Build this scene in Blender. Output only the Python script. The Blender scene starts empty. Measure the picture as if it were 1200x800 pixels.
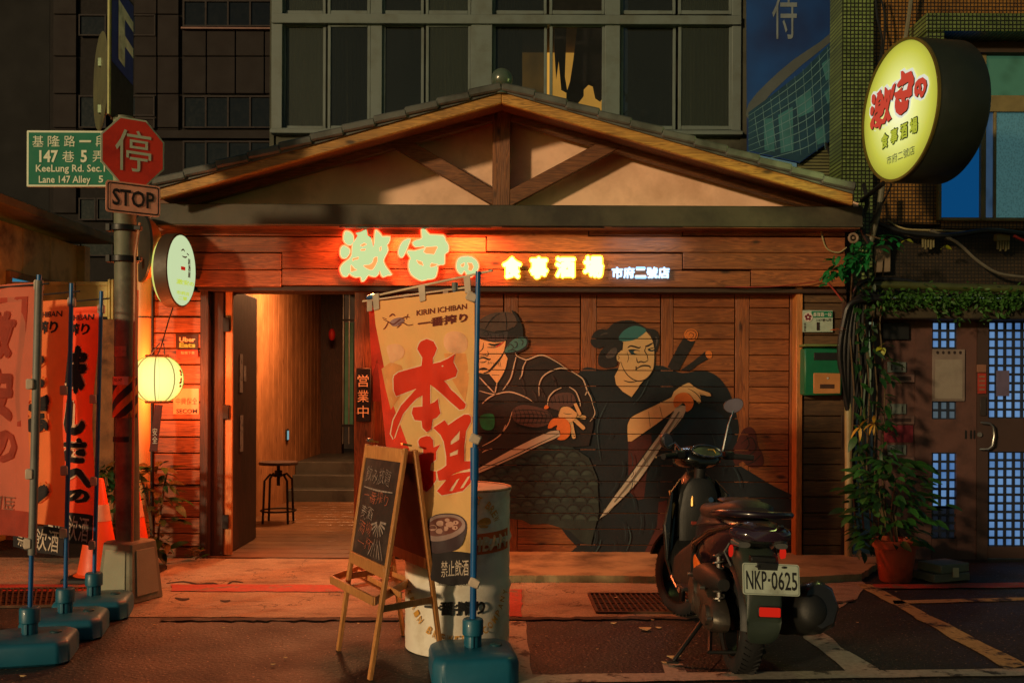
import bpy, bmesh, math, random
from mathutils import Vector, Matrix, geometry
random.seed(7)
R = math.radians
SC = bpy.context.scene
COL = SC.collection

# ------------------------------------------------------------------ camera
F = 1166.667            # focal length in photo pixels (1200 wide)
HZ, CX = 456.0, 600.0   # horizon row, centre column
CAMH, CAMD = 1.42, 8.3
ROLL = 0.0045
cam = bpy.data.cameras.new('camera'); camo = bpy.data.objects.new('camera', cam); COL.objects.link(camo)
cam.lens = 35; cam.sensor_width = 36; cam.shift_y = (HZ-400)/1200.0
cam.clip_start = .05; cam.clip_end = 400
camo.location = (0, -CAMD, CAMH)
camo.matrix_world = Matrix.Translation((0,-CAMD,CAMH)) @ Matrix.Rotation(R(90),4,'X') @ Matrix.Rotation(ROLL,4,'Z')
SC.camera = camo

# ------------------------------------------------------------------ world, light, exposure
SUNDIR = Vector((.70,.80,-.19)).normalized()
w = bpy.data.worlds.new('World'); SC.world = w; w.use_nodes = True
nt = w.node_tree; bg = nt.nodes['Background']
sky = nt.nodes.new('ShaderNodeTexSky'); sky.sky_type = 'NISHITA'; sky.sun_disc = False
sky.sun_elevation = math.asin(-SUNDIR.z); sky.sun_rotation = math.atan2(-SUNDIR.x, -SUNDIR.y)
tn = nt.nodes.new('ShaderNodeMix'); tn.data_type='RGBA'; tn.blend_type='MULTIPLY'; tn.inputs[0].default_value=1   # street-lit night sky
nt.links.new(sky.outputs[0], tn.inputs[6]); tn.inputs[7].default_value=(.80,.90,.72,1); nt.links.new(tn.outputs[2], bg.inputs[0]); bg.inputs[1].default_value = .030
sl = bpy.data.lights.new('street_light', 'SUN'); slo = bpy.data.objects.new('street_light', sl); COL.objects.link(slo)
sl.energy = 2.0; sl.angle = R(3.5); sl.color = (1,.70,.38)
slo.rotation_euler = SUNDIR.to_track_quat('-Z','Y').to_euler(); slo.location = (-6,-6,6)
vs = SC.view_settings; vs.view_transform = 'Standard'; vs.look = 'None'; vs.exposure = 0.0; vs.gamma = 1; vs.use_curve_mapping = False
SC.render.engine = 'CYCLES'
SC.cycles.use_denoising = True; SC.cycles.max_bounces = 6; SC.cycles.transparent_max_bounces = 8
SC.cycles.sample_clamp_indirect = 4; SC.cycles.caustics_reflective = False; SC.cycles.caustics_refractive = False

# ------------------------------------------------------------------ pixel -> world
def P(px, py, Y):
    D = Y + CAMD; dx = px-CX; dy = py-HZ
    x = dx + dy*ROLL; y = dy - dx*ROLL
    return Vector((x*D/F, Y, CAMH - y*D/F))
def G(px, py, z=0.0):
    dx = px-CX; dy = py-HZ; x = dx+dy*ROLL; y = dy-dx*ROLL
    D = F*(CAMH-z)/y
    return Vector((x*D/F, D-CAMD, z))
def S(Y): return F/(Y+CAMD)      # px per metre

# ------------------------------------------------------------------ colour / materials
def C(r,g,b):
    def l(c):
        c/=255.; return c/12.92 if c<=.04045 else ((c+.055)/1.055)**2.4
    return (l(r),l(g),l(b),1)
def sc(c,k): return (c[0]*k,c[1]*k,c[2]*k,1)
MATS = {}
def newmat(name):
    m = bpy.data.materials.new(name); m.use_nodes = True
    MATS[name]=m; n = m.node_tree; return m, n, n.nodes['Principled BSDF'], n.links.new
def nd(n,t,**k):
    x = n.nodes.new('ShaderNode'+t)
    for a,b in k.items(): setattr(x,a,b)
    return x
def ramp(n, fac, stops, L):
    r = nd(n,'ValToRGB'); e = r.color_ramp.elements
    while len(e)<len(stops): e.new(.5)
    for i,(p,c) in enumerate(stops): e[i].position=p; e[i].color=c if len(c)==4 else (*c,1)
    L(fac, r.inputs[0]); return r.outputs[0]
def coords(n, L, scale=(1,1,1), rnd=False, space='Object'):
    tc = nd(n,'TexCoord'); mp = nd(n,'Mapping'); mp.inputs['Scale'].default_value = scale
    L(tc.outputs[space], mp.inputs[0])
    if rnd:
        oi = nd(n,'ObjectInfo'); mu = nd(n,'MATH' if 0 else 'Math', operation='MULTIPLY'); mu.inputs[1].default_value = 37.3
        L(oi.outputs['Random'], mu.inputs[0])
        cb = nd(n,'CombineXYZ')
        for i in range(3): L(mu.outputs[0], cb.inputs[i])
        L(cb.outputs[0], mp.inputs['Location'])
    return mp.outputs[0]
def noise(n, L, vec, scale, detail=4, rough=.55, dist=0):
    x = nd(n,'TexNoise'); x.inputs['Scale'].default_value=scale; x.inputs['Detail'].default_value=detail
    x.inputs['Roughness'].default_value=rough; x.inputs['Distortion'].default_value=dist
    L(vec, x.inputs['Vector']); return x.outputs['Fac']
def mixc(n, L, fac, a, b, mode='MIX'):
    m = nd(n,'Mix'); m.data_type='RGBA'; m.blend_type=mode; m.clamp_factor=True
    for i,s in ((0,fac),(6,a),(7,b)):
        if hasattr(s,'is_linked') or hasattr(s,'links'): L(s, m.inputs[i])
        else: m.inputs[i].default_value = s
    return m.outputs[2]
def bumpn(n, L, h, strength, dist=.01, prev=None):
    b = nd(n,'Bump'); b.inputs['Strength'].default_value=strength; b.inputs['Distance'].default_value=dist
    L(h, b.inputs['Height'])
    if prev is not None: L(prev, b.inputs['Normal'])
    return b.outputs[0]
def mat(name, col, rough=.6, metal=0, var=.25, vs_=6., bump=.15, bs=80., rv=0., coat=0, spec=.5, dirt=None, ds=2.5, trans=0):
    if name in MATS: return MATS[name]
    m,n,p,L = newmat(name)
    v = coords(n,L)
    f = noise(n,L,v,vs_)
    c = ramp(n,f,[(.3,sc(col,1-var)),(.7,sc(col,1+var))],L)
    if dirt:
        f2 = noise(n,L,v,ds,6,.65)
        f3 = ramp(n,f2,[(.48,(0,0,0)),(.68,(1,1,1))],L)
        c = mixc(n,L,f3,c,dirt)
    if rv:
        oi = nd(n,'ObjectInfo'); mr = nd(n,'MapRange'); mr.inputs[3].default_value=1-rv; mr.inputs[4].default_value=1+rv
        L(oi.outputs['Random'],mr.inputs[0]); hs = nd(n,'HueSaturation'); L(mr.outputs[0],hs.inputs['Value']); L(c,hs.inputs['Color']); c=hs.outputs[0]
    L(c,p.inputs['Base Color']); p.inputs['Metallic'].default_value=metal
    r = nd(n,'MapRange'); r.inputs[3].default_value=max(0,rough-.12); r.inputs[4].default_value=min(1,rough+.12)
    L(noise(n,L,v,vs_*3),r.inputs[0]); L(r.outputs[0],p.inputs['Roughness'])
    p.inputs['Coat Weight'].default_value=coat; p.inputs['Specular IOR Level'].default_value=spec
    if bump: L(bumpn(n,L,noise(n,L,v,bs,3),bump,.004),p.inputs['Normal'])
    if trans:
        o = n.nodes['Material Output']; t = nd(n,'BsdfTranslucent'); mx = nd(n,'MixShader'); mx.inputs[0].default_value=trans
        L(c,t.inputs[0]); L(p.outputs[0],mx.inputs[1]); L(t.outputs[0],mx.inputs[2]); L(mx.outputs[0],o.inputs[0])
    return m
def wood(name, c1, c2, axis=0, rough=.6, k=1., rv=.18, gr=3.0, knots=True):
    if name in MATS: return MATS[name]
    m,n,p,L = newmat(name)
    s=[22*k,22*k,22*k]; s[axis]=1.3*k
    v = coords(n,L,tuple(s),True)
    f = noise(n,L,v,1.0,3,.5,.9)
    wv = nd(n,'Math',operation='MULTIPLY'); L(f,wv.inputs[0]); wv.inputs[1].default_value=gr*6.0
    sn = nd(n,'Math',operation='PINGPONG'); L(wv.outputs[0],sn.inputs[0]); sn.inputs[1].default_value=1
    s2=[120*k]*3; s2[axis]=4*k
    v2 = coords(n,L,tuple(s2),True); f2 = noise(n,L,v2,1.0,4,.6)
    mx = nd(n,'Math',operation='MULTIPLY_ADD'); L(f2,mx.inputs[0]); mx.inputs[1].default_value=.5; 
    h = nd(n,'Math',operation='MULTIPLY'); L(sn.outputs[0],h.inputs[0]); h.inputs[1].default_value=.55
    L(h.outputs[0],mx.inputs[2])
    c = ramp(n,mx.outputs[0],[(.12,c1),(.5,tuple((a+b)/2 for a,b in zip(c1,c2))),(.85,c2)],L)
    v3 = coords(n,L,(1,1,1),False); f3 = noise(n,L,v3,2.2,5,.6)
    g = ramp(n,f3,[(.3,(.62,.6,.58)),(.65,(1.1,1.1,1.1))],L)
    c = mixc(n,L,1.0,c,g,'MULTIPLY')
    if knots:
        s4=[6]*3; s4[axis]=2.4
        vo = nd(n,'TexVoronoi'); vo.inputs['Scale'].default_value=1.0; L(coords(n,L,tuple(s4),True),vo.inputs['Vector'])
        kf = ramp(n,vo.outputs['Distance'],[(.05,(1,1,1)),(.13,(0,0,0))],L)
        c = mixc(n,L,kf,c,sc(c1,.35))
    oi = nd(n,'ObjectInfo'); mr = nd(n,'MapRange'); mr.inputs[3].default_value=1-rv; mr.inputs[4].default_value=1+rv
    L(oi.outputs['Random'],mr.inputs[0]); hs = nd(n,'HueSaturation'); L(mr.outputs[0],hs.inputs['Value']); L(c,hs.inputs['Color'])
    L(hs.outputs[0],p.inputs['Base Color']); p.inputs['Roughness'].default_value=rough
    L(bumpn(n,L,mx.outputs[0],.35,.004),p.inputs['Normal'])
    return m
def emis(name, col, st=1., grad=None):
    if name in MATS: return MATS[name]
    m,n,p,L = newmat(name)
    p.inputs['Base Color'].default_value=(0,0,0,1); p.inputs['Roughness'].default_value=.5; p.inputs['Specular IOR Level'].default_value=0
    p.inputs['Emission Color'].default_value=col; p.inputs['Emission Strength'].default_value=st
    return m
def glass(name, tint=(.05,.06,.05,1), alpha=.35, rough=.08):
    m,n,p,L = newmat(name)
    p.inputs['Base Color'].default_value=tint; p.inputs['Roughness'].default_value=rough; p.inputs['Alpha'].default_value=alpha
    v=coords(n,L); f=noise(n,L,v,3,5); r=nd(n,'MapRange'); r.inputs[3].default_value=max(.1,alpha-.15); r.inputs[4].default_value=min(1,alpha+.2)
    L(f,r.inputs[0]); L(r.outputs[0],p.inputs['Alpha'])
    return m
def tiles(name, c1, c2, grout, sx, sy, axis='XZ', rough=.4, mort=.12, dirt=None):
    m,n,p,L = newmat(name)
    tc=nd(n,'TexCoord'); sp=nd(n,'SeparateXYZ'); cb=nd(n,'CombineXYZ'); L(tc.outputs['Object'],sp.inputs[0])
    L(sp.outputs['X' if axis[0]=='X' else 'Y'],cb.inputs[0]); L(sp.outputs['Z'],cb.inputs[1])
    b=nd(n,'TexBrick'); b.offset=0; b.squash=1; L(cb.outputs[0],b.inputs['Vector'])
    b.inputs['Scale'].default_value=1; b.inputs['Brick Width'].default_value=sx; b.inputs['Row Height'].default_value=sy
    b.inputs['Mortar Size'].default_value=mort*min(sx,sy); b.inputs['Mortar Smooth'].default_value=.2
    b.inputs['Color1'].default_value=c1; b.inputs['Color2'].default_value=c2; b.inputs['Mortar'].default_value=grout; b.inputs['Bias'].default_value=0
    c=b.outputs['Color']; v=coords(n,L)
    g=ramp(n,noise(n,L,v,1.6,5,.6),[(.3,(.45,.45,.45)),(.7,(1.1,1.1,1.1))],L); c=mixc(n,L,1.,c,g,'MULTIPLY')
    L(c,p.inputs['Base Color']); p.inputs['Roughness'].default_value=rough
    iv=nd(n,'Math',operation='SUBTRACT'); iv.inputs[0].default_value=1; L(b.outputs['Fac'],iv.inputs[1])
    L(bumpn(n,L,iv.outputs[0],.8,.004),p.inputs['Normal'])
    return m

# ------------------------------------------------------------------ mesh builder
W = {}   # world matrices of linked objects
def tess(loops):
    vl=[[Vector((x,y,0)) for x,y in lp] for lp in loops]
    return geometry.tessellate_polygon(vl)
def catmull(pts, sub=4, closed=True):
    n=len(pts); out=[]
    rng = range(n) if closed else range(n-1)
    for i in rng:
        if closed: p0,p1,p2,p3=[pts[(i+k)%n] for k in (-1,0,1,2)]
        else: p0=pts[max(i-1,0)];p1=pts[i];p2=pts[i+1];p3=pts[min(i+2,n-1)]
        for s in range(sub):
            t=s/sub
            out.append(tuple(.5*((2*b)+(-a+c)*t+(2*a-5*b+4*c-d)*t*t+(-a+3*b-3*c+d)*t**3) for a,b,c,d in zip(p0,p1,p2,p3)))
    if not closed: out.append(tuple(pts[-1]))
    return out
class MB:
    def __init__(s): s.v=[]; s.f=[]; s.m=[]; s.mi=0
    def add(s, vs, fs):
        o=len(s.v); s.v+= [Vector(a) for a in vs]
        for f in fs: s.f.append([i+o for i in f]); s.m.append(s.mi)
        return s
    def box(s, c, sz, M=None):
        c=Vector(c); vs=[]
        for x in (-.5,.5):
            for y in (-.5,.5):
                for z in (-.5,.5):
                    d=Vector((x*sz[0],y*sz[1],z*sz[2])); vs.append(c+(M@d if M else d))
        return s.add(vs,[(0,1,3,2),(4,6,7,5),(0,4,5,1),(2,3,7,6),(0,2,6,4),(1,5,7,3)])
    def bp(s, x0,y0,x1,y1,Y,dep):      # box whose front face covers the pixel rectangle at depth Y
        c=P((x0+x1)/2,(y0+y1)/2,Y); k=S(Y)
        return s.box((c.x,Y+dep/2,c.z),(abs(x1-x0)/k,dep,abs(y1-y0)/k))
    def beam(s, a, b, w, d, up=Vector((0,1,0))):   # bar from a to b, width w across, depth d along up
        a=Vector(a); b=Vector(b); t=(b-a).normalized(); u=(up-up.dot(t)*t).normalized(); q=t.cross(u)
        vs=[p+q*(i*w/2)+u*(j*d/2) for p in (a,b) for i,j in ((-1,-1),(1,-1),(1,1),(-1,1))]
        return s.add(vs,[(0,1,2,3),(7,6,5,4),(0,4,5,1),(1,5,6,2),(2,6,7,3),(3,7,4,0)])
    def cyl(s,a,b,r0,r1=None,n=12,caps=True):
        r1=r0 if r1 is None else r1
        return s.tube([a,b],[r0,r1],n,caps)
    def tube(s,pts,r,n=8,caps=True):
        pts=[Vector(p) for p in pts]; rr=r if isinstance(r,(list,tuple)) else [r]*len(pts)
        vs=[];fs=[]; up=None
        for i,p in enumerate(pts):
            t=(pts[min(i+1,len(pts)-1)]-pts[max(i-1,0)])
            t = t.normalized() if t.length>1e-9 else Vector((0,0,1))
            if up is None: up=Vector((0,0,1)) if abs(t.z)<.9 else Vector((1,0,0))
            u=(up-up.dot(t)*t).normalized(); q=t.cross(u); up=u
            for k in range(n):
                a=2*math.pi*k/n; vs.append(p+u*(math.cos(a)*rr[i])+q*(math.sin(a)*rr[i]))
        for i in range(len(pts)-1):
            for k in range(n):
                a=i*n+k;b=i*n+(k+1)%n; fs.append((a,b,b+n,a+n))
        if caps: fs.append(tuple(range(n))[::-1]); fs.append(tuple(range((len(pts)-1)*n,len(pts)*n)))
        return s.add(vs,fs)
    def lathe(s,prof,c,M=None,n=32,caps=True):
        c=Vector(c); vs=[];fs=[]
        for r,z in prof:
            for k in range(n):
                a=2*math.pi*k/n; d=Vector((r*math.cos(a),r*math.sin(a),z)); vs.append(c+(M@d if M else d))
        for i in range(len(prof)-1):
            for k in range(n):
                a=i*n+k;b=i*n+(k+1)%n; fs.append((a,b,b+n,a+n))
        if caps: fs.append(tuple(range(n))[::-1]); fs.append(tuple(range((len(prof)-1)*n,len(prof)*n)))
        return s.add(vs,fs)
    def ball(s,c,r,n=16,M=None,m=None):
        m=m or n//2
        if not isinstance(r,(tuple,list)): r=(r,r,r)
        rings=[]
        for i in range(m+1):
            t=math.pi*i/m; rr=max(math.sin(t),1e-3)
            rings.append([Vector(c)+((M or Matrix.Identity(3))@Vector((r[0]*rr*math.cos(2*math.pi*k/n),r[1]*rr*math.sin(2*math.pi*k/n),-r[2]*math.cos(t)))) for k in range(n)])
        return s.loft(rings)
    def loft(s,rings,caps=True):
        n=len(rings[0]); vs=[p for r in rings for p in r]; fs=[]
        for i in range(len(rings)-1):
            for k in range(n):
                a=i*n+k;b=i*n+(k+1)%n; fs.append((a,b,b+n,a+n))
        if caps: fs.append(tuple(range(n))[::-1]); fs.append(tuple(range((len(rings)-1)*n,len(rings)*n)))
        return s.add(vs,fs)
    def flat(s, loops, f, nrm=None, t=0.):       # 2-D loops (outer, holes...) -> mapped faces, optional thickness along nrm
        tr=tess(loops); pts=[p for lp in loops for p in lp]
        vs=[Vector(f(*p)) for p in pts]; n=len(vs)
        if t:
            d=Vector(nrm)*t; fs=[tuple(a) for a in tr]+[tuple(n+i for i in a)[::-1] for a in tr]
            o=0
            for lp in loops:
                k=len(lp)
                for i in range(k): a=o+i;b=o+(i+1)%k; fs.append((a,b,b+n,a+n))
                o+=k
            return s.add(vs+[q+d for q in vs],fs)
        return s.add(vs,[tuple(a) for a in tr])
    def stroke(s, pts, wd, f, smooth=True, taper=True, cap=True):
        if smooth and len(pts)>2: pts=catmull(pts,4,False)
        n=len(pts); L=[];Rr=[]
        for i,p in enumerate(pts):
            a=pts[max(i-1,0)]; b=pts[min(i+1,n-1)]; dx=b[0]-a[0]; dy=b[1]-a[1]; l=math.hypot(dx,dy) or 1
            k=wd/2*(1 if not taper else (.35+.65*math.sin(math.pi*min(1,max(0,(i+.5)/n)))))
            L.append((p[0]-dy/l*k,p[1]+dx/l*k)); Rr.append((p[0]+dy/l*k,p[1]-dx/l*k))
        vs=[Vector(f(*q)) for q in L+Rr]
        return s.add(vs,[(i,i+1,n+i+1,n+i) for i in range(n-1)])
    def build(s,name,m,parent=None,smooth=35,bevel=0,label=None,kind=None,local=False,recalc=True,bseg=1):
        me=bpy.data.meshes.new(name); vs=s.v
        if parent is not None and not local:
            Mi=W[parent.name].inverted(); vs=[Mi@v for v in vs]
        me.from_pydata([tuple(v) for v in vs],[],s.f)
        ms=m if isinstance(m,(list,tuple)) else [m]
        for x in ms: me.materials.append(x)
        if len(ms)>1: me.polygons.foreach_set('material_index',s.m)
        if recalc:
            bm=bmesh.new(); bm.from_mesh(me); bmesh.ops.recalc_face_normals(bm,faces=bm.faces); bm.to_mesh(me); bm.free()
        if smooth: 
            me.polygons.foreach_set('use_smooth',[True]*len(me.polygons)); me.set_sharp_from_angle(angle=R(smooth))
        o=bpy.data.objects.new(name,me); COL.objects.link(o)
        if parent is not None:
            o.parent=parent; W[o.name]=W[parent.name].copy()
        else: W[o.name]=Matrix.Identity(4)
        if bevel:
            b=o.modifiers.new('bevel','BEVEL'); b.width=bevel; b.segments=bseg; b.limit_method='ANGLE'; b.angle_limit=R(40)
        if label: o['label']=label
        if kind: o['kind']=kind
        return o
def thing(name,label,cat,loc=(0,0,0),rz=0,group=None,M=None):
    o=bpy.data.objects.new(name,None); COL.objects.link(o); o.empty_display_size=.1
    m=Matrix.Translation(loc)@Matrix.Rotation(rz,4,'Z') if M is None else M
    o.matrix_world=m; W[o.name]=m.copy()
    o['label']=label; o['category']=cat
    if group: o['group']=group
    return o
def struct(name,mb,m,**k): return mb.build(name,m,kind='structure',**k)
def planef(Y): return lambda u,v: P(u,v,Y)
def xzf(u0,v0,su,sv,o,ux,uy): pass
# ---- text
TXT={}
def text2d(body, off=0., shear=0., align='LEFT', res=2, sp=1.0, ls=1.0):
    key=(body,off,shear,res,sp,ls,align)
    if key in TXT: return TXT[key]
    c=bpy.data.curves.new('t','FONT'); c.body=body; c.size=1; c.offset=off; c.shear=shear; c.resolution_u=res; c.space_character=sp; c.space_line=ls; c.align_x=align
    o=bpy.data.objects.new('t',c); COL.objects.link(o); dg=bpy.context.evaluated_depsgraph_get(); dg.update()
    me=bpy.data.meshes.new_from_object(o.evaluated_get(dg))
    vs=[(v.co.x,v.co.y) for v in me.vertices]; fs=[tuple(p.vertices) for p in me.polygons]
    bpy.data.objects.remove(o); bpy.data.curves.remove(c); bpy.data.meshes.remove(me)
    x0=min(v[0] for v in vs);x1=max(v[0] for v in vs);y0=min(v[1] for v in vs);y1=max(v[1] for v in vs)
    vs=[((x-x0)/(x1-x0),(y-y0)/(y1-y0)) for x,y in vs]
    TXT[key]=(vs,fs,(x1-x0,y1-y0)); return TXT[key]
def text(mb, body, f, off=0., stretch=None, nrm=None, t=0, **k):   # f(u,v): u 0..1 left-right, v 0..1 bottom-top
    if off>.02 and any(ord(c)>0x2000 for c in body):     # heavy CJK strokes: overlaid shifted copies (a big curve offset collapses the glyphs)
        wh=text2d(body,0,**k)[2]; r=off*.85; du,dv=r/wh[0],r/wh[1]
        nn=(Vector(f(.6,.5))-Vector(f(.4,.5))).cross(Vector(f(.5,.6))-Vector(f(.5,.4)))
        nn=nn.normalized() if nn.length else Vector((0,-1,0))
        if nn.y>0 and abs(nn.y)>.05: nn=-nn
        g=lambda a,b,i: (lambda u,v: Vector(f(du+(1-2*du)*u+a*du,dv+(1-2*dv)*v+b*dv))+nn*(.00025*i))
        for i,(a,b) in enumerate(((0,0),(1,0),(-1,0),(0,1),(0,-1),(.7,.7),(-.7,.7),(.7,-.7),(-.7,-.7))): text(mb,body,g(a,b,i),0,nrm=nrm,t=t,**k)
        return
    if any(ord(c)>0x2000 for c in body) and off>0: off=0
    vs,fs,asp=text2d(body,off,**k)
    pts=[Vector(f(u,v)) for u,v in vs]
    if t:
        n=len(pts); d=Vector(nrm)*t
        cnt={}
        for q in fs:
            for i in range(len(q)):
                a,b=q[i],q[(i+1)%len(q)]; cnt[(a,b)]=1
        side=[(a,b,b+n,a+n) for a,b in cnt if (b,a) not in cnt]
        mb.add(pts+[p+d for p in pts], fs+[tuple(i+n for i in q)[::-1] for q in fs]+side)
    else: mb.add(pts,fs)
def pxrect(x0,y0,x1,y1,Y):     # frame for text(): pixel rectangle at depth Y
    return lambda u,v: P(x0+(x1-x0)*u, y1+(y0-y1)*v, Y)
def quad3(o,ux,uy): 
    o=Vector(o);ux=Vector(ux);uy=Vector(uy); return lambda u,v:o+ux*u+uy*v
# ------------------------------------------------------------------ materials
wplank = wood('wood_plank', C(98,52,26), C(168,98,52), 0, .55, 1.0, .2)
wshut = wood('wood_shutter', C(104,54,26), C(160,92,46), 0, .5, 1.0, .12)
wdark = wood('wood_dark', C(40,24,16), C(72,44,28), 0, .6, 1.0, .15, knots=False)
wdarkv = wood('wood_dark_vertical', C(40,24,16), C(74,44,28), 2, .6, 1.0, .15, knots=False)
wgold = wood('wood_barge', C(120,84,34), C(206,154,74), 0, .5, .9, .1, 4)
wbrace = wood('wood_brace', C(84,50,30), C(144,92,54), 0, .6, 1., .15)
wbracev = wood('wood_brace_vertical', C(84,50,30), C(144,92,54), 2, .6, 1., .15)
wtrimv = wood('wood_trim_vertical', C(150,92,44), C(196,126,64), 2, .5, 1., .1, knots=False)
wlight = wood('wood_light_vertical', C(150,98,58), C(196,140,92), 2, .5, .8, .08, knots=True)
wpine = wood('wood_pine', C(176,112,58), C(214,150,86), 2, .5, 1.6, .08, knots=False)
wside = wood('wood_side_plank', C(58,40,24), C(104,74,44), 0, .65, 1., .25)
plaster = mat('plaster', C(244,200,168), .85, var=.14, vs_=2.2, bump=.3, bs=30, dirt=C(214,170,138), ds=1.7)
tilegrey = mat('roof_tile_grey', C(84,88,84), .6, var=.2, vs_=7, bump=.3, bs=60, dirt=C(48,50,44))
beamgrey = mat('beam_grey', C(70,66,50), .6, var=.2, vs_=3, bump=.25, bs=30, dirt=C(44,40,30), ds=2)
alu = mat('aluminium_white', C(98,110,108), .5, var=.06, vs_=4, bump=.05, dirt=C(88,96,90), ds=5)
blackm = mat('black_metal', C(24,24,24), .45, metal=.3, bump=.05)
blackp = mat('black_plastic', C(20,20,20), .5, bump=.1)
whitem = mat('white_print', C(225,220,205), .6, var=.05, bump=0)
redp = mat('red_print', C(190,35,22), .6, var=.08, bump=0)
darkp = mat('dark_print', C(38,24,22), .6, var=.1, bump=0)
cable = mat('black_cable', C(22,23,24), .45, bump=.05)
steel = mat('steel', C(150,150,145), .35, metal=.9, bump=.05)
concrete = mat('concrete', C(172,156,130), .85, var=.18, vs_=2.0, bump=.5, bs=45, dirt=C(92,82,66), ds=1.6)
ledgem = mat('ledge_concrete', C(150,134,96), .85, var=.2, vs_=3.0, bump=.6, bs=35, dirt=C(84,74,50), ds=2.2)

# asphalt: aggregate, patches, faint wear
def asphalt(name='asphalt',k=1.):
    m,n,p,L=newmat(name); v=coords(n,L)
    a=ramp(n,noise(n,L,v,1.1,6,.6),[(.3,C(30,27,25)),(.55,C(42,38,34)),(.75,C(60,52,44))],L)
    vo=nd(n,'TexVoronoi'); vo.inputs['Scale'].default_value=52; L(v,vo.inputs['Vector'])
    g=ramp(n,vo.outputs['Distance'],[(.05,(2.2,2.0,1.8)),(.28,(.75,.75,.75)),(.5,(.5,.5,.5))],L)
    c=mixc(n,L,1.,a,g,'MULTIPLY')
    sp=ramp(n,noise(n,L,v,62,2,.5),[(.66,(0,0,0)),(.70,(1,1,1))],L); c=mixc(n,L,sp,c,C(150,130,106))
    ve=nd(n,'TexVoronoi'); ve.feature='DISTANCE_TO_EDGE'; ve.inputs['Scale'].default_value=.8; wv_=nd(n,'VectorMath',operation='ADD'); L(v,wv_.inputs[0]); nz=nd(n,'TexNoise'); nz.inputs['Scale'].default_value=4; nz.inputs['Detail'].default_value=5; L(v,nz.inputs['Vector']); L(nz.outputs['Color'],wv_.inputs[1]); L(wv_.outputs[0],ve.inputs['Vector'])
    ck=ramp(n,ve.outputs['Distance'],[(.0,(1,1,1)),(.010,(0,0,0))],L); c=mixc(n,L,ck,c,C(22,18,16))
    L(c,p.inputs['Base Color']); 
    r=nd(n,'MapRange'); r.inputs[3].default_value=.45; r.inputs[4].default_value=.85; L(noise(n,L,v,2.3,4),r.inputs[0]); L(r.outputs[0],p.inputs['Roughness'])
    b1=bumpn(n,L,vo.outputs['Distance'],.6,.006); L(bumpn(n,L,noise(n,L,v,110,3),.7,.004,b1),p.inputs['Normal'])
    return m
asph=asphalt(); asph2=asphalt('asphalt_patch_new',.8)
def conc(name,c0,c1,c2,crk=.9):
    m,n,p,L=newmat(name); v=coords(n,L)
    a=ramp(n,noise(n,L,v,.9,7,.68),[(.3,c0),(.5,c1),(.7,c2)],L)
    st=ramp(n,noise(n,L,coords(n,L,(1.,2.5,1)),2.6,7,.7),[(.52,(1,1,1)),(.66,(.55,.5,.46))],L); a=mixc(n,L,1.,a,st,'MULTIPLY')
    vo=nd(n,'TexVoronoi'); vo.inputs['Scale'].default_value=70; L(v,vo.inputs['Vector'])
    g=ramp(n,vo.outputs['Distance'],[(.1,(1.15,1.13,1.1)),(.5,(.8,.8,.8))],L); c=mixc(n,L,1.,a,g,'MULTIPLY')
    ve=nd(n,'TexVoronoi'); ve.feature='DISTANCE_TO_EDGE'; ve.inputs['Scale'].default_value=crk; wv_=nd(n,'VectorMath',operation='ADD'); L(v,wv_.inputs[0]); nz=nd(n,'TexNoise'); nz.inputs['Scale'].default_value=3; nz.inputs['Detail'].default_value=6; L(v,nz.inputs['Vector']); L(nz.outputs['Color'],wv_.inputs[1]); L(wv_.outputs[0],ve.inputs['Vector'])
    ck=ramp(n,ve.outputs['Distance'],[(.0,(1,1,1)),(.007,(0,0,0))],L); c=mixc(n,L,ck,c,C(40,32,26))
    L(c,p.inputs['Base Color']); p.inputs['Roughness'].default_value=.82
    b1=bumpn(n,L,vo.outputs['Distance'],.3,.005); L(bumpn(n,L,noise(n,L,v,22,6,.7),.8,.012,b1),p.inputs['Normal']); return m
concp=conc('pavement_concrete',C(118,102,82),C(164,148,122),C(188,172,146))
def worn(name,c,under):
    m,n,p,L=newmat(name); v=coords(n,L)
    f=noise(n,L,v,5.5,8,.72); k=ramp(n,f,[(.40,(0,0,0)),(.47,(1,1,1))],L)
    cc=mixc(n,L,k,under,c); g=ramp(n,noise(n,L,v,40,3),[(.3,(.75,.75,.75)),(.7,(1.1,1.1,1.1))],L)
    L(mixc(n,L,1.,cc,g,'MULTIPLY'),p.inputs['Base Color']); p.inputs['Roughness'].default_value=.75
    L(bumpn(n,L,noise(n,L,v,150,3),.5,.004),p.inputs['Normal']); return m
linew=worn('worn_white_line',C(176,166,146),C(60,52,46))
liney=worn('worn_yellow_line',C(172,150,92),C(52,46,38))
liner=worn('worn_red_line',C(168,64,46),C(124,100,80))

# ------------------------------------------------------------------ ground
mb=MB(); mb.add([(-40,-14,0),(40,-14,0),(40,60,0),(-40,60,0)],[(0,1,2,3)]); struct('road',mb,asph,smooth=0)
def jag(pts,amp=.02,step=.12):
    out=[]
    for i in range(len(pts)):
        a=Vector(pts[i]);b=Vector(pts[(i+1)%len(pts)]); n=max(1,int((b-a).length/step))
        for k in range(n):
            q=a.lerp(b,k/n); out.append((q.x+random.uniform(-amp,amp)*(k>0),q.y+random.uniform(-amp,amp)*(k>0)))
    return out
def gsheet(name,px,m,z,t=0,amp=.012,kind='structure',parent=None,step=.12):
    pts=jag([tuple(G(x,y,z).xy) for x,y in px],amp,step)
    mb=MB(); mb.flat([pts],lambda x,y:(x,y,z),(0,0,-1),t)
    return mb.build(name,m,parent,smooth=0,kind=kind)
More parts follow.
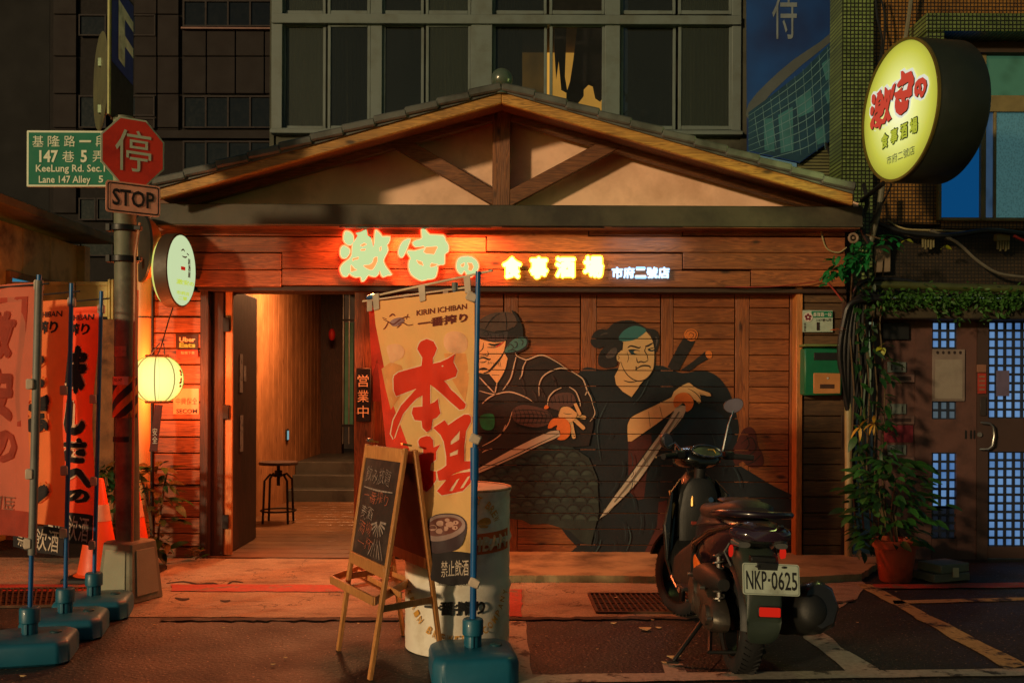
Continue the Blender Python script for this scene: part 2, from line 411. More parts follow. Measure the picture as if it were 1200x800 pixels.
# lit concrete pavement in front of the shop (front edge row 723)
gy=lambda py:G(600,py).y
mb=MB(); pav=jag([(-2.72,gy(725)),(.0,gy(724)),(1.62,gy(723)),(1.95,gy(722)),(2.36,gy(700)),(2.6,gy(684)),(2.75,-.02),(-3.2,-.02),(-4.6,-.02),(-4.6,gy(686)),(-3.5,gy(688)),(-2.9,gy(700))],.014)
mb.flat([pav],lambda x,y:(x,y,.004)); struct('pavement',mb,concp,smooth=0)
# crack across the pavement left of the doorway
mb=MB(); cr=[(195,683),(215,681),(232,684),(250,683),(262,687),(272,681),(285,682)]
mb.stroke(cr,2.2,lambda u,v:G(u,v,.006),smooth=True); struct('pavement_crack',mb,mat('crack',C(30,22,18),.95,bump=0))
mb=MB(); mb.stroke([(205,700),(214,702),(222,701)],3,lambda u,v:G(u,v,.006)); mb.stroke([(258,703),(264,704),(270,703)],2.5,lambda u,v:G(u,v,.006)); struct('pavement_crack',mb,MATS['crack'])
# raised ledge under the painted wall
mb=MB(); X0=G(600,683).x-.35
led=jag([(X0,-1.0),(.6,-.97),(1.4,-1.02),(2.2,-.98),(2.62,-.86),(3.02,-.22),(3.02,.09),(X0,.09)],.010,.05)
mb.flat([led],lambda x,y:(x,y,.055),(0,0,-1),.052); struct('doorstep_ledge',mb,ledgem,smooth=0,bevel=.012)
mb=MB(); mb.bp(437,650,935,656,-.0,.12); struct('wall_sill',mb,wdark,bevel=.006)
# painted lines
gsheet('red_road_line',[(-10,684),(120,684),(120,692),(-10,692)],liner,.008)
gsheet('red_road_line',[(200,684),(474,685),(474,693),(200,692)],liner,.009)
gsheet('red_road_line',[(594,690),(612,690),(612,722),(594,721)],liner,.009)
gsheet('red_kerb_line',[(1022,684),(1300,681),(1300,687),(1026,689)],liner,.009)
gsheet('white_road_line',[(594,727),(616,727),(624,796),(590,796)],linew,.005,amp=.006)
gsheet('white_road_line',[(600,790),(1300,781),(1300,789),(600,800)],linew,.009,amp=.006)
gsheet('white_road_line',[(776,777),(800,777),(806,790),(780,791)],linew,.0065,amp=.01)
gsheet('white_parking_line',[(1004,684),(1020,684),(1204,778),(1180,784)],liney,.005,amp=.012)
gsheet('white_parking_line',[(924,728),(944,728),(1036,790),(995,791)],linew,.005,amp=.02)
gsheet('faint_parking_line',[(1046,703),(1300,697),(1300,700),(1048,707)],liney,.005,amp=.006)
# asphalt patch seams (dark new patch)
gsheet('asphalt_patch',[(624,729),(880,729),(830,788),(634,790)],asph2,.003,amp=.02)
gsheet('gutter_grime',[(190,723.5),(600,722.5),(880,721),(1000,701),(1001,703),(884,724),(600,725.5),(186,726.5)],mat('grime_black',C(60,50,42),.9,var=.5,vs_=12,bump=.8,bs=60),.0105,amp=.022,step=.04)
0 and gsheet('pavement_stain',[(215,694),(262,692),(285,697),(262,704),(220,703)],mat('stain_dark',C(96,76,58),.85,var=.3,vs_=9,bump=.5,bs=45),.006,amp=.02,step=.08)
# litter leaves and chips
mbl=[]
chip=mat('litter_chip',C(190,160,110),.8,bump=0)
for i,(x,y,s_) in enumerate([(27,792,.02),(155,748,.012),(181,732,.02),(320,778,.016),(335,770,.015),(719,730,.022),(765,726,.018),(790,770,.05),(780,776,.03),(757,737,.05),(772,735,.03),(936,702,.014),(975,703,.02),(1005,729,.014),(968,724,.01),(722,700,.02),(1050,693,.015),(262,735,.01),(210,742,.01),(420,730,.012),(640,745,.012),(700,760,.01),(860,740,.012)]):
    g=G(x,y,.012); a=random.random()*3
    pts=[(s_*math.cos(t+a)*random.uniform(.5,1),s_*.55*math.sin(t+a)*random.uniform(.6,1)) for t in [k*1.05 for k in range(6)]]
    mb=MB(); mb.flat([pts],lambda u,v:(g.x+u,g.y+v,.014+.3*u*u/s_),(0,0,-1),.002); 
    o=mb.build('litter_scrap',chip,smooth=0); o['category']='litter'; o['label']='small pale dry leaf scrap lying on the dark asphalt road'; o['group']='pale leaf scraps scattered on the road'
# drain grates
def grate(name,label,x0,y0,x1,y1,x2,y2,x3,y3,nb,nc):
    A,B,Cc,D_=G(x0,y0,.006),G(x1,y1,.006),G(x2,y2,.006),G(x3,y3,.006)
    t=thing(name,label,'drain grate',A)
    mb=MB(); mb.add([A,B,Cc,D_],[(0,1,2,3)]); mb.build('pit',mat('pit_black',C(9,8,7),.9,bump=0),t,smooth=0)
    rust=mat('rusty_iron',C(86,58,38),.6,metal=.4,var=.4,vs_=20,bump=.4)
    mb=MB()
    for a,b in ((A,B),(B,Cc),(Cc,D_),(D_,A)): mb.beam(a+Vector((0,0,.004)),b+Vector((0,0,.004)),.018,.016,Vector((0,0,1)))
    mb.build('frame',rust,t)
    for i in range(1,nb):
        a=A.lerp(B,i/nb); b=D_.lerp(Cc,i/nb); mb=MB(); mb.beam(a+Vector((0,0,.003)),b+Vector((0,0,.003)),.011,.014,Vector((0,0,1))); mb.build('bar',rust,t,smooth=0)
    for i in range(1,nc):
        a=A.lerp(D_,i/nc); b=B.lerp(Cc,i/nc); mb=MB(); mb.beam(a+Vector((0,0,.001)),b+Vector((0,0,.001)),.009,.01,Vector((0,0,1))); mb.build('cross_bar',rust,t,smooth=0)
grate('drain_grate','rusty metal drain grate set in the pavement left of the scooter front wheel',690,696,822,696,858,718,700,718,22,4)
grate('drain_grate','dark red-lit drain grate behind the blue banner bases on the left',-60,691,118,689,112,709,-60,712,26,4)

# ------------------------------------------------------------------ restaurant building
rb=thing('restaurant_building','wooden gabled izakaya front with dark tie beam, plank walls and open doorway','building',(0,0,0))
# plank panels left of the door
def planks(x0,x1,ys,Y,m,parent,name='plank',dep=.045,jit=.004,bev=.004):
    for a,b in zip(ys[:-1],ys[1:]):
        mb=MB(); mb.bp(x0,a+.5,x1,b-.5,Y+random.uniform(-jit,jit),dep); mb.build(name,m,parent,smooth=0,bevel=bev)
mb=MB(); mb.bp(176,262,1000,658,.14,.06); 
# backing wall split so that the doorway stays open
mb=MB(); mb.bp(176,262,244,658,.10,.10); mb.bp(416,337,1000,660,.20,.08); mb.bp(176,250,1000,342,.05,.30)
mb.build('wall',wdark,rb,smooth=0)
ysL=[336,352,371,390,408,427,450,471,492,512,531,550,568,587,606,625,640,657]
for i,(a,b) in enumerate(zip(ysL[:-1],ysL[1:])):
    mb=MB(); d=.018 if (i//2)%2 else 0; mb.bp(180,a+.6,236,b-.6,0.02-d,.05); mb.build('plank',wplank,rb,smooth=0,bevel=.005)
# right side panel
ysR=[336+i*18.9 for i in range(18)]
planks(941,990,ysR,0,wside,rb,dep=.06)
# header boards
ysH=[262,277,296,316,336]
for a,b in zip(ysH[:-1],ysH[1:]):
    cuts=[178]+sorted(random.sample([330,450,570,690,800,880],2))+[991]
    for c0,c1 in zip(cuts[:-1],cuts[1:]):
        mb=MB(); mb.bp(c0+.5,a+.5,c1-.5,b-.5,-.08+random.uniform(-.003,.003),.06); mb.build('plank',wplank,rb,smooth=0,bevel=.004)
mb=MB(); mb.bp(176,336.5,992,342,-.06,.30); mb.build('lintel',wdark,rb,bevel=.004)
# tie beam
mb=MB(); mb.bp(178,240,1012,265,-.27,.20); mb.build('tie_beam',beamgrey,rb,bevel=.008)
mb=MB(); mb.bp(180,263,1008,266,-.26,.2); mb.build('beam_soffit',wbrace,rb,smooth=0)
# corner posts and trims
mb=MB(); mb.bp(172,262,179,662,-.02,.14); mb.build('corner_post',blackm,rb,bevel=.004)
mb=MB(); mb.bp(234,337,244,658,-.03,.16); mb.build('door_post',wdarkv,rb,bevel=.006)
mb=MB(); mb.bp(244,342,262,652,.04,.10); mb.build('door_post',wdarkv,rb,bevel=.006)
mb=MB(); mb.bp(415,341,437,655,-.02,.18); mb.build('door_post',wbracev,rb,bevel=.006)
mb=MB(); mb.bp(933,330,940.5,657,-.03,.16); mb.build('corner_trim',wtrimv,rb,bevel=.006)
mb=MB(); mb.bp(986,264,992,662,.0,.2); mb.build('corner_post',wdarkv,rb,bevel=.004)

# ---- painted wall: planks between stiles, front plane at YM
YM=.10
Zj=[P(700,y,YM).z for y in [341+i*18.55 for i in range(18)]]
stiles=[(437,450),(590,607),(680,699),(774,789),(861,878),(925,934)]
bays=[(450,590),(607,680),(699,774),(789,861),(878,925)]
for x0,x1 in stiles:
    mb=MB(); mb.bp(x0+.4,341,x1-.4,652,YM-.002,.05); mb.build('shutter_stile',wood('wood_shutter_vertical', C(104,54,26), C(160,92,46), 2, .5, 1.0, .12),rb,smooth=0,bevel=.004)
for bx0,bx1 in bays:
    for i in range(len(Zj)-1):
        a=P(bx0+.4,400,YM); b=P(bx1-.4,400,YM); z0=Zj[i+1]+.003; z1=Zj[i]-.003
        mb=MB(); mb.box(((a.x+b.x)/2,YM+.02,(z0+z1)/2),(b.x-a.x,.04,z1-z0)); mb.build('shutter_plank',wshut,rb,smooth=0,bevel=.003)

# ---- gable
Yt=-.10
APX=(588,120)
def rline(side,off):       # barge line; off = pixels below barge top edge
    if side<0: return (588,107.5+off),(181,221.5+off)
    return (588,107.5+off),(1000,227+off)
mb=MB(); a=P(588,112,.10);l=P(176,232,.10);r=P(1006,238,.10);
z0=P(590,262,.10).z
mb.flat([[(l.x,z0),(r.x,z0),(r.x,r.z),(a.x,a.z),(l.x,l.z)]],lambda x,z:(x,.10,z),(0,1,0),.12); mb.build('gable_plaster',plaster,rb,smooth=0)
def slantbar(side,o0,o1,Y,dep,m,name,bev=.004,xa=None):
    (ax,ay),(bx,by)=rline(side,0)
    A0=P(ax,ay+o0,Y);B0=P(bx,by+o0,Y);A1=P(ax,ay+o1,Y);B1=P(bx,by+o1,Y)
    if xa is not None: B0,B1=A0.lerp(B0,xa),A1.lerp(B1,xa)
    mb=MB(); q=Vector((0,dep,0)); vs=[A0,B0,B1,A1]; mb.add(vs+[v+q for v in vs],[(0,1,2,3),(4,5,6,7),(0,1,5,4),(1,2,6,5),(2,3,7,6),(3,0,4,7)])
    # shear-free local grain: wood runs along X which follows the slope closely
    return mb.build(name,m,rb,smooth=0,bevel=bev)
for sd in (-1,1):
    slantbar(sd,0,13.5,-.52,.05,wgold,'barge_board',.008)
    slantbar(sd,9,31,Yt,.09,wbrace,'rafter')
    slantbar(sd,4,8,-.465,.56,wbrace,'soffit_board')
mb=MB(); mb.bp(577,128,598,241,Yt-.01,.11); mb.build('king_post',wbracev,rb,bevel=.005)
for (x0,y0,x1,y1) in ((455,160,585,236),(722,167,592,236)):
    mb=MB(); mb.beam(P(x0,y0,Yt+.03),P(x1,y1,Yt+.03),17/S(Yt),.07); mb.build('brace',wbrace,rb,bevel=.004)
# roof slabs and rake tiles
for sd in (-1,1):
    (ax,ay),(bx,by)=rline(sd,0)
    A=P(ax,ay-9,-.54);B=P(bx+sd*0,by-9,-.54); A1=P(ax,ay,-.54);B1=P(bx,by,-.54); q=Vector((0,1.82,0))
    mb=MB(); vs=[A,B,B1,A1]; mb.add(vs+[v+q for v in vs],[(0,1,2,3),(4,5,6,7),(0,1,5,4),(1,2,6,5),(2,3,7,6),(3,0,4,7)]); mb.build('roof_slab',tilegrey,rb,smooth=0)
    n=11
    for i in range(n):
        p=A.lerp(B,(i+.0)/n); e=A.lerp(B,(i+1.06)/n)
        d=Vector((0,0,.0)); up=Vector((0,0,1))
        mb=MB(); lift=.022
        p=p+Vector((0,.12,-.022)); e=e+Vector((0,.12,-.004))
        mb.beam(p,e,.062,.30); mb.build('rake_tile',tilegrey,rb,smooth=0,bevel=.012)
    # rows of field tiles behind the rake
    mb=MB()
    for j in range(7):
        for i in range(n):
            p=A.lerp(B,i/n)+Vector((0,.40+j*.24,0)); e=A.lerp(B,(i+1.05)/n)+Vector((0,.40+j*.24,.03)); mb.beam(p,e,.03,.22)
    o=mb.build('roof_tiles',tilegrey,rb,smooth=0,kind='stuff')
mb=MB(); pb=P(588,93,-.50); mb.ball(pb,.085,24); mb.cyl(pb-Vector((0,0,.12)),pb-Vector((0,0,.06)),.06,.05,16)
mb.build('ridge_finial',mat('green_ceramic',C(70,84,72),.3,var=.2,vs_=9,coat=.4),rb)
mb=MB(); mb.tube([pb+Vector((0,.05,-.02)),pb+Vector((0,1.6,-.02))],.07,12); mb.build('ridge_tile',tilegrey,rb)

# ---- interior of the entrance
it=rb
Yb=6.9
mb=MB(); mb.add([(-3.3,.02,.012),(-1.3,.02,.012),(-1.3,8,.012),(-3.3,8,.012)],[(0,1,2,3)])
floorm=mat('floor_tile',C(96,84,66),.32,var=.2,vs_=3,bump=.3,bs=60,dirt=C(60,48,36))
mb=MB()
nrow=20
for j in range(nrow):
    y0=.0+j*.22
    mb=MB(); mb.box((-2.1,y0+.108,.004),(2.5,.208,.02)); mb.build('floor_board',wood('wood_floor',C(84,58,38),C(128,92,60),0,.35,1,.2,knots=False),rb,smooth=0,bevel=.003)
# left light timber wall, vertical boards
for j in range(26):
    y0=.2+j*.24
    mb=MB(); mb.box((-2.80,y0+.118,1.5),(.03,.232,3.0)); mb.build('wall_board',wlight,rb,smooth=0,bevel=.003)
# right inner wall and ceiling
mb=MB(); mb.box((-1.30,3.75,1.5),(.06,7.0,3.0)); mb.box((-2.1,3.9,3.03),(1.8,7.2,.06)); mb.box((-2.1,7.6,1.5),(2.2,.06,3.2)); mb.build('inner_wall',mat('inner_dark',C(60,38,26),.7),rb,smooth=0)
# steps
stm=mat('step_stone',C(70,72,68),.45,var=.2,vs_=5,bump=.3,bs=40,dirt=C(44,44,42))
for i,(yf,h,xl) in enumerate(((4.05,.157,-2.79),(4.33,.314,-2.785),(4.61,.47,-2.78))):
    mb=MB(); mb.box(((xl-1.33)/2,(yf+4.36+ (2.9 if i==2 else 0))/2 if i==2 else yf+.17,h/2+.006),( -1.33-xl, (2.9) if i==2 else .33, h)); 
    mb.build('step',stm,rb,smooth=0,bevel=.008)
# inner corridor end: dark timber jambs and teal strips
mb=MB(); a=P(372,420,6.2); b=P(401,420,6.2); mb.box(((a.x+b.x)/2,6.3,1.75),(b.x-a.x,.2,2.6)); mb.build('inner_panel',wdarkv,rb,bevel=.006)
mb=MB(); mb.bp(404,378,408,500,6.0,.03); mb.build('teal_strip',mat('teal_paint',C(70,140,120),.5),rb)
mb=MB(); mb.bp(409.5,378,414,500,6.02,.03); mb.build('teal_strip',MATS['teal_paint'],rb)
for x in (401.5,408.5): 
    mb=MB(); mb.bp(x,343,x+1.2,520,5.96,.02); mb.build('metal_bar',steel,rb)
for ya_,yb_ in ((374,376),(497,500)): mb=MB(); mb.bp(400,ya_,416,yb_,5.95,.03); mb.build('shelf_rail',blackm,rb)
# wall switch
mb=MB(); mb.box((-2.775,4.0,.95),(.02,.085,.13)); 
sw=thing('wall_switch','small black-framed light switch low on the orange timber corridor wall','switch',(-2.775,3.95,.98))
c=Vector((-2.775,3.99,P(360,508,5.3-.9).z))
mb=MB(); mb.box(c,(.02,.10,.15)); mb.build('plate',blackp,sw,bevel=.004)
mb=MB(); mb.box(c+Vector((.012,0,0)),(.01,.07,.11)); mb.build('rocker',emis('switch_glow',C(150,205,215),.55),sw,bevel=.003)
# interior ceiling lamp (real lamp, lights the corridor)
lm=thing('ceiling_lamp','warm tubular ceiling lamp inside the entrance corridor above the doorway','lamp',(-2.0,2.6,2.9))
mb=MB(); mb.box((-2.0,2.6,2.97),(.7,.12,.06)); mb.build('housing',blackm,lm,bevel=.005)
mb=MB(); mb.box((-2.0,2.6,2.92),(.6,.09,.04)); mb.build('tube',emis('lamp_warm',(1,.55,.28,1),6),lm,bevel=.01)
ld=bpy.data.lights.new('corridor_light','AREA'); ld.energy=135; ld.color=(1,.42,.16); ld.shape='RECTANGLE'; ld.size=.6; ld.size_y=.5
lo=bpy.data.objects.new('corridor_light',ld); COL.objects.link(lo); lo.location=(-2.0,2.6,2.88)
# door leaf
dr=thing('entrance_door','dark timber door leaf swung open into the corridor with white paper strips','door',(-2.36,.05,0))
X=-2.42
mb=MB(); mb.box((X-.0,.55,1.14),(.055,.96,2.24)); mb.build('leaf',wood('wood_door',C(46,28,18),C(76,48,32),2,.55,1,.1,knots=False),dr,bevel=.004)
mb=MB(); a=P(263,400,.06); b=P(272.5,400,.06); mb.box(((a.x+b.x)/2,.075,1.14),(b.x-a.x,.03,2.24)); mb.build('edge_strip',wpine,dr,bevel=.003)
for z in (1.95,1.22,.30):
    mb=MB(); mb.box((a.x+.02,.045,z),(.05,.02,.12)); mb.build('hinge',blackm,dr,bevel=.003)
for (y0,z0,z1) in ((.48,1.72,1.38),(.60,1.62,1.48),(.50,1.18,.86)):
    mb=MB(); mb.box((X+.031,y0,(z0+z1)/2),(.003,.10 if z0!=1.62 else .08,z0-z1)); nt_=mb.build('notice_strip',mat('paper_grey',C(170,160,150),.8,var=.15,vs_=30,dirt=C(90,84,80),ds=20),dr,smooth=0)
# ------------------------------------------------------------------ neon / channel letters
YN=-.15
TX=.15833
def n1(p): return (385+TX*p[0],255+TX*p[1])
GEKI=[[ [(115,110),(135,98),(165,108),(182,135),(178,180),(160,202),(130,195),(110,165)] ],
 [ [(90,225),(115,205),(150,225),(155,255),(130,295),(100,298),(85,270)] ],
 [ [(85,370),(110,335),(150,305),(170,270),(172,220),(185,180),(205,150),(215,130),(200,115),(240,105),(278,88),(285,130),(310,145),(322,185),(330,220),(338,160),(345,95),(360,95),(385,120),(400,140),(455,140),(440,190),(430,200),(440,235),(420,280),(405,320),(430,370),(468,420),(435,425),(400,438),(385,415),(375,380),(370,410),(345,435),(310,430),(290,425),(270,455),(245,472),(235,435),(200,440),(165,425),(150,410),(135,432),(105,432),(88,400)],
   [(228,204),(258,186),(284,196),(252,212)], [(236,232),(272,226),(270,242),(238,245)], [(173,300),(222,288),(222,305),(190,312),(175,325)], [(162,345),(190,378),(215,385),(185,394),(162,402)], [(378,218),(392,205),(385,248),(377,243)], [(355,285),(360,320),(335,370),(315,385),(285,375),(255,352),(300,345),(325,325),(330,300)] ]]
YASU=[[ [(605,155),(590,200),(570,250),(545,292),(522,285),(515,250),(530,200),(560,165)] ],
 [ [(685,85),(720,90),(750,125),(850,130),(865,165),(888,200),(885,250),(860,268),(858,340),(830,345),(795,358),(808,365),(795,430),(770,450),(730,455),(690,465),(650,450),(610,420),(592,370),(595,320),(605,300),(580,260),(590,240),(630,245),(680,232),(710,222),(700,208),(640,215),(620,185),(650,165),(690,150)],
   [(702,250),(720,215),(796,210),(806,216),(780,270),(722,264)], [(650,312),(690,325),(700,355),(665,340)], [(750,350),(760,335),(808,342),(792,356),(757,366)] ]]
NO=[[ [(945,340),(960,300),(1000,285),(1060,288),(1100,320),(1112,360),(1095,400),(1060,435),(1030,438),(1012,402),(1000,395),(985,418),(960,405),(945,375)],
   [(980,345),(1005,330),(1000,360),(985,364)], [(1030,330),(1060,335),(1072,365),(1058,392),(1032,385),(1040,360)] ]]
def smooth_loops(lps): return [catmull(l,2) if len(l)>6 else l for l in lps]
def grow(lp,d):
    n=len(lp); A=sum(lp[i][0]*lp[(i+1)%n][1]-lp[(i+1)%n][0]*lp[i][1] for i in range(n)); s=1 if A>0 else -1; out=[]
    for i in range(n):
        a=lp[i-1];b=lp[(i+1)%n]; dx,dy=b[0]-a[0],b[1]-a[1]; l=math.hypot(dx,dy) or 1
        out.append((lp[i][0]+s*dy/l*d,lp[i][1]-s*dx/l*d))
    return out
face_g=emis('sign_face_pale_green',(.60,.74,.33,1),1.0)
back_r=emis('sign_back_red',(1,.045,.012,1),9.0)
for name,shape,lab in (('sign_character',GEKI,'large pale green glowing brush character with three water dots, leftmost on the wooden header'),('sign_character',YASU,'large pale green glowing brush character with a detached dash, second on the header'),('sign_character',NO,'small round pale green glowing kana with two openings, beside the two big characters')):
    c=n1(shape[-1][0][0]); t=thing(name,lab,'illuminated sign',P(c[0],c[1],YN),group='red haloed sign characters on the header')
    mb=MB(); mr=MB()
    for part in shape:
        lp=smooth_loops([[n1(p) for p in l] for l in part])
        mb.flat(lp,planef(YN),(0,1,0),.035)
        mr.flat([grow(lp[0],1.3)],planef(YN+.038),(0,1,0),.006)
    mb.build('face',face_g,t,smooth=0); mr.build('halo_plate',back_r,t,smooth=0)
yc=emis('sign_face_yellow_white',(1,.93,.66,1),1.3); yb=emis('sign_rim_yellow',(1,.62,.03,1),4.0)
wc=emis('sign_face_white',(.85,.93,1,1),1.3); wb=emis('sign_rim_blue',(.30,.62,1,1),2.0)
for ch,x0,y0,x1,y1,lab in (('食',588,300,612,327,'yellow haloed character shaped like a star-topped house, first of the four yellow ones'),('事',620,300,643,327,'yellow haloed character, second of the four yellow ones on the header'),('酒',650,300,675,326,'yellow haloed character with a small dark gap, third of the four yellow ones'),('場',683,299,708,326,'yellow haloed character, last of the four yellow ones beside the white line')):
    t=thing('sign_character',lab,'illuminated sign',P(x0,y1,YN),group='yellow haloed sign characters on the header')
    mb=MB(); text(mb,ch,pxrect(x0+1,y0+1,x1-1,y1-1,YN),.05,nrm=(0,1,0),t=.03); mb.build('face',yc,t,smooth=0)
    mb=MB(); text(mb,ch,pxrect(x0-.5,y0-.5,x1+.5,y1+.5,YN+.036),.10,nrm=(0,1,0),t=.006); mb.build('halo_plate',yb,t,smooth=0)
t=thing('sign_lettering','small blue-white glowing line of five characters at the right end of the header','illuminated sign',P(717,326,YN))
for i,ch in enumerate('市府二號店'):
    x0=717+i*13.6
    mb=MB(); text(mb,ch,pxrect(x0+.4,313.5 if ch!='二' else 315,x0+12.8,325.5 if ch!='二' else 324,YN),.03,nrm=(0,1,0),t=.02); mb.build('letter',wc,t,smooth=0)
    mb=MB(); text(mb,ch,pxrect(x0-.3,312.6,x0+13.5,326.4,YN+.024),.06,nrm=(0,1,0),t=.005); mb.build('halo_plate',wb,t,smooth=0)

# thin light strip tucked under the tie beam, above the characters (the bright line in the photograph)
for nm,px0,px1,en,col_,lab in (('red',398,576,96,(1,.16,.04),'red-glowing light strip under the tie beam above the large characters'),('yellow',588,708,4,(1,.50,.12),'yellow-glowing light strip under the tie beam above the four yellow characters'),('white',717,800,2,(.6,.8,1),'dim white light strip under the tie beam above the small white lettering')):
    t=thing('light_strip',lab,'light strip',P((px0+px1)/2,266,-.22)); c=P((px0+px1)/2,267.2,-.245); L_=(px1-px0)/S(-.245)
    mb=MB(); mb.box(c+Vector((0,0,.006)),(L_,.03,.008)); mb.build('housing',blackm,t,smooth=0)
    l_=bpy.data.lights.new(nm+'_strip_light','AREA'); l_.shape='RECTANGLE'; l_.size=L_; l_.size_y=.018; l_.energy=en; l_.color=col_
    o_=bpy.data.objects.new(nm+'_strip_light',l_); COL.objects.link(o_); o_.location=c+Vector((0,0,-.0015)); o_.rotation_euler=(R(-8),0,0)
# ------------------------------------------------------------------ mural painted on the planks
def bisect_gaps(bm,zs,gap=.0035):
    for z in zs:
        for s_ in (-gap,gap):
            bmesh.ops.bisect_plane(bm,geom=bm.verts[:]+bm.edges[:]+bm.faces[:],plane_co=(0,0,z+s_),plane_no=(0,0,1),dist=1e-5)
    kill=[f for f in bm.faces if any(abs(f.calc_center_median().z-z)<gap*.98 for z in zs)]
    bmesh.ops.delete(bm,geom=kill,context='FACES')
layer=[0]
def paint(name,m,parent,polys=(),strokes=(),label=None,sm=True,mbx=None):
    layer[0]+=1; Y=YM-.004-.0007*layer[0]; f=planef(Y); mb=mbx or MB()
    for p in polys:
        lp=p if isinstance(p[0],list) else [p]
        mb.flat([catmull(l,3) if sm else l for l in lp],f)
    for pts,wd in strokes: mb.stroke(pts,wd,f)
    bm=bmesh.new(); vs=[bm.verts.new(v) for v in mb.v]
    for q in mb.f:
        try: bm.faces.new([vs[i] for i in q])
        except ValueError: pass
    zs=[z for z in Zj if min(v.z for v in mb.v)-.01<z<max(v.z for v in mb.v)+.01]
    bisect_gaps(bm,zs)
    out=MB(); bm.verts.index_update(); out.v=[v.co.copy() for v in bm.verts]; out.f=[[v.index for v in q.verts] for q in bm.faces]; out.m=[0]*len(out.f); bm.free()
    # all faces toward the street
    for i,q in enumerate(out.f):
        a,b,c=[out.v[k] for k in q[:3]]
        if (b-a).cross(c-a).y>0: out.f[i]=q[::-1]
    return out.build(name,m,parent,smooth=0,label=label,recalc=False)
mural=thing('mural','wall painting of two sword-drawing warriors on the wooden shutter planks','mural',P(437,652,YM))
def pm(name,c,var=.14,vsc=5): return mat(name,c,.55,var=var,vs_=vsc,bump=.25,bs=40)
m_robeA=pm('paint_robe_black',C(26,20,18)); m_robeB=pm('paint_robe_navy',C(15,25,31),.35,3); m_line=pm('paint_line',C(22,16,14)); m_pale=pm('paint_pale_line',C(176,160,138))
m_skin=pm('paint_skin',C(196,156,104),.08); m_teal=pm('paint_teal',C(48,100,100)); m_maroon=pm('paint_maroon',C(74,30,24),.25)
m_orange=pm('paint_orange',C(196,104,40)); m_blade=pm('paint_blade',C(176,166,146),.2,4); m_hair=pm('paint_hair',C(30,24,24),.3,9)
m_scale=pm('paint_scale',C(34,44,40),.35,9); m_helm=pm('paint_helmet',C(84,62,52),.25,14); m_net=pm('paint_net',C(74,52,46),.2,20)
m_blue=pm('paint_blue',C(12,36,50),.3,5); m_redl=pm('paint_red',C(170,40,28)); m_grn=pm('paint_green',C(10,110,70),.3,14)
c2=lambda pts:[(550+.15*x,355+.15*y) for x,y in pts]
c3=lambda pts:[(550+.25*x,460+.25*y) for x,y in pts]
c4=lambda pts:[(680+.15625*x,365+.15625*y) for x,y in pts]
c5=lambda pts:[(680+.225*x,480+.225*y) for x,y in pts]
c6=lambda pts:[(600+.25*x,400+.25*y) for x,y in pts]
# figure behind/right
paint('robe',m_robeB,mural,[[(662,500),(670,450),(679,436),(688,430),(704,433),(725,431),(770,428),(785,432),(800,437),(820,434),(832,436),(843,443),(853,456),(859,472),(866,500),(863,520),(863,541),(878,552),(891,560),(908,570),(927,579),(934,584),(934,651),(686,651),(676,640),(660,622),(655,600)]],label='dark navy robe of the bald-crowned warrior')
paint('sleeve_shade',m_blue,mural,[[(785,505),(805,480),(830,478),(850,490),(858,510),(845,528),(815,534),(795,525)]])
paint('trousers',m_maroon,mural,[c5([(250,160),(370,118),(372,200),(360,262),(345,340),(332,462),(300,470),(250,420)])],sm=False)
paint('trousers',m_maroon,mural,[c5([(330,752),(360,690),(400,600),(408,480),(450,470),(462,560),(455,752)])],sm=False)
paint('sash_knot',m_maroon,mural,[[(865,515),(871,503),(880,500),(886,508),(888,522),(893,530),(895,543),(886,548),(876,546),(870,540),(862,545),(858,530)]])
paint('sash_line',m_line,mural,strokes=[([(868,520),(880,512),(886,525),(874,535),(866,530)],1.2),([(872,545),(884,540),(892,532)],1.2),([(872,505),(878,520),(870,530)],1)])
paint('sword_hilt',m_hair,mural,[c4([(655,415),(690,345),(735,260),(775,195),(860,225),(800,330),(740,440),(700,445)]),c4([(745,445),(850,370),(935,300),(965,350),(880,400),(820,450)])],sm=False,label='two dark sword hilts behind the shoulder')
paint('hilt_cap',m_orange,mural,[c4([(778,170),(800,135),(850,132),(882,160),(872,205),(835,222),(795,205)]),c4([(940,305),(965,292),(988,310),(985,345),(955,348),(942,330)])])
paint('hilt_line',m_line,mural,strokes=[(c4([(790,172),(805,145),(850,143),(870,170),(855,205),(815,208),(795,190)]),.9),(c4([(815,180),(825,160),(850,172),(840,195),(820,190)]),.8)]+[(c4([(700+i*24,365-i*38),(730+i*24,385-i*38),(760+i*22,372-i*34)]),.7) for i in range(5)])
paint('hair',m_hair,mural,[c4([(80,200),(110,150),(160,130),(200,135),(245,90),(300,70),(380,65),(440,90),(500,125),(560,135),(590,180),(592,230),(570,300),(552,290),(545,220),(500,150),(420,215),(325,232),(312,290),(285,312),(274,400),(230,420),(170,420),(135,390),(140,320),(180,262),(150,275),(110,270),(80,240)])],label='black topknot hair of the bald-crowned warrior')
paint('hair_shine',pm('paint_hair_shine',C(74,62,58),.3,30),mural,[c4([(215,300),(250,270),(275,280),(262,330),(215,350),(190,335)])])
paint('hair_shine',MATS['paint_hair_shine'],mural,strokes=[(c4([(150,180),(180,165),(205,162)]),1.6)])
paint('hair_shine',MATS['paint_hair_shine'],mural,strokes=[(c4([(565,190),(575,210),(570,260)]),2.0)])
paint('face',m_skin,mural,[c4([(315,225),(350,222),(420,205),(495,150),(530,190),(548,230),(558,300),(555,400),(540,450),(500,500),(475,520),(440,565),(385,640),(320,600),(268,545),(258,485),(285,430),(300,380),(275,375),(268,340),(280,315),(310,290)])],sm=False,label='stern face with open collar')
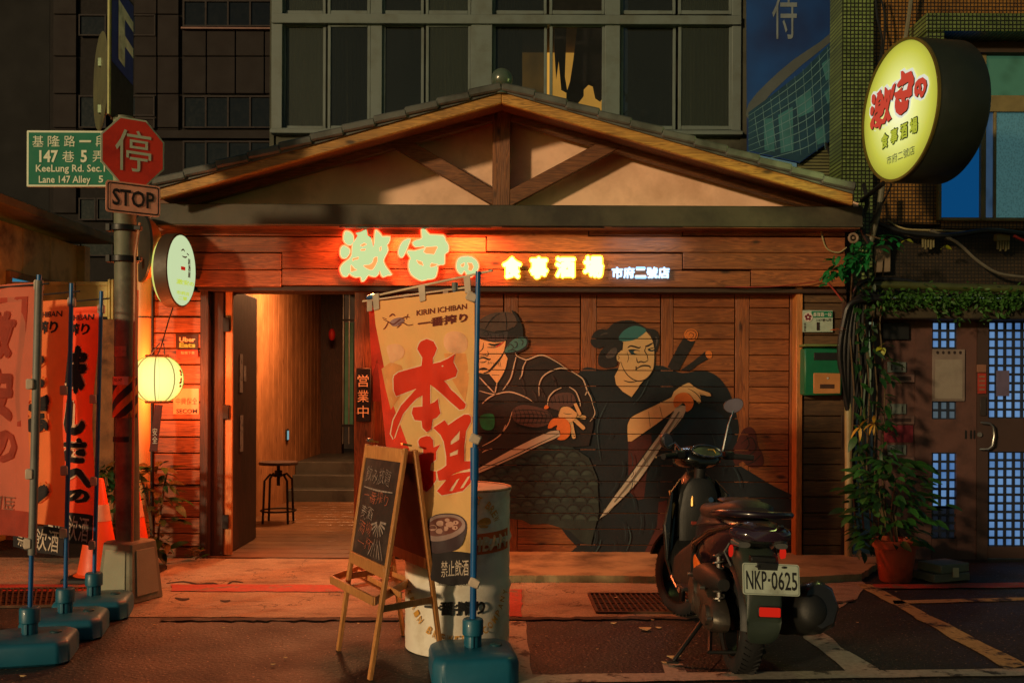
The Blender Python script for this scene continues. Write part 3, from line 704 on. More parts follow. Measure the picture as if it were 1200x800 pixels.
paint('crown_cap',m_teal,mural,[c4([(290,190),(330,140),(390,110),(450,112),(495,145),(420,205),(350,222),(300,218)])])
paint('face_line',m_line,mural,strokes=[(c4([(303,375),(320,420),(350,470),(400,510),(450,520),(500,500),(540,450),(555,400),(558,300),(548,230),(530,190)]),1.3),
 (c4([(355,272),(375,258),(405,262),(440,272),(452,262)]),1.9),(c4([(487,262),(510,255),(545,235)]),2.2),(c4([(492,268),(483,295),(500,325),(508,365)]),1.1),(c4([(508,365),(480,380),(455,374),(430,380),(422,345)]),1.5),
 (c4([(418,438),(419,410)]),1.6),(c4([(418,430),(460,407),(500,405),(522,412),(523,425)]),1.9),(c4([(325,515),(370,528),(425,522)]),1.3),(c4([(280,315),(268,335),(272,365),(288,378)]),1.1),(c4([(280,330),(292,345),(282,360)]),.8),
 (c4([(318,228),(312,290)]),1.8),(c4([(350,300),(362,345),(352,380)]),.6),(c4([(440,560),(475,520)]),1.0)])
paint('eye',pm('paint_eye',C(24,52,60)),mural,[c4([(362,290),(395,288),(440,300),(415,320),(385,322)]),c4([(508,284),(552,275),(550,296),(520,297)])])
paint('eye_lid',m_skin,mural,[c4([(400,300),(418,292),(446,297),(438,312),(412,315)]),c4([(518,276),(545,266),(556,280),(535,288)])])
paint('eye_line',m_line,mural,strokes=[(c4([(358,290),(395,286),(446,294)]),1.2),(c4([(505,282),(530,275),(552,270)]),1.1)])
paint('forearm',m_skin,mural,[[(735.5,517),(735,498),(739,489),(747,484),(762,477),(787,465),(790,458),(798,452),(807,448),(812,451),(818,455),(832,460),(833.5,464),(828,464),(820,462),(822,470),(819,473),(815,469),(808,466),(795,476),(786,484),(770,496),(750,510),(740,517)]],sm=False)
paint('hand_line',m_line,mural,strokes=[([(790,458),(798,452),(807,448),(812,451),(818,455),(832,460),(833.5,464),(828,464),(819,460)],.9),([(806,455),(812,458),(818,463),(822,470),(819,473),(815,469)],.9),([(803,460),(808,462),(813,468)],.8),([(735.5,517),(735,498),(739,489),(747,484),(762,477),(787,465)],1.0),([(773,476),(776,488)],.5),([(760,482),(762,500)],.5)])
paint('sword_blade',m_blade,mural,[[(788,484),(794,474),(806,476),(800,489),(784,509),(770,532),(747,565),(725,588),(712,601),(701,609),(708,597),(716,586),(736,559),(759,527),(777,502)]],sm=False,label='long curved blade pointing down left')
paint('blade_edge',m_line,mural,strokes=[([(790,482),(777,502),(759,527),(736,559),(716,586),(701,609)],1.2),([(799,487),(784,509),(770,532),(747,565),(725,588),(701,609)],.9)])
paint('blade_temper',pm('paint_blade_dark',C(104,96,84)),mural,strokes=[([(796,482),(782,504),(764,530),(742,561),(720,588)],3.2)])
paint('sword_guard',m_orange,mural,[[(789,471),(792,463),(801,459.5),(809,463),(813,471),(810,479),(804,482),(803,474),(799,472),(795,476),(791,477)]])
paint('robe_fold',pm('paint_fold',C(46,66,70)),mural,strokes=[([(736,616),(739,630),(734,645)],1.6),([(704,632),(702,640),(697,648)],1.4),([(830,500),(838,520),(834,540)],1.0),([(712,470),(700,500),(704,540)],.9),([(760,445),(752,462),(742,474)],1.)])
# front-left warrior
paint('trousers',m_scale,mural,[[(560,552),(585,543),(600,533),(625,524),(640,518),(665,520),(690,536),(700,560),(702,600),(692,640),(680,634),(668,622),(655,617.5),(640,613),(622,614.5),(612,609),(597,607.5),(585,600),(570,604),(560,604)]],sm=False,label='dark green trousers covered in a fish-scale pattern')
def inpoly(x,y,pl):
    r=False;n=len(pl)
    for i in range(n):
        x1,y1=pl[i];x2,y2=pl[(i+1)%n]
        if (y1>y)!=(y2>y) and x<(x2-x1)*(y-y1)/(y2-y1)+x1: r=not r
    return r
pl=[(560,552),(600,536),(640,522),(665,524),(690,538),(699,560),(700,600),(690,632),(668,616),(640,609),(612,604),(585,594),(560,600)]
sm_,st=[],[]
for j in range(9):
    for i in range(12):
        cx=556+i*15.5+(j%2)*7.7; cy=532+j*10.4+math.sin(i*.7)*3-i*.5
        if inpoly(cx,cy-3,pl):
            st.append(([(cx+7.9*math.cos(a),cy-7.6*math.sin(a)) for a in [math.pi*k/8 for k in range(9)]],1.3))
            sm_.append([(cx+5.6*math.cos(a),cy-1-5.2*math.sin(a)) for a in [math.pi*k/8 for k in range(9)]])
paint('scale_fill',pm('paint_scale_light',C(44,58,52),.5,12),mural,sm_,sm=False)
paint('scale_line',m_line,mural,strokes=st)
paint('robe',m_robeA,mural,[[(560,413),(575,425),(585,440)],[(500,430),(560,420),(585,408),(594,412),(605,415),(612,420),(622,418),(632,416),(645,420),(655,425),(665,434),(678,440),(686,452),(692,468),(696,486),(695,500),(690,522),(668,524),(640,519),(600,536),(585,546),(560,556),(500,580)]],sm=False,label='black robe with pale outline')
paint('helmet_back',m_hair,mural,[c2([(330,58),(370,90),(400,145),(418,205),(422,262),(450,262),(462,300),(450,345),(415,372),(370,388),(275,405),(268,380),(290,300),(300,215),(370,170)])])
paint('helmet',m_helm,mural,[c2([(60,190),(75,140),(130,100),(200,76),(280,70),(335,80),(362,115),(368,165),(330,200),(290,215),(200,230),(120,212)])],label='riveted brown helmet')
paint('helmet_band',pm('paint_band',C(62,54,54),.3,30),mural,[c2([(60,196),(120,212),(200,230),(290,215),(298,262),(280,292),(200,300),(120,280),(60,262)])])
paint('neck_guard',m_teal,mural,[c2([(278,385),(292,345),(330,295),(380,270),(428,268),(448,295),(442,330),(412,355),(365,375)])],label='teal neck guard')
paint('face',m_skin,mural,[c2([(60,275),(150,300),(220,305),(285,295),(270,382),(295,425),(302,435),(280,520),(240,600),(215,632),(150,552),(110,552),(60,540)])],sm=False,label='bearded face under the helmet')
hl=[([(120,210),(150,160),(190,110),(240,80)],1.1),([(200,230),(215,220),(290,215)],1.2),([(280,75),(290,140),(290,215)],.9),([(75,200),(120,212),(200,232),(290,215),(340,190)],1.2),([(80,262),(120,282),(200,302),(285,293)],1.4),
 ([(110,235),(130,222),(150,240),(135,258),(115,250)],1.0),([(165,240),(175,285)],.8),([(200,245),(205,292)],.8),([(235,245),(240,288)],.8),([(262,235),(268,280)],.8),
 ([(150,320),(200,328),(245,312)],2.6),([(140,345),(200,345),(230,335)],1.2),([(75,385),(105,355),(110,310)],1.1),([(140,375),(150,395),(140,412),(120,405),(80,415)],1.1),([(75,435),(110,425),(150,440),(168,435)],2.2),([(80,462),(115,462),(135,450)],1.2),
 ([(270,380),(250,420),(215,465),(180,505),(150,535),(110,548)],2.6),([(78,515),(110,510),(140,515)],2.2),([(150,552),(180,590),(215,632)],1.1),([(215,632),(245,590),(282,520),(300,435)],1.2),([(175,560),(235,563)],.6),
 ([(300,340),(320,320),(345,345),(330,360)],1.0),([(350,300),(372,310),(370,340),(350,352)],1.2),([(400,285),(420,300),(410,330)],1.),([(300,375),(340,365),(370,378)],1.)]
paint('face_line',m_line,mural,strokes=[(c2(a),b) for a,b in hl]+[(c2([(150+i*14,455+i*7-(i%3)*4),(146+i*13,480-i*4)]),.7) for i in range(8)])
paint('war_paint',m_redl,mural,strokes=[(c2([(205,345),(235,328),(270,300)]),1.6)])
paint('arm_net',m_net,mural,[c3([(200,85),(240,58),(300,62),(360,80),(390,112),(382,142),(320,162),(250,152),(210,130)]),c3([(370,62),(382,25),(420,2),(480,2),(500,40),(485,62),(440,82),(400,78)])])
nl=[]
for i in range(9): nl.append((c3([(210+i*20,70+i*3),(222+i*20,110),(212+i*20,152-i)]),.9))
for i in range(4): nl.append((c3([(205+i*2,85+i*18),(290,80+i*20),(385,95+i*14)]),.9))
for i in range(6): nl.append((c3([(378+i*20,18-i*2),(388+i*18,50)]),.8))
paint('net_line',m_line,mural,strokes=nl)
cap=lambda a,b,w_:[(a[0]+(b[0]-a[0])*u+w_*0,0) for u in (0,1)]
def finger(a,b,w_):
    dx,dy=b[0]-a[0],b[1]-a[1]; l=math.hypot(dx,dy); nx,ny=-dy/l*w_/2,dx/l*w_/2; ux,uy=dx/l*w_/2,dy/l*w_/2
    return [(a[0]+nx,a[1]+ny),(b[0]+nx,b[1]+ny),(b[0]+nx*.6+ux*.8,b[1]+ny*.6+uy*.8),(b[0]-nx*.6+ux*.8,b[1]-ny*.6+uy*.8),(b[0]-nx,b[1]-ny),(a[0]-nx,a[1]-ny)]
fg=[((455,95),(540,116),20),((470,105),(535,165),20),((470,110),(490,208),20),((440,70),(500,100),19),((495,50),(518,100),17)]
palm=c3([(418,100),(428,70),(470,68),(505,105),(470,140),(425,118)])
for k,(a,b,w_) in enumerate(fg):
    paint('finger_outline',m_line,mural,[c3(finger(a,b,w_+3))],sm=False); paint('finger',m_skin,mural,[c3(finger(a,b,w_-2))],sm=False)
paint('hand',m_skin,mural,[palm],label='splayed hand at the sword hilt')
paint('hand_line',m_line,mural,strokes=[(c3([(418,100),(428,70),(450,62)]),.9),(c3([(425,120),(445,130),(468,140)]),.9),(c3([(440,95),(460,100),(480,98)]),.6),(c3([(488,198),(492,205),(497,200)]),.6)])
paint('sword_blade',m_blade,mural,[c3([(30,362),(120,310),(200,265),(300,215),(380,180),(418,175),(428,200),(400,215),(330,245),(230,295),(140,335),(30,382)])],sm=False,label='straight tan blade pointing left')
paint('blade_edge',m_line,mural,strokes=[(c3([(45,362),(140,324),(230,283),(330,235),(415,195)]),1.0)])
paint('sword_guard',m_orange,mural,[c3([(368,165),(380,132),(410,115),(448,120),(472,150),(472,195),(445,220),(412,218),(425,200),(424,178),(408,172),(412,152),(395,158),(385,165)])])
paint('cord_bead',m_orange,mural,[c3([(350,68),(358,58),(368,60),(372,70),(362,76),(352,75)])])
pl_=[(c2(a),1.5) for a in ([(360,388),(372,412),(430,440),(460,440),(540,410),(600,415),(700,470),(740,500)],[(740,500),(850,565),(890,600),(920,680),(950,740),(965,800)],[(365,420),(350,480),(325,580),(290,640),(260,680)],[(445,448),(420,500),(410,560),(390,595)],[(545,725),(545,640),(570,580),(620,540),(700,510),(760,515),(800,535)],[(610,800),(620,740),(660,690),(720,660)],[(780,655),(830,690),(860,760),(868,805)],[(80,580),(135,640),(195,702)],[(80,685),(190,712),(280,695),(350,700),(450,740),(500,775)],[(100,785),(150,740),(210,708)],[(215,625),(208,665),(200,700)],[(905,720),(925,680)])]
pl_+=[(c3(a),1.2) for a in ([(200,90),(180,150),(130,210),(60,250)],[(170,150),(158,180),(140,205)],[(60,280),(80,268),(108,262)],[(580,60),(588,100),(565,135)])]
paint('robe_outline',m_pale,mural,strokes=pl_)
paint('green_patch',m_grn,mural,[[(563,487),(578,485),(579,500),(572,504),(564,500)]])

bl=[]
for i in range(46):
    x=random.uniform(690,860); y=random.uniform(470,640); 
    if inpoly(x,y,[(700,470),(800,445),(855,470),(860,540),(925,585),(925,645),(695,645)]): a=random.uniform(1.2,2.0); l_=random.uniform(8,26); bl.append(([(x,y),(x+l_*.5*math.cos(a)+2,y+l_*.5*math.sin(a)),(x+l_*math.cos(a),y+l_*math.sin(a))],random.uniform(.6,1.3)))
# brush strokes lie between the robe and later layers only where nothing is painted over them
layer_keep=layer[0]
paint('brush_stroke',pm('paint_brush_dark',C(30,46,52),.4,20),mural,strokes=[q for q in bl if not inpoly(q[0][0][0],q[0][0][1],[(730,450),(850,440),(850,500),(735,525),(690,620),(690,590)])],)['kind']='stuff'
bl=[]
for i in range(30):
    x=random.uniform(585,690); y=random.uniform(425,520)
    if inpoly(x,y,[(600,430),(650,430),(680,450),(690,500),(690,515),(650,515),(600,460)]): bl.append(([(x,y),(x+4,y+6),(x+5,y+14)],.8))
paint('brush_stroke',pm('paint_brush_brown',C(52,38,34),.4,20),mural,strokes=[q for q in bl if not inpoly(q[0][0][0],q[0][0][1],[(595,460),(690,455),(692,520),(600,520)])])['kind']='stuff'
# ------------------------------------------------------------------ upper building with white windows
YU=1.35
ub=thing('apartment_building','pale apartment wall with white aluminium windows rising behind the gable roof','building',P(600,160,YU))
wallm=mat('render_grey',C(70,72,60),.85,var=.15,vs_=2,bump=.2,dirt=C(44,44,36))
mb=MB(); mb.bp(316,-60,878,-40,YU,.25); mb.bp(316,158,878,300,YU,.25); mb.bp(868,-60,878,300,YU-.02,.3); mb.bp(316,-60,321,300,YU-.02,.3)
mb.build('wall',wallm,ub,smooth=0)
gl=glass('window_glass',(.020,.024,.022,1),.72,.06)
gfrost=glass('window_glass_frosted',(.035,.045,.036,1),.62,.30)
ybar=[(-56,-50),(14,31),(148,156)]
vert=[(318,331,.05),(434,448,.03),(552,577,.05),(709,727,.05),(858,869,.05)]
for i,(a,b,d) in enumerate(vert):
    mb=MB(); mb.bp(a,-60,b,157,YU-d,.12); mb.build('window_mullion',alu,ub,bevel=.006)
for a,b in ybar[1:]:
    mb=MB(); mb.bp(318,a+3,869,b-3,YU-.075,.11); mb.build('window_transom',alu,ub,bevel=.005)
mb=MB(); mb.bp(316,152,871,157,YU-.10,.2); mb.build('window_sill',alu,ub,bevel=.006)
gclear=glass('window_glass_clear',(.03,.03,.025,1),.22,.05)
panes=[(331,382,gfrost),(384,434,gl),(448,497,gl),(499,552,gfrost),(577,641,gl),(644,709,gclear),(727,792,gl),(795,858,gfrost)]
for i,(a,b,g) in enumerate(panes):
    for (t,bt) in ((-50,17),(28,152)):
        fr=MB(); yy=YU+(.0 if i%2 else .03)-.03; w_=3.6
        fr.bp(a,t,a+w_,bt,yy,.03);fr.bp(b-w_,t,b,bt,yy,.03);fr.bp(a+w_,bt-w_-1,b-w_,bt,yy+.001,.028);fr.bp(a+w_,t,b-w_,t+w_,yy+.001,.028)
        f=fr.build('window_sash',alu,ub,bevel=.004)
        pn=MB(); pn.bp(a+w_-.5,t+w_-.5,b-w_+.5,bt-w_,yy+.014,.005); pn.build('pane',g,f,smooth=0)
# lit room behind the middle window
room=thing('lit_room','warm lit room seen behind the middle upper window through hanging clothes','room',P(650,150,YU+2.2))
mb=MB(); mb.bp(570,-60,730,300,YU+2.2,.05); mb.build('back_wall',mat('room_wall',C(170,140,90),.8),room,smooth=0)
mb=MB(); mb.bp(600,62,716,215,YU+2.1,.04); mb.build('lit_curtain',emis('room_glow',C(226,164,66),.75),room,smooth=0)
mb=MB(); 
mb.bp(316,-60,568,300,YU+1.6,.05); mb.bp(736,-60,880,300,YU+1.6,.05); mb.build('dark_partition',mat('room_dark',C(30,28,24),.9),room,smooth=0)
cloth=mat('dark_cloth',C(22,18,18),.9,bump=.3,bs=20)
def garment(name,label,pts,Y,grp=None,m=cloth):
    mb=MB(); f=lambda u,v:P(u,v,Y+.012*math.sin(u*.6)+.01*math.sin(v*.25))
    mb.flat([pts],f,(0,1,0),.05); o=mb.build(name,m,smooth=60); o['label']=label; o['category']='clothing'
    if grp:o['group']=grp
    return o
#
garment('hanging_trousers','narrow dark garment hanging behind the middle upper window, left of the wide coat',[(650,28),(664,28),(663,60),(662,90),(665,108),(658,104),(655,70),(652,92),(650,60)],YU+.35)
garment('hanging_coat','wide dark coat with ragged hem hanging before the lit upper window',[(677,28),(707,28),(709,70),(709,92),(707,112),(704,118),(698,114),(695,100),(690,98),(684,104),(684,112),(676,122),(664,120),(664,108),(668,96),(672,70)],YU+.45)
garment('hanging_shirt','dark shirt hanging high behind the right part of the upper windows',[(735,30),(780,30),(782,60),(778,92),(745,94),(742,60)],YU+.4)
garment('hanging_towel','thin pale towel hanging behind the left-centre upper window',[(478,34),(484,34),(485,62),(488,72),(480,70)],YU+.3,m=mat('pale_cloth',C(110,110,100),.9))
for lab,x0,x1,YY in (('grey-green net curtain behind the leftmost upper window panes',334,430,.22),('grey-green net curtain behind the left-centre upper window pane',500,550,.22),('dark drawn curtain behind the centre upper window pane',579,612,.22),('grey-green net curtain behind the rightmost upper window pane',797,856,.22)):
    mb=MB(); n_c=int((x1-x0)*1.5); vs=[]
    for y_ in (-50,20,90,154):
        for i in range(n_c+1): x_=x0+(x1-x0)*i/n_c; vs.append(P(x_,y_,YU+YY+.03*math.sin(i*.9)+.015*math.sin(i*.37+y_*.02)))
    mb.add(vs,[(j*(n_c+1)+i,j*(n_c+1)+i+1,(j+1)*(n_c+1)+i+1,(j+1)*(n_c+1)+i) for j in range(3) for i in range(n_c)]); o=mb.build('net_curtain',mat('net_curtain',C(96,100,78),.9,var=.3,vs_=2),smooth=60); o['label']=lab; o['category']='curtain'
# clip lamp and hoop behind glass
fan=thing('clamp_fan','small pale clip fan on an arm behind the upper window right of the coat','fan',P(752,140,YU+.3))
mb=MB(); mb.tube([P(729,107,YU+.3),P(740,120,YU+.3),P(750,134,YU+.28)],.012,6); mb.build('arm',steel,fan)
mb=MB(); mb.tube([P(744+14*math.cos(a),137-0+8*math.sin(a),YU+.25) for a in [k*.5 for k in range(14)]],.008,6); mb.ball(P(757,132,YU+.25),.05,12); mb.build('head',steel,fan)
mb=MB(); mb.tube([P(762+28*math.cos(a),120-26*math.sin(a),YU+.32) for a in [k*math.pi/12 for k in range(13)]],.014,6); o=mb.build('drying_rack_hoop',mat('hoop_grey',C(90,88,76),.6)); o['label']='grey curved hoop of a drying rack behind the upper window'; o['category']='rack'
for x in (772,779):
    mb=MB(); mb.bp(x,118,x+1.5,150,YU+.3,.02); o=mb.build('rack_rod',MATS['hoop_grey']); o['label']=('left' if x<775 else 'right')+' thin upright rod under the grey drying-rack hoop behind the window'; o['category']='rack'; o['group']='rods of the drying rack behind the window'

# ------------------------------------------------------------------ dark background building on the left
YB=9.5
db=thing('background_building','dark panelled building with small windows filling the upper left behind the signs','building',P(200,300,YB))
dpan=mat('stone_panel_dark',C(27,19,18),.85,var=.12,vs_=1,bump=.2,rv=.10); dfr=mat('frame_dark',C(34,25,25),.75); dgl=mat('glass_dark',C(14,14,15),.15,bump=0)
mb=MB(); mb.bp(58,-80,345,420,YB+.06,.4); mb.build('wall',mat('joint_dark',C(18,13,12),.9),db,smooth=0)
for xs,ys in (([62,90],[-60,-20,17,66,110,150,200,250]),([157,184,210],[-60,-20,17,66,110,150]),([184,210],[150,153]),([213,242,276,310,344],[-20,0]),([213,242,276,310,344],[33,66,110])):
    for a,b in zip(xs[:-1],xs[1:]):
        for c_,d_ in zip(ys[:-1],ys[1:]):
            mb=MB(); mb.bp(a+.5,c_+.5,b-.5,d_-.5,YB+random.uniform(-.01,.01),.05); mb.build('panel',dpan,db,smooth=0,bevel=.01)
mb=MB(); mb.bp(212,32,345,34,YB-.08,.12); mb.build('rail',mat('rail_pale',C(120,84,72),.5),db)
for y0,y1 in ((0,31),(112,150),(165,205)):
    for i,x in enumerate(range(214,344,26)):
        f=MB(); f.bp(x,y0,x+26,y0+2,YB-.01,.05);f.bp(x,y0+2,x+2,y1,YB-.01,.05);f.bp(x+2,y1-1.5,x+26,y1,YB-.01,.05); o=f.build('window_frame',dfr,db)
        g=MB(); g.bp(x+2,y0+2,x+26,y1-1.5,YB+.02,.01); g.build('pane',dgl,o,smooth=0)
mb=MB(); mb.bp(184,153,345,162,YB-.05,.1); mb.build('ledge',dpan,db)
for (x0,y0,x1,y1) in ((92,17,124,42),(92,112,124,150),(152,17,182,42),(152,112,181,136),(152,138,181,150),(92,232,112,258),(113,232,132,258),(92,284,132,300)):
    f=MB(); f.bp(x0,y0,x1,y0+1.5,YB-.03,.05);f.bp(x0,y1-1.5,x1,y1,YB-.03,.05);f.bp(x0,y0+1.5,x0+1.5,y1-1.5,YB-.03,.05);f.bp(x1-1.5,y0+1.5,x1,y1-1.5,YB-.03,.05); o=f.build('window_frame',dfr,db)
    g=MB(); g.bp(x0+1.5,y0+1.5,x1-1.5,y1-1.5,YB,.01); g.build('pane',dgl,o,smooth=0)
mb=MB(); mb.bp(-700,-300,58,470,YB+5,.5); o=mb.build('dark_tower',mat('tower_dark',C(12,12,12),.9,var=.3,vs_=.5)); o['label']='black unlit tower at the far left edge of the scene'; o['category']='building'
mb=MB(); mb.bp(330,-400,900,-70,YU,.3); mb.build('upper_wall',wallm,ub,smooth=0)
mb=MB(); mb.bp(56,-400,346,-78,YB,.3); mb.build('upper_wall',dpan,db,smooth=0)

# ------------------------------------------------------------------ left shed and fence
shed=thing('guard_shed','cream-yellow shed with flat overhanging roof and a blue-lit window at the left edge','shed',(-4.7,2.6,0))
cream=mat('cream_panel',C(214,192,112),.6,var=.1,vs_=2,bump=.1,dirt=C(110,96,54),ds=1.5)
def ybox(mb,x0,x1,y0,y1,z0,z1): mb.box(((x0+x1)/2,(y0+y1)/2,(z0+z1)/2),(x1-x0,y1-y0,z1-z0))
def shed_side(px):  # Y where the wall plane X=-4.7 meets the pixel column
    return 4.7*F/(600-px)-CAMD
for a,b in ((-60,26),(26,58),(58,90)):
    y0,y1=shed_side(a),shed_side(b); mb=MB(); ybox(mb,-4.76,-4.70,y0+.005,y1-.005,0 if a>60 else 0,2.95); 
    # window opening is laid on top as a framed pane
    mb.build('wall_panel',cream,shed,smooth=0,bevel=.006)
mb=MB(); y0=shed_side(90); ybox(mb,-4.72,-4.62,y0,y0+.14,0,2.95); mb.build('corner_post',cream,shed,bevel=.008)
mb=MB(); ybox(mb,-7,-4.72,y0+.02,y0+.12,0,2.95); mb.build('end_wall',cream,shed,smooth=0)
mb=MB(); a=P(0,232,.2);b=P(125,281,2.65); mb.add([(-4.40,-1.5,3.0),(-4.40,2.7,3.0),(-8,2.7,3.0),(-8,-1.5,3.0),(-4.40,-1.5,3.09),(-4.40,2.7,3.09),(-8,2.7,3.09),(-8,-1.5,3.09)],[(0,1,2,3),(4,5,6,7),(0,1,5,4),(1,2,6,5),(2,3,7,6),(3,0,4,7)]); mb.build('roof',mat('shed_roof',C(120,108,62),.7,var=.2,vs_=3,bump=.2,dirt=C(70,64,40)),shed,bevel=.01)
ya,ybb=shed_side(6),shed_side(80)
mb=MB(); ybox(mb,-4.70,-4.66,ya,ybb,2.44,2.50); ybox(mb,-4.70,-4.66,ya,ya+.05,1.3,2.44); ybox(mb,-4.70,-4.66,ybb-.05,ybb,1.3,2.44); ybox(mb,-4.70,-4.66,ya,ybb,1.25,1.3)
f=mb.build('window_frame',mat('frame_ochre',C(150,116,54),.6),shed,bevel=.004)
mb=MB(); ybox(mb,-4.698,-4.69,ya+.05,ybb-.05,1.3,2.44); mb.build('pane',emis('shed_window_glow',C(70,150,180),.55),f,smooth=0)
fen=thing('panel_fence','cream panel fence on a stucco wall behind the banners','fence',(-4.4,1.0,0))
mb=MB(); mb.bp(-40,374,133,700,.95,.12); mb.build('stucco_wall',mat('stucco_rough',C(150,96,56),.9,var=.25,vs_=5,bump=1.0,bs=28,dirt=C(90,56,34),ds=4),fen,smooth=0)
for a,b in ((-40,48),(49,88),(89,126)):
    mb=MB(); mb.bp(a,332,b,371,1.0,.03); mb.build('panel',cream,fen,smooth=0,bevel=.004)
    mb=MB(); mb.bp(a,330,b,334,.985,.05); mb.build('rail',cream,fen,smooth=0)
for a in (126,130):
    mb=MB(); mb.bp(a,327,a+3,374,.98,.05); mb.build('post',cream,fen,smooth=0,bevel=.004)

# ------------------------------------------------------------------ banners
teal=mat('teal_plastic',C(20,92,116),.45,var=.12,vs_=5,bump=.1,coat=.1); bluep=mat('blue_pole',C(20,90,150),.35,coat=.3,bump=0)
strapm=mat('strap_white',C(190,170,150),.8,bump=.2); greyp=mat('grey_pole',C(120,118,112),.5,bump=.1)
def banner_base(t,c,yaw,w=.40,d=.36,h=.125):
    M=Matrix.Rotation(yaw,3,'Z'); mb=MB()
    def ring(k,z,ch=.05):
        a,b=w/2*k,d/2*k; cc=ch*k
        return [Vector(c)+M@Vector((x,y,z)) for x,y in ((-a+cc,-b),(a-cc,-b),(a,-b+cc),(a,b-cc),(a-cc,b),(-a+cc,b),(-a,b-cc),(-a,-b+cc))]
    mb.loft([ring(.97,.0),ring(1,.012),ring(1,h*.70),ring(.96,h*.86),ring(.84,h*.97),ring(.35,h)]); mb.build('base',teal,t,smooth=50,bevel=.014,bseg=3)
    mb=MB(); z=h
    mb.lathe([(.036,h-.01),(.036,h+.05),(.034,h+.055),(.052,h+.06),(.052,h+.13),(.045,h+.14),(.0225,h+.14)],c,n=20)
    for k in range(4): 
        a=k*math.pi/2; mb.box(Vector(c)+Vector((math.cos(a)*.036,math.sin(a)*.036,h+.03)),(.014,.014,.06))
    mb.build('pole_socket',teal,t,bevel=.003)
    mb=MB(); mb.lathe([(.03,h-.012),(.03,h+.004),(.022,h+.008)],Vector(c)+M@Vector((w*.28,.02,0)),n=14); mb.build('water_cap',mat('teal_dark',C(14,66,76),.5),t)
    mb=MB(); text(mb,'はためく' if 0 else 'ITC\u2022KL',quad3(Vector(c)+M@Vector((-.16,-d*.32,h*.985-.012)),M@Vector((.10,0,0)),M@Vector((0,.022,.003))),.01); mb.build('embossed_mark',redp,t,smooth=0)
# main banner: cloth plane through the pole (right, near) and its left edge (farther)
PY=-3.38
tb=thing('banner_stand','tall yellow banner with large red characters on a teal base before the white drum','banner',G(553,768))
pc=G(553,768); pc.y=PY; pc=Vector((P(554,768,PY).x,PY,0)); 
banner_base(tb,pc,R(8),.42,.40,.15)
ptop=P(560.5,318,PY-.02)
mb=MB(); mb.cyl(pc+Vector((0,0,.2)),P(556,560,PY),.0165,.0165,14); mb.cyl(P(556,560,PY),ptop,.0125,.0125,14); mb.build('pole',bluep,tb)
mb=MB(); mb.cyl(P(556.1,524,PY),P(556,562,PY),.021,.021,14); mb.build('pole_sleeve',bluep,tb)
def Yc(u,v): return PY+.02+(556-u)*.0030+ .016*math.sin((u+v*.35)*.13)*min(1,max(0,(v-356)/90))+.012*math.sin(v*.035)+.010*math.sin((u*.7-v*.22)*.31)*min(1,max(0,(v-350)/60))
dr_=lambda off: (lambda u,v: P(u,v,Yc(u,v)-off))
ba=P(433,348,PY+.39); bb=P(577,317,PY-.05)
mb=MB(); mb.cyl(ba,bb,.006,.006,8); mb.build('cross_bar',mat('bar_cream',C(214,190,160),.5),tb)
mb=MB(); mb.cyl(P(431,348.5,PY+.395),P(441,346.5,PY+.37),.013,.013,10); mb.build('bar_cap',bluep,tb)
bord=[(438,357),(441,353),(460,351),(480,348.5),(500,346),(520,344),(540,341),(553,341),(556,346),(556,420),(555.5,520),(555,600),(554.5,640),(554,680),(546,684),(530,686),(515,683),(505,679),(500,640),(497,600),(493,570),(487,550),(480,527),(470,500),(462,478),(455,455),(450,430),(445,405),(440,380)]
def gridded(loops,f,mb,step=6,nrm=None):
    m2=MB(); m2.flat(loops,lambda u,v:(u,v,0)); bm=bmesh.new(); vs=[bm.verts.new(v) for v in m2.v]
    for q in m2.f:
        try: bm.faces.new([vs[i] for i in q])
        except ValueError: pass
    x0=min(v.x for v in m2.v);x1=max(v.x for v in m2.v);y0=min(v.y for v in m2.v);y1=max(v.y for v in m2.v)
    k=math.floor(x0/step)+1
    while k*step<x1: bmesh.ops.bisect_plane(bm,geom=bm.verts[:]+bm.edges[:]+bm.faces[:],plane_co=(k*step,0,0),plane_no=(1,0,0),dist=1e-4); k+=1
    k=math.floor(y0/step)+1
    while k*step<y1: bmesh.ops.bisect_plane(bm,geom=bm.verts[:]+bm.edges[:]+bm.faces[:],plane_co=(0,k*step,0),plane_no=(0,1,0),dist=1e-4); k+=1
    bm.verts.index_update(); o=len(mb.v)
    mb.v+=[Vector(f(v.co.x,v.co.y)) for v in bm.verts]
    for q in bm.faces: mb.f.append([v.index+o for v in q.verts]); mb.m.append(mb.mi)
    bm.free()
clothy=mat('banner_cloth_yellow',C(255,204,132),.8,var=.05,vs_=4,bump=.5,bs=90,trans=.35)
clothr=mat('banner_red',C(238,60,26),.8,var=.06,bump=.2,trans=.25)
clothd=mat('banner_dark',C(30,22,24),.8,var=.1,bump=.2)
clothw=mat('banner_pale',C(246,214,176),.8,var=.05,bump=.1,trans=.2)
clothb=mat('banner_brown',C(104,36,26),.8,bump=.1)
mb=MB(); gridded([bord],dr_(0),mb,6); o=mb.build('flag',clothy,tb,smooth=60); 
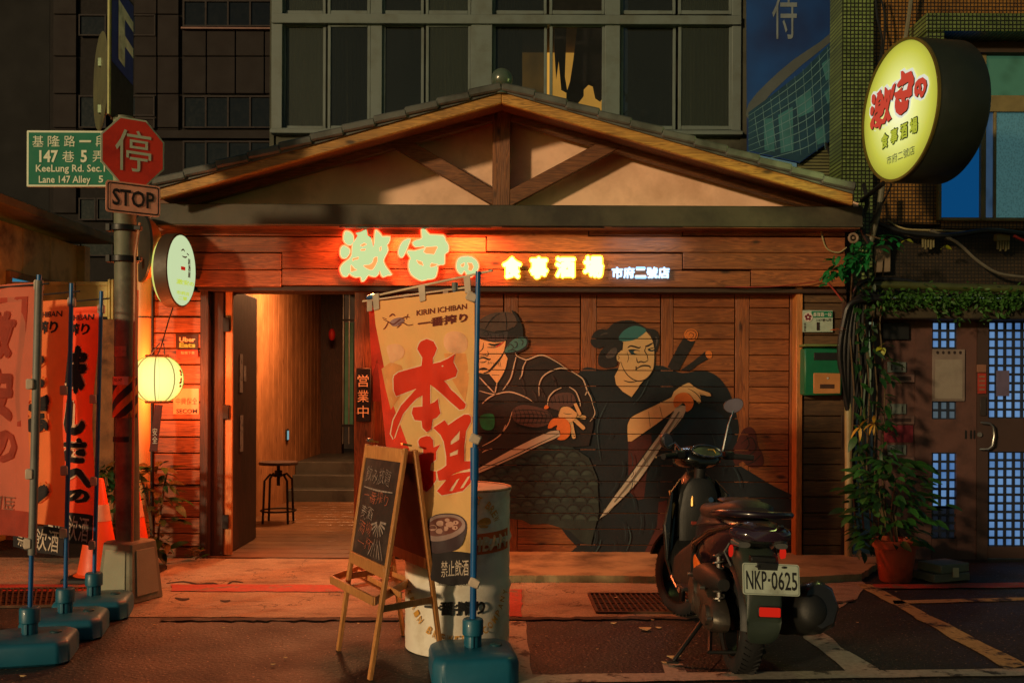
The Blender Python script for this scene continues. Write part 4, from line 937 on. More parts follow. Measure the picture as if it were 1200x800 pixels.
HON=[[(489,409),(490.5,404),(493,400),(500,397),(508,400),(512,408),(509,416),(507,419),(507,426),(516,424),(525,420),(533,414.5),(531,424),(536,434),(534,441),(525,444.5),(520,446),(524,450),(528,456),(535,462),(545.5,473),(545.5,476),(543.5,479),(538.5,480),(528,471),(517.5,461),(509,454),(504,450.5),(504,473),(509,471),(513,467),(514,475),(516,484),(512,489),(507,491),(505,503),(500,506),(495,501),(494,493),(486,492),(482.5,484),(484,477),(495,476),(495,463),(488,467),(482,473),(472,485),(466,500),(462,512),(461,514),(458,508),(461,492),(470,475),(481,463),(488,455),(464,464),(461.5,457.5),(461,443.5),(462,440),(467,436),(494,428.5),(495,419)]]
BA1=[[(490,517),(492,513.5),(495,512),(500,510.5),(503.5,511),(507,515),(508,524),(516,520.5),(511,529),(511,538),(505,543),(504,551),(510.5,552),(511,562),(505,571),(500,576),(495,573),(492,562),(489.5,555),(488.6,545),(487,536),(491,533),(496,531),(496,526),(491,522)]]
BA2=[[(507.5,501),(521,492),(525,498),(535,491),(544,485.5),(549,485.5),(551.6,488),(551.6,494),(546,505),(545,515),(544,522),(544,540),(551,540),(552,534),(554,538),(553.5,548),(542,551),(533,554),(528,557),(537,554),(553,552),(552,560),(551,566),(542,575),(528,578),(517.5,580),(512,575),(518,568),(523,562),(514,563),(512,552),(518,549),(523,545),(523,534.5),(520,517),(516,509)],[(528,517),(539,504),(538,515),(528,521)],[(527,531),(537,526),(536,532),(527,534.5)],[(526,575),(535,562),(538.5,560),(530,575)],[(539,572),(548,558),(551,557.5),(543,571)]]
mb=MB(); 
for sh in (HON,BA1,BA2): gridded([grow(sh[0],1.3)],dr_(.0035),mb,6)
mb.build('lettering_outline',clothw,tb,smooth=60)
mb=MB()
for sh in (HON,BA1,BA2): gridded(sh,dr_(.006),mb,6)
mb.build('lettering',clothr,tb,smooth=60)
for body,x0,y0,x1,y1,sl_,off,mm in (('KIRIN ICHIBAN',488,359.5,547,366,-.135,.02,clothb),('一番搾り',489.5,370,548,381,-.135,.045,clothb)):
    mb=MB(); text(mb,body,lambda u,v:dr_(.005)(x0+(x1-x0)*u,y1+(y0-y1)*v+sl_*(x1-x0)*(u-0.5)),off); mb.build('lettering',mm,tb,smooth=0)
mb=MB(); st=[([(449,374),(455,377),(461,380),(468,375),(476,371),(480,372)],1.6),([(455,377),(452,383),(449,386)],1.2),([(466,380),(472,378),(478,381),(484,380)],1.2),([(465,384),(470,380)],1.2),([(448,372),(453,374)],1.),([(456,371),(460,368),(463,370)],1.6),([(476,374),(478,368)],1.1)]
for a,b in st: mb.stroke(a,b,dr_(.005))
mb.build('beast_emblem',clothb,tb,smooth=0)
mb=MB(); gridded([catmull([(457,377),(463,373),(471,372),(474,376),(468,381),(460,382)],3)],dr_(.0045),mb); mb.build('beast_emblem_body',mat('banner_grey',C(150,110,110),.8,bump=0),tb)
# pale beer glass pictures and bowl
pinkm=mat('banner_picture_pale',C(250,196,150),.8,bump=0,trans=.3)
mb=MB(); gridded([catmull([(453,407),(460,403),(469,404),(474,411),(471,419),(462,424),(459,428),(456,420)],3)],dr_(.003),mb); mb.build('glass_picture',pinkm,tb); mb=MB(); gridded([catmull([(522,392),(532,388),(543,391),(548,400),(546,410),(538,414),(526,412),(520,404)],3)],dr_(.003),mb); mb.build('glass_picture',pinkm,tb)
mb=MB(); gridded([[(447,432),(458,424),(470,428),(474,440),(470,462),(458,480),(452,456)]],dr_(.002),mb); mb.build('glass_picture_body',mat('banner_picture_orange',C(246,170,100),.8,bump=0,trans=.3),tb); mb=MB(); gridded([[(520,414),(546,414),(550,440),(545,470),(530,445)]],dr_(.002),mb); mb.build('glass_picture_body',mat('banner_picture_orange',C(246,170,100),.8,bump=0,trans=.3),tb)
mb=MB(); gridded([[(499,646),(520,645),(540,646),(554.3,648),(554,680),(546,684),(530,686),(515,683),(505,679)]],dr_(.004),mb); mb.build('black_strip',clothd,tb,smooth=60)
mb=MB(); text(mb,'禁止飲酒',lambda u,v:dr_(.0065)(517+32*u,676-19*v-2*u),.015); mb.build('lettering',mat('banner_offwhite',C(200,180,160),.8,bump=0),tb,smooth=0)
mb=MB(); gridded([catmull([(500,612),(510,603),(528,601),(541,605),(547,614),(545,628),(538,642),(522,647),(506,647),(500,632)],3)],dr_(.0055),mb); mb.build('bowl_picture',mat('bowl_dark',C(60,40,44),.7,bump=0),tb)
mb=MB(); gridded([catmull([(500,612),(510,604),(528,602.5),(540,606),(545,613),(543,622),(530,630),(512,634),(500,630)],3)],dr_(.0075),mb); mb.build('bowl_picture_rim',mat('bowl_rim',C(150,120,112),.7,bump=0),tb)
mb=MB(); gridded([catmull([(502,614),(512,607),(528,605.5),(538,609),(541,615),(530,624),(512,628),(502,625)],3)],dr_(.009),mb); mb.build('bowl_picture_soup',mat('bowl_soup',C(110,56,44),.7,bump=0),tb)
mb=MB()
for x,y,r_ in ((507,618,5),(515,622,4.5),(522,619,4),(516,613,5),(527,614,5),(534,612,3.5),(524,609,3),(533,618,3.5)): gridded([[(x+r_*math.cos(a),y+r_*.72*math.sin(a)) for a in [k*math.pi/5 for k in range(10)]]],dr_(.0105),mb,20)
o=mb.build('bowl_picture_food',mat('bowl_food',C(200,150,130),.7,bump=0),tb); o['kind']='stuff'
for (x,y,dx) in ((440,347,-2),(494,337,-1),(547,327,0)):
    mb=MB(); f=lambda u,v:P(u,v,Yc(u,v)-.012)
    mb.flat([[(x-4,y-2),(x+4,y-4),(x+5+dx*.2,y+15),(x-2,y+17)]],f,(0,1,0),.02); mb.build('strap',strapm,tb,smooth=0,bevel=.003)
for (x,y) in ((553,348),(557,514),(556,682)):
    mb=MB(); mb.box(P(x,y,PY),(.055,.05,.045),Matrix.Rotation(.4,3,'Y')); mb.build('strap',strapm,tb,bevel=.006)
# second banner behind the main one
t2=thing('banner_stand','second banner stand mostly hidden behind the yellow one, with a reddish cloth edge','banner',Vector((P(533,700,-2.35).x,-2.35,0)))
c2_=Vector((P(533,700,-2.35).x,-2.35,0)); banner_base(t2,c2_,R(4),.36,.34,.12)
mb=MB(); mb.cyl(c2_+Vector((0,0,.2)),P(533,335,-2.35),.012,.012,10); mb.build('pole',bluep,t2)
mb=MB(); mb.cyl(P(533,331,-2.35),P(533,341,-2.35),.018,.018,10); mb.build('pole_cap',steel,t2)
mb=MB(); mb.cyl(P(425,353,-2.1),P(545,337,-2.37),.006,.006,8); mb.build('cross_bar',MATS['bar_cream'],t2)
mb=MB(); mb.flat([[(432,362),(440,361),(530,350),(529,640),(470,600),(452,520),(442,420),(436,440)]],lambda u,v:P(u,v,-2.15-(u-430)*.0018+.02*math.sin(v*.05)),(0,1,0),.004); mb.build('flag',mat('banner_cloth_red',C(220,70,40),.8,trans=.4),t2,smooth=60)
for x,y in ((433,353),(476,347),(522,341)):
    mb=MB(); mb.flat([[(x-3,y-2),(x+3,y-3),(x+3,y+11),(x-3,y+12)]],lambda u,v:P(u,v,-2.2),(0,1,0),.01); mb.build('strap',strapm,t2,smooth=0)

# left row of three banners
def left_banner(label,basepx,D0,toppx,pxw,ytop,ybot,clothmat,strip,greysl=False,yaw=35):
    Y0=D0-CAMD; c=P(basepx,700,Y0); c.z=0
    t=thing('banner_stand',label,'banner',c)
    banner_base(t,c,R(14),.44,.38,.13)
    top=P(toppx[0],toppx[1],Y0); top.y-=0
    mb=MB(); mb.cyl(c+Vector((0,0,.18)),top,.0125,.0125,12); mb.build('pole',bluep,t)
    a=R(yaw); tv=Vector((-math.cos(a),math.sin(a),0))
    def bpt(u,v):      # u: 0 pole .. 1 far edge ; v: pixel row measured at the pole
        z=CAMH-((v-HZ)-(toppx[0]-600)*ROLL)*D0/F
        k=(z)/top.z; base=c.lerp(top,max(0,k)); p=Vector((base.x,base.y,z))+tv*(.03+.57*u)
        n=Vector((-tv.y,tv.x,0)); p+=n*(.012*math.sin(u*8+v*.015)+.012*math.sin(v*.03+u*3)+.002*math.sin(u*23-v*.06)); return p
    if greysl: 
        mb=MB(); k=c.lerp(top,.23); mb.cyl(c.lerp(top,.27),c.lerp(top,.985),.021,.021,12); mb.build('pole_sleeve',greyp,t)
    mb=MB(); q=top-Vector((0,0,.05)); mb.cyl(q+tv*-.08,q+tv*.62,.005,.005,8); mb.build('cross_bar',mat('bar_dark',C(40,34,32),.5),t)
    nn=Vector((-tv.y,tv.x,0)); 
    if nn.y>0: nn=-nn
    def off(f,o): return lambda u,v: f(u,v)+nn*o
    mb=MB(); NU,NV=20,36
    vs=[bpt(i/NU,ytop+(ybot-ytop)*j/NV) for j in range(NV+1) for i in range(NU+1)]
    mb.add(vs,[(j*(NU+1)+i,j*(NU+1)+i+1,(j+1)*(NU+1)+i+1,(j+1)*(NU+1)+i) for j in range(NV) for i in range(NU)]); mb.build('flag',clothmat,t,smooth=60)
    if strip:
        mb=MB(); vs=[off(bpt,.004)(i/NU,strip[0]+(strip[1]-strip[0])*j/4) for j in range(5) for i in range(NU+1)]
        mb.add(vs,[(j*(NU+1)+i,j*(NU+1)+i+1,(j+1)*(NU+1)+i+1,(j+1)*(NU+1)+i) for j in range(4) for i in range(NU)]); mb.build('black_strip',clothd,t,smooth=60)
        mb=MB(); text(mb,'禁止飲酒',lambda u,v:off(bpt,.008)(.88-.80*u,strip[1]-3+(strip[0]-strip[1]+6)*v),.01); mb.build('lettering',MATS['banner_offwhite'],t,smooth=0)
    for v in (ytop+4,(ytop*.6+ybot*.4),(ytop*.25+ybot*.75),ybot+6):
        mb=MB(); mb.box(bpt(-.03,v)+nn*.012,(.05,.04,.055),Matrix.Rotation(a+1.2,3,'Z')); mb.build('strap',strapm,t,bevel=.006)
    mb=MB(); mb.beam(bpt(.93,ytop-9),bpt(.93,ytop+5),.03,.012); mb.build('strap',strapm,t,bevel=.003)
    return t,lambda o:off(bpt,o)
cor=mat('banner_cloth_orange',C(244,136,76),.8,var=.06,trans=.3,bump=.3); cr2=mat('banner_cloth_scarlet',C(242,92,52),.8,var=.06,trans=.25,bump=.3); cw=mat('banner_cloth_pale',C(214,122,96),.8,var=.1,vs_=3,trans=.4,bump=.3)
t,f=left_banner('third banner from the left edge, scarlet cloth with dark brush kana and black foot strip',110,6.2,(119,341),40,358,632,cr2,(604,640))
for body,x0,x1,y0,y1,off in (('KIRIN ICHIBAN',.92,.10,374,367,.02),('一番搾り',.92,.14,392,377,.04)):
    mb=MB(); text(mb,body,lambda u,v:f(.005)(x0+(x1-x0)*u,y0+(y1-y0)*v),off); mb.build('lettering',clothd,t,smooth=0)
ys=[404,466,514,548,575,602]
for ch,y0,y1,x0,x1 in (('味',462,404,.72,.10),('し',512,468,.62,.12),('さ',545,514,.62,.1),('へ',573,550,.66,.02),('の',592,575,.55,.08)):
    for off,mm,o_ in ((.11,clothw,.008),(.07,clothd,.013)):
        mb=MB(); e=.02 if off>.08 else 0; text(mb,ch,lambda u,v:f(o_)(x0+e+(x1-x0-2*e)*u,y0+(y1-y0)*v),off,shear=.1); mb.build('lettering' if not e else 'lettering_outline',mm,t,smooth=0)
for ch,y0,y1 in (('ビ',470,440),('ー',520,500),('ル',560,530)):
    mb=MB(); text(mb,ch,lambda u,v:f(.006)(.99-.2*u,y0+(y1-y0)*v),.05); mb.build('lettering',clothd,t,smooth=0)
t,f=left_banner('second banner from the left edge, orange cloth with partly hidden dark characters',76.5,5.72,(84,332),40,350,618,cor,(620,652))
for body,x0,x1,y0,y1,off in (('KIRIN ICHIBAN',.90,.12,370,363,.02),('一番搾り',.90,.16,390,374,.04)):
    mb=MB(); text(mb,body,lambda u,v:f(.005)(x0+(x1-x0)*u,y0+(y1-y0)*v),off); mb.build('lettering',clothd,t,smooth=0)
for ch,y0,y1,x0,x1 in (('と',455,410,.92,.32),('ば',510,462,.92,.22),('し',600,530,.95,.3)):
    for off,mm,o_ in ((.10,mat('banner_orange_pale',C(250,150,80),.8,bump=0,trans=.3),.008),(.06,clothd,.013)):
        mb=MB(); e=.03 if off>.08 else 0; text(mb,ch,lambda u,v:f(o_)(x0+e+(x1-x0-2*e)*u,y0+(y1-y0)*v),off,shear=.1); mb.build('lettering' if not e else 'lettering_outline',mm,t,smooth=0)
t,f=left_banner('pale pink banner with a red frame at the left edge, nearest of the left row',35,5.22,(46,322),50,330,630,cw,None,True,30)
mb=MB(); 
for (u0,u1,v0,v1) in ((.13,.2,348,500),(.13,.95,346,352)): mb.add([f(.004)(u0,v0),f(.004)(u1,v0),f(.004)(u1,v1),f(.004)(u0,v1)],[(0,1,2,3)])
mb.build('red_frame',mat('banner_dull_red',C(178,66,44),.8,trans=.3),t,smooth=0)
mb=MB(); mb.add([f(.01)(i/10,600+30*j) for j in (0,1) for i in range(11)],[(i,i+1,i+12,i+11) for i in range(10)]); mb.build('red_hem',MATS['banner_dull_red'],t,smooth=0)
for ch,y0,y1,x0,x1 in (('激',420,362,.85,.24),('安',495,430,.85,.24),('の',545,505,.7,.24)):
    mb=MB(); text(mb,ch,lambda u,v:f(.006)(x0+(x1-x0)*u,y0+(y1-y0)*v),.06,shear=.1); mb.build('lettering',MATS['banner_dull_red'],t,smooth=0)
mb=MB(); text(mb,'居酒屋',lambda u,v:f(.006)(.75-.5*u,590-26*(1-v)+20),.01); mb.build('lettering',mat('banner_brown_faint',C(140,84,64),.8),t,smooth=0)

# ------------------------------------------------------------------ chalkboard easel
eb=thing('chalkboard_easel','folding pine A-frame chalkboard with ledge tray standing left of the yellow banner','chalkboard',G(417,780))
FLt=Vector((-.935,-2.90,0)); FR=Vector((-.687,-3.44,0)); BL=Vector((-.62,-2.55,0)); BR=Vector((-.36,-3.10,0))
TL=P(431,520,5.42-CAMD); TR=P(475.5,525,4.98-CAMD); 
nb=(TR-TL).cross(Vector((0,0,1))).normalized()
def stile(a,b,n='leg',m=wpine): mb=MB(); mb.beam(a,b,.030,.022,nb); return mb.build(n,m,eb,bevel=.003)
back=Vector((.045,.02,-.01))
stile(FLt,TL); stile(FR,TR); stile(BL,TL+back); stile(BR,TR+back)
def onf(s_,h): # point on front frame
    a=FLt.lerp(TL,h); b=FR.lerp(TR,h); return a.lerp(b,s_)
def onb(s_,h): a=BL.lerp(TL+back,h); b=BR.lerp(TR+back,h); return a.lerp(b,s_)
def rail(f,h,w_,n='rail',s0=.02,s1=.98): mb=MB(); mb.beam(f(s0,h),f(s1,h),w_,.024,nb); return mb.build(n,wpine,eb,bevel=.003)
rail(onf,.965,.07); rail(onf,.455,.065); rail(onb,.965,.06); rail(onb,.47,.06)
def board(f,n,sgn):
    q=[f(.04,.475),f(.96,.475),f(.96,.94),f(.04,.94)]; mb=MB(); d=nb*.006
    mb.add([p-d for p in q]+[p+d for p in q],[(0,1,2,3),(7,6,5,4),(0,4,5,1),(1,5,6,2),(2,6,7,3),(3,7,4,0)]); return mb.build(n,mat('blackboard',C(36,28,24),.75,var=.3,vs_=8,bump=.1,dirt=C(70,58,50),ds=5),eb,smooth=0)
board(onf,'blackboard',1); 
q=[onb(.04,.475),onb(.96,.475),onb(.96,.94),onb(.04,.94)]; mb=MB(); d=nb*.006; mb.add([p-d for p in q]+[p+d for p in q],[(0,1,2,3),(7,6,5,4),(0,4,5,1),(1,5,6,2),(2,6,7,3),(3,7,4,0)]); mb.build('back_board',mat('board_back',C(120,44,24),.6,var=.2),eb,smooth=0)
chalk=mat('chalk',C(150,132,122),.9,var=.45,vs_=60,bump=0); chalk2=mat('chalk_orange',C(170,92,66),.9,var=.3,vs_=60,bump=0)
sg=-1 if nb.x>0 else 1
def fb(u,h): return onf(u,h)+nb*(sg*.012)
for body,u0,h0,uw,hh,mm in (('飲み放題',.14,.825,.66,.072,chalk),('一番搾り',.16,.735,.66,.055,chalk2),('麦酒',.14,.655,.34,.058,chalk),('酒場',.14,.585,.36,.055,chalk2),('一杯',.16,.52,.42,.05,chalk2)):
    mb=MB(); text(mb,body,lambda u,v:fb(u0+uw*u+.012*math.sin(v*5+u*9),h0+hh*v+.006*math.sin(u*11)),-.016,shear=.15); mb.build('lettering',mm,eb,smooth=0)
mb=MB()
for i in range(9):
    a=R(200+i*20); cx_,cy_=.66,.66
    mb.stroke([(cx_+.03*math.cos(a)*1.5,cy_+.02*math.sin(a)),(cx_+.2*math.cos(a),cy_+.07*math.sin(a))],.012,fb,smooth=False)
for i in range(6): mb.stroke([(.60+.03*i,.56+.02*(i%2)),(.5+.08*i,.50)],.009,fb,smooth=False)
mb.stroke([(.12,.80),(.5,.795),(.9,.80)],.008,fb); mb.build('chalk_drawing',chalk,eb,smooth=0,kind='stuff')
mb=MB(); mb.ball(TL+Vector((.01,0,.02)),(.02,.02,.012),8); mb.build('hinge_knob',steel,eb)
for s_ in (.04,.9):
    mb=MB(); mb.beam(TL.lerp(TR,s_)+Vector((0,0,.02)),TL.lerp(TR,s_)+back+Vector((0,0,.02)),.03,.01,Vector((0,0,1))); mb.build('hinge',mat('brass',C(190,150,80),.35,metal=.8),eb)
# tray
t0=onf(-.12,.33); t1=onf(1.02,.33); outd=-nb*sg*-1
outd=(nb if nb.x<0 else -nb); outd.z=0; outd.normalize()
zt=t0.z
pA=Vector((G(391,680,zt).x,G(391,680,zt).y,zt))
tr=[P(391,682,-2.93),P(438,707,-3.40),P(480,672,-3.0),P(430,655,-2.55)]
zt=.36
tr=[G(388,680,zt),G(438,706,zt),G(480,683,zt),G(432,664,zt)]
mb=MB(); mb.add(tr,[(0,1,2,3)]); mb.flat
mb=MB(); lo=[p-Vector((0,0,.012)) for p in tr]; mb.add(tr+lo,[(0,1,2,3),(7,6,5,4),(0,4,5,1),(1,5,6,2),(2,6,7,3),(3,7,4,0)]); mb.build('tray',wpine,eb,smooth=0)
for a,b in ((0,1),(1,2),(2,3),(3,0)):
    mb=MB(); mb.beam(tr[a]+Vector((0,0,.008)),tr[b]+Vector((0,0,.008)),.016,.045,Vector((0,0,1))); mb.build('tray_edge',wpine,eb,bevel=.003)
mb=MB(); mb.beam(G(420,670,zt+.02),G(470,697,zt+.02),.014,.03,Vector((0,0,1))); mb.build('tray_divider',wpine,eb,bevel=.003)
mb=MB(); mb.beam(FR.lerp(TR,.30),BR.lerp(TR+back,.30),.034,.014,(TR-TL).normalized()); mb.build('side_brace',wpine,eb,bevel=.003)
mb=MB(); mb.beam(FLt.lerp(TL,.36),BL.lerp(TL+back,.36),.034,.014,(TR-TL).normalized()); mb.build('side_brace',wpine,eb,bevel=.003)

# ------------------------------------------------------------------ white drum
dc=Vector((P(536,700,-2.78).x,-2.78,0)); DR=.287
dt=thing('steel_drum','scuffed white steel drum with orange label band and gold lettering behind the banner base','drum',dc)
drum_w=mat('drum_white',C(240,232,216),.4,var=.06,vs_=3,bump=.12,bs=20,dirt=C(206,192,170),ds=4)
pr=[(DR-.01,.0),(DR,.006),(DR,.03)]
z=.03
for i in range(24):
    zz=.05+i*.033; k=0
    if i in (9,17): k=.012
    elif i%2: k=.0025
    pr.append((DR+k,zz))
pr+=[(DR,.85),(DR+.008,.862),(DR+.008,.875),(DR-.004,.880)]
mb=MB(); mb.lathe(pr,dc,n=64,caps=True); mb.build('body',drum_w,dt,smooth=40)
mb=MB(); mb.lathe([(DR-.004,.880),(DR-.008,.872),(DR-.012,.868),(.001,.868)],dc,n=48,caps=False); mb.build('lid',mat('drum_lid',C(214,120,60),.6,var=.3,vs_=8,dirt=C(90,40,24)),dt)
mb=MB(); mb.tube([dc+Vector((math.cos(a)*(DR+.004),math.sin(a)*(DR+.004),.878)) for a in [k*2*math.pi/48 for k in range(49)]],.008,8); mb.build('rim',mat('rim_rust',C(200,160,120),.5,var=.4,vs_=20,dirt=C(70,36,24),ds=12),dt)
va=math.atan2(-CAMD-dc.y,-dc.x)   # direction from drum to camera
def dwrap(px,pz,off=.004): # px metres along surface (right positive as seen), pz height
    a=va+px/DR; i_=(pz-.05)/.033; rk=lambda q:.012 if q in (9,17) else (.0025 if q%2 else 0); i0=int(math.floor(i_)); off=off+max(rk(i0),rk(i0+1)); return dc+Vector((math.cos(a)*(DR+off),math.sin(a)*(DR+off),pz))
def dtext(body,x0,x1,z0,z1,m,off=.02,n='lettering'):
    mb=MB(); text(mb,body,lambda u,v:dwrap(x0+(x1-x0)*u,z0+(z1-z0)*v,.009),off); return mb.build(n,m,dt,smooth=0)
gold=mat('drum_gold',C(206,150,64),.5,bump=0); dor=mat('drum_orange',C(216,98,30),.5,bump=0); dbk=mat('drum_black',C(26,24,24),.5,bump=0)
mb=MB(); xs=[-.34+.68*i/24 for i in range(25)]
mb.add([dwrap(x,.575-.03*math.cos(x*3)) for x in xs]+[dwrap(x,.685-.03*math.cos(x*3)) for x in xs],[(i,i+1,26+i,25+i) for i in range(24)]); mb.build('label_band',dor,dt,smooth=40)
mb=MB(); text(mb,'KIRIN ICHIBAN',lambda u,v:dwrap(-.30+.60*u,.59-.03*math.cos((-.30+.60*u)*3)+.08*v,.010),.02); mb.build('lettering',mat('drum_cream',C(226,200,160),.5,bump=0),dt,smooth=0)
dtext('麦芽100%',-.11,.11,.388,.412,dbk,.0); dtext('一番搾り',-.18,.15,.232,.308,dbk,.05)
mb=MB(); mb.flat([catmull([(-.03,.435),(0,.42),(.03,.435),(.035,.46),(.012,.495),(0,.52),(-.012,.495),(-.035,.46)],3)],lambda u,v:dwrap(u,v,.0055)); mb.build('drop_emblem',gold,dt,smooth=0)
def arc_text(body,cx_,cz,rad,a0,a1,h,m,flip=False):
    n=len(body)
    for i,ch in enumerate(body):
        if ch==' ': continue
        a=a0+(a1-a0)*(i+.5)/n
        dx,dz=math.cos(a),math.sin(a); tx,tz=(dz,-dx) if not flip else (-dz,dx); ox,oz=(dx,dz) if not flip else (-dx,-dz)
        px_,pz_=cx_+dx*rad,cz+dz*rad
        mb=MB(); w_=h*.62; text(mb,ch,lambda u,v:dwrap(px_+tx*(u-.5)*w_+ox*(v-.5)*h,pz_+tz*(u-.5)*w_+oz*(v-.5)*h,.008),.02); mb.build('letter',m,dt,smooth=0)
arc_text('KIRIN BREWERY COMPANY',0,.40,.295,R(190),R(350),.042,gold,True)
arc_text('THE FIRST BREW',.06,.67,.17,R(160),R(15),.042,gold)
mb=MB(); mb.flat([catmull([(.10,.715),(.14,.74),(.175,.735),(.185,.71),(.16,.70),(.13,.70)],3)],lambda u,v:dwrap(u,v,.0055)); mb.flat([[(.11,.70),(.17,.695),(.16,.685),(.12,.69)]],lambda u,v:dwrap(u,v,.0058)); mb.build('beast_emblem',gold,dt,smooth=0)
# ------------------------------------------------------------------ street pole with its concrete base
Yp=-1.62
pbm=mat('pole_grey_paint',C(104,108,90),.6,metal=.1,var=.2,vs_=5,bump=.25,bs=40,dirt=C(66,60,48),ds=4)
base_c=P(152,700,Yp); base_c.z=0
sp=thing('street_pole','weathered grey steel street pole with black clamps on a concrete base, carrying the stop sign','pole',base_c)
pt=P(146,60,Yp); pb_=P(150,640,Yp)
mb=MB(); mb.cyl(Vector((pb_.x,Yp,.3)),Vector((pt.x,Yp,P(146,138,Yp).z)),.077,.070,24); mb.build('shaft',pbm,sp)
for py in (268,304):
    c=P(146,py,Yp); mb=MB(); mb.cyl(c-Vector((0,0,.02)),c+Vector((0,0,.02)),.094,.094,20); mb.box(c+Vector((-.085,-.05,0)),(.03,.05,.05)); mb.box(c+Vector((.10,-.03,0)),(.05,.04,.03)); mb.build('clamp',blackm,sp,bevel=.003)
conm=mat('concrete_block',C(128,128,110),.85,var=.15,vs_=3,bump=.4,bs=40,dirt=C(84,76,60),ds=3)
a=R(-22); Mz=Matrix.Rotation(a,3,'Z')
def sq(hw,z): return [base_c+Mz@Vector((x*hw,y*hw,z)) for x,y in ((-1,-1),(1,-1),(1,1),(-1,1))]
mb=MB(); mb.loft([sq(.156,0),sq(.153,.02),sq(.122,.385),sq(.114,.40)]); mb.build('base_block',conm,sp,smooth=20,bevel=.012)
for k in range(4):
    r4=Matrix.Rotation(a+k*math.pi/2,3,'Z')
    q=[base_c+r4@Vector((x*(.138-.032*(z/.385))*.78,-(.154-.034*(z/.385))-.004,z)) for x,z in ((-1,.05),(1,.05),(1,.35),(-1,.35))]
    mb=MB(); nrm=(q[1]-q[0]).cross(q[3]-q[0]).normalized(); mb.add(q+[p+nrm*.006 for p in q],[(0,1,2,3),(7,6,5,4),(0,4,5,1),(1,5,6,2),(2,6,7,3),(3,7,4,0)]); mb.build('recess_panel',mat('concrete_light',C(146,148,128),.8,var=.1,vs_=5,bump=.3),sp,smooth=0,bevel=.004)
def wrapped(t,cx,cy,z0,z1,a0,a1,r,m,n='sticker'):
    mb=MB(); N=8; vs=[Vector((cx+r*math.sin(a0+(a1-a0)*i/N),cy-r*math.cos(a0+(a1-a0)*i/N),z)) for z in (z0,z1) for i in range(N+1)]
    mb.add(vs,[(i,i+1,i+N+2,i+N+1) for i in range(N)]); return mb.build(n,m,t,smooth=40)
zz=lambda py:P(146,py,Yp).z
pc_=P(147.5,440,Yp)
hz_y=mat('hazard_yellow',C(186,128,40),.6,var=.2,vs_=10,dirt=C(90,60,30),ds=10)
wrapped(sp,pc_.x,Yp,zz(489),zz(441),-1.5,1.5,.0835,hz_y,'hazard_band')
for k in range(-2,4):
    mb=MB(); N=8; vs=[]
    z0_,z1_=zz(489),zz(441); 
    for i in range(N+1):
        an=-1.4+2.8*i/N; 
        for dz in (0,.062): vs.append(Vector((pc_.x+.0845*math.sin(an),Yp-.0845*math.cos(an),min(z1_,max(z0_,z0_+k*.125+dz+(an+1.4)*.08)))))
    mb.add(vs,[(2*i,2*i+2,2*i+3,2*i+1) for i in range(N)]); mb.build('hazard_stripe',blackp,sp,smooth=40)
wrapped(sp,pc_.x,Yp,zz(451),zz(441),-.75,.55,.0862,mat('sticker_pale',C(190,170,150),.6,bump=0))
wrapped(sp,pc_.x,Yp,zz(418),zz(406),-.6,.4,.0862,mat('sticker_torn',C(150,130,110),.8,bump=0,dirt=C(90,80,70),ds=20))
wrapped(sp,pc_.x,Yp,zz(517),zz(511),-.8,.6,.0862,blackp,'tape')
mb=MB(); N=6
text(mb,'NO.147',lambda u,v:Vector((pc_.x+.0868*math.sin(-.65+.75*u),Yp-.0868*math.cos(-.65+.75*u),zz(447)+(zz(443.5)-zz(447))*v)),.03); mb.build('lettering',darkp,sp,smooth=0)
mb=MB(); mb.tube([Vector((pc_.x+.075,Yp-.07,zz(640))),Vector((pc_.x+.08,Yp-.07,zz(500))),Vector((pc_.x+.082,Yp-.06,zz(300))),Vector((pc_.x+.1,Yp-.03,zz(262)))],.009,6); mb.build('conduit',mat('conduit_pale',C(176,120,80),.5),sp)
mb=MB(); mb.bp(132,139,142,215,Yp-.06,.03); mb.build('bracket',mat('galvanised',C(130,150,120),.5,metal=.5,dirt=C(80,90,60)),sp,bevel=.004)

# street name sign
sgm=mat('sign_green',C(0,112,84),.75,var=.06,vs_=3,bump=0); sgw=mat('sign_white',C(206,214,186),.45,var=.05,bump=0)
Ys=Yp-.02
ts=thing('street_name_sign','green street name plate with white Chinese and English lettering left of the stop sign','sign',P(140,186,Ys))
mb=MB(); mb.bp(31,153,142,219,Ys,.02); mb.build('plate',sgw,ts,bevel=.004)
mb=MB(); mb.bp(33.5,155.5,142,216.5,Ys-.003,.004); mb.build('panel',sgm,ts,smooth=0)
for body,x0,y0,x1,y1,off in (('基',38,159,51,172,.012),('隆',56,159,70,172,.012),('路',75,159,88,172,.012),('一',93,164.5,107,167,.03),('段',112,159,125.5,172,.012),('147',46,176,68,190.5,.03),('巷',73,177,87,190,.012),('5',94.5,176,102,190.5,.03),('弄',108.5,177,122.5,190,.012),('KeeLung Rd. Sec.1',42,193,123,204,.015),('Lane 147 Alley',45.5,206,106,217,.015),('5',115.5,206,121,214,.015)):
    mb=MB(); text(mb,body,pxrect(x0,y0,x1,y1,Ys-.006),off); mb.build('lettering',sgw,ts,smooth=0)
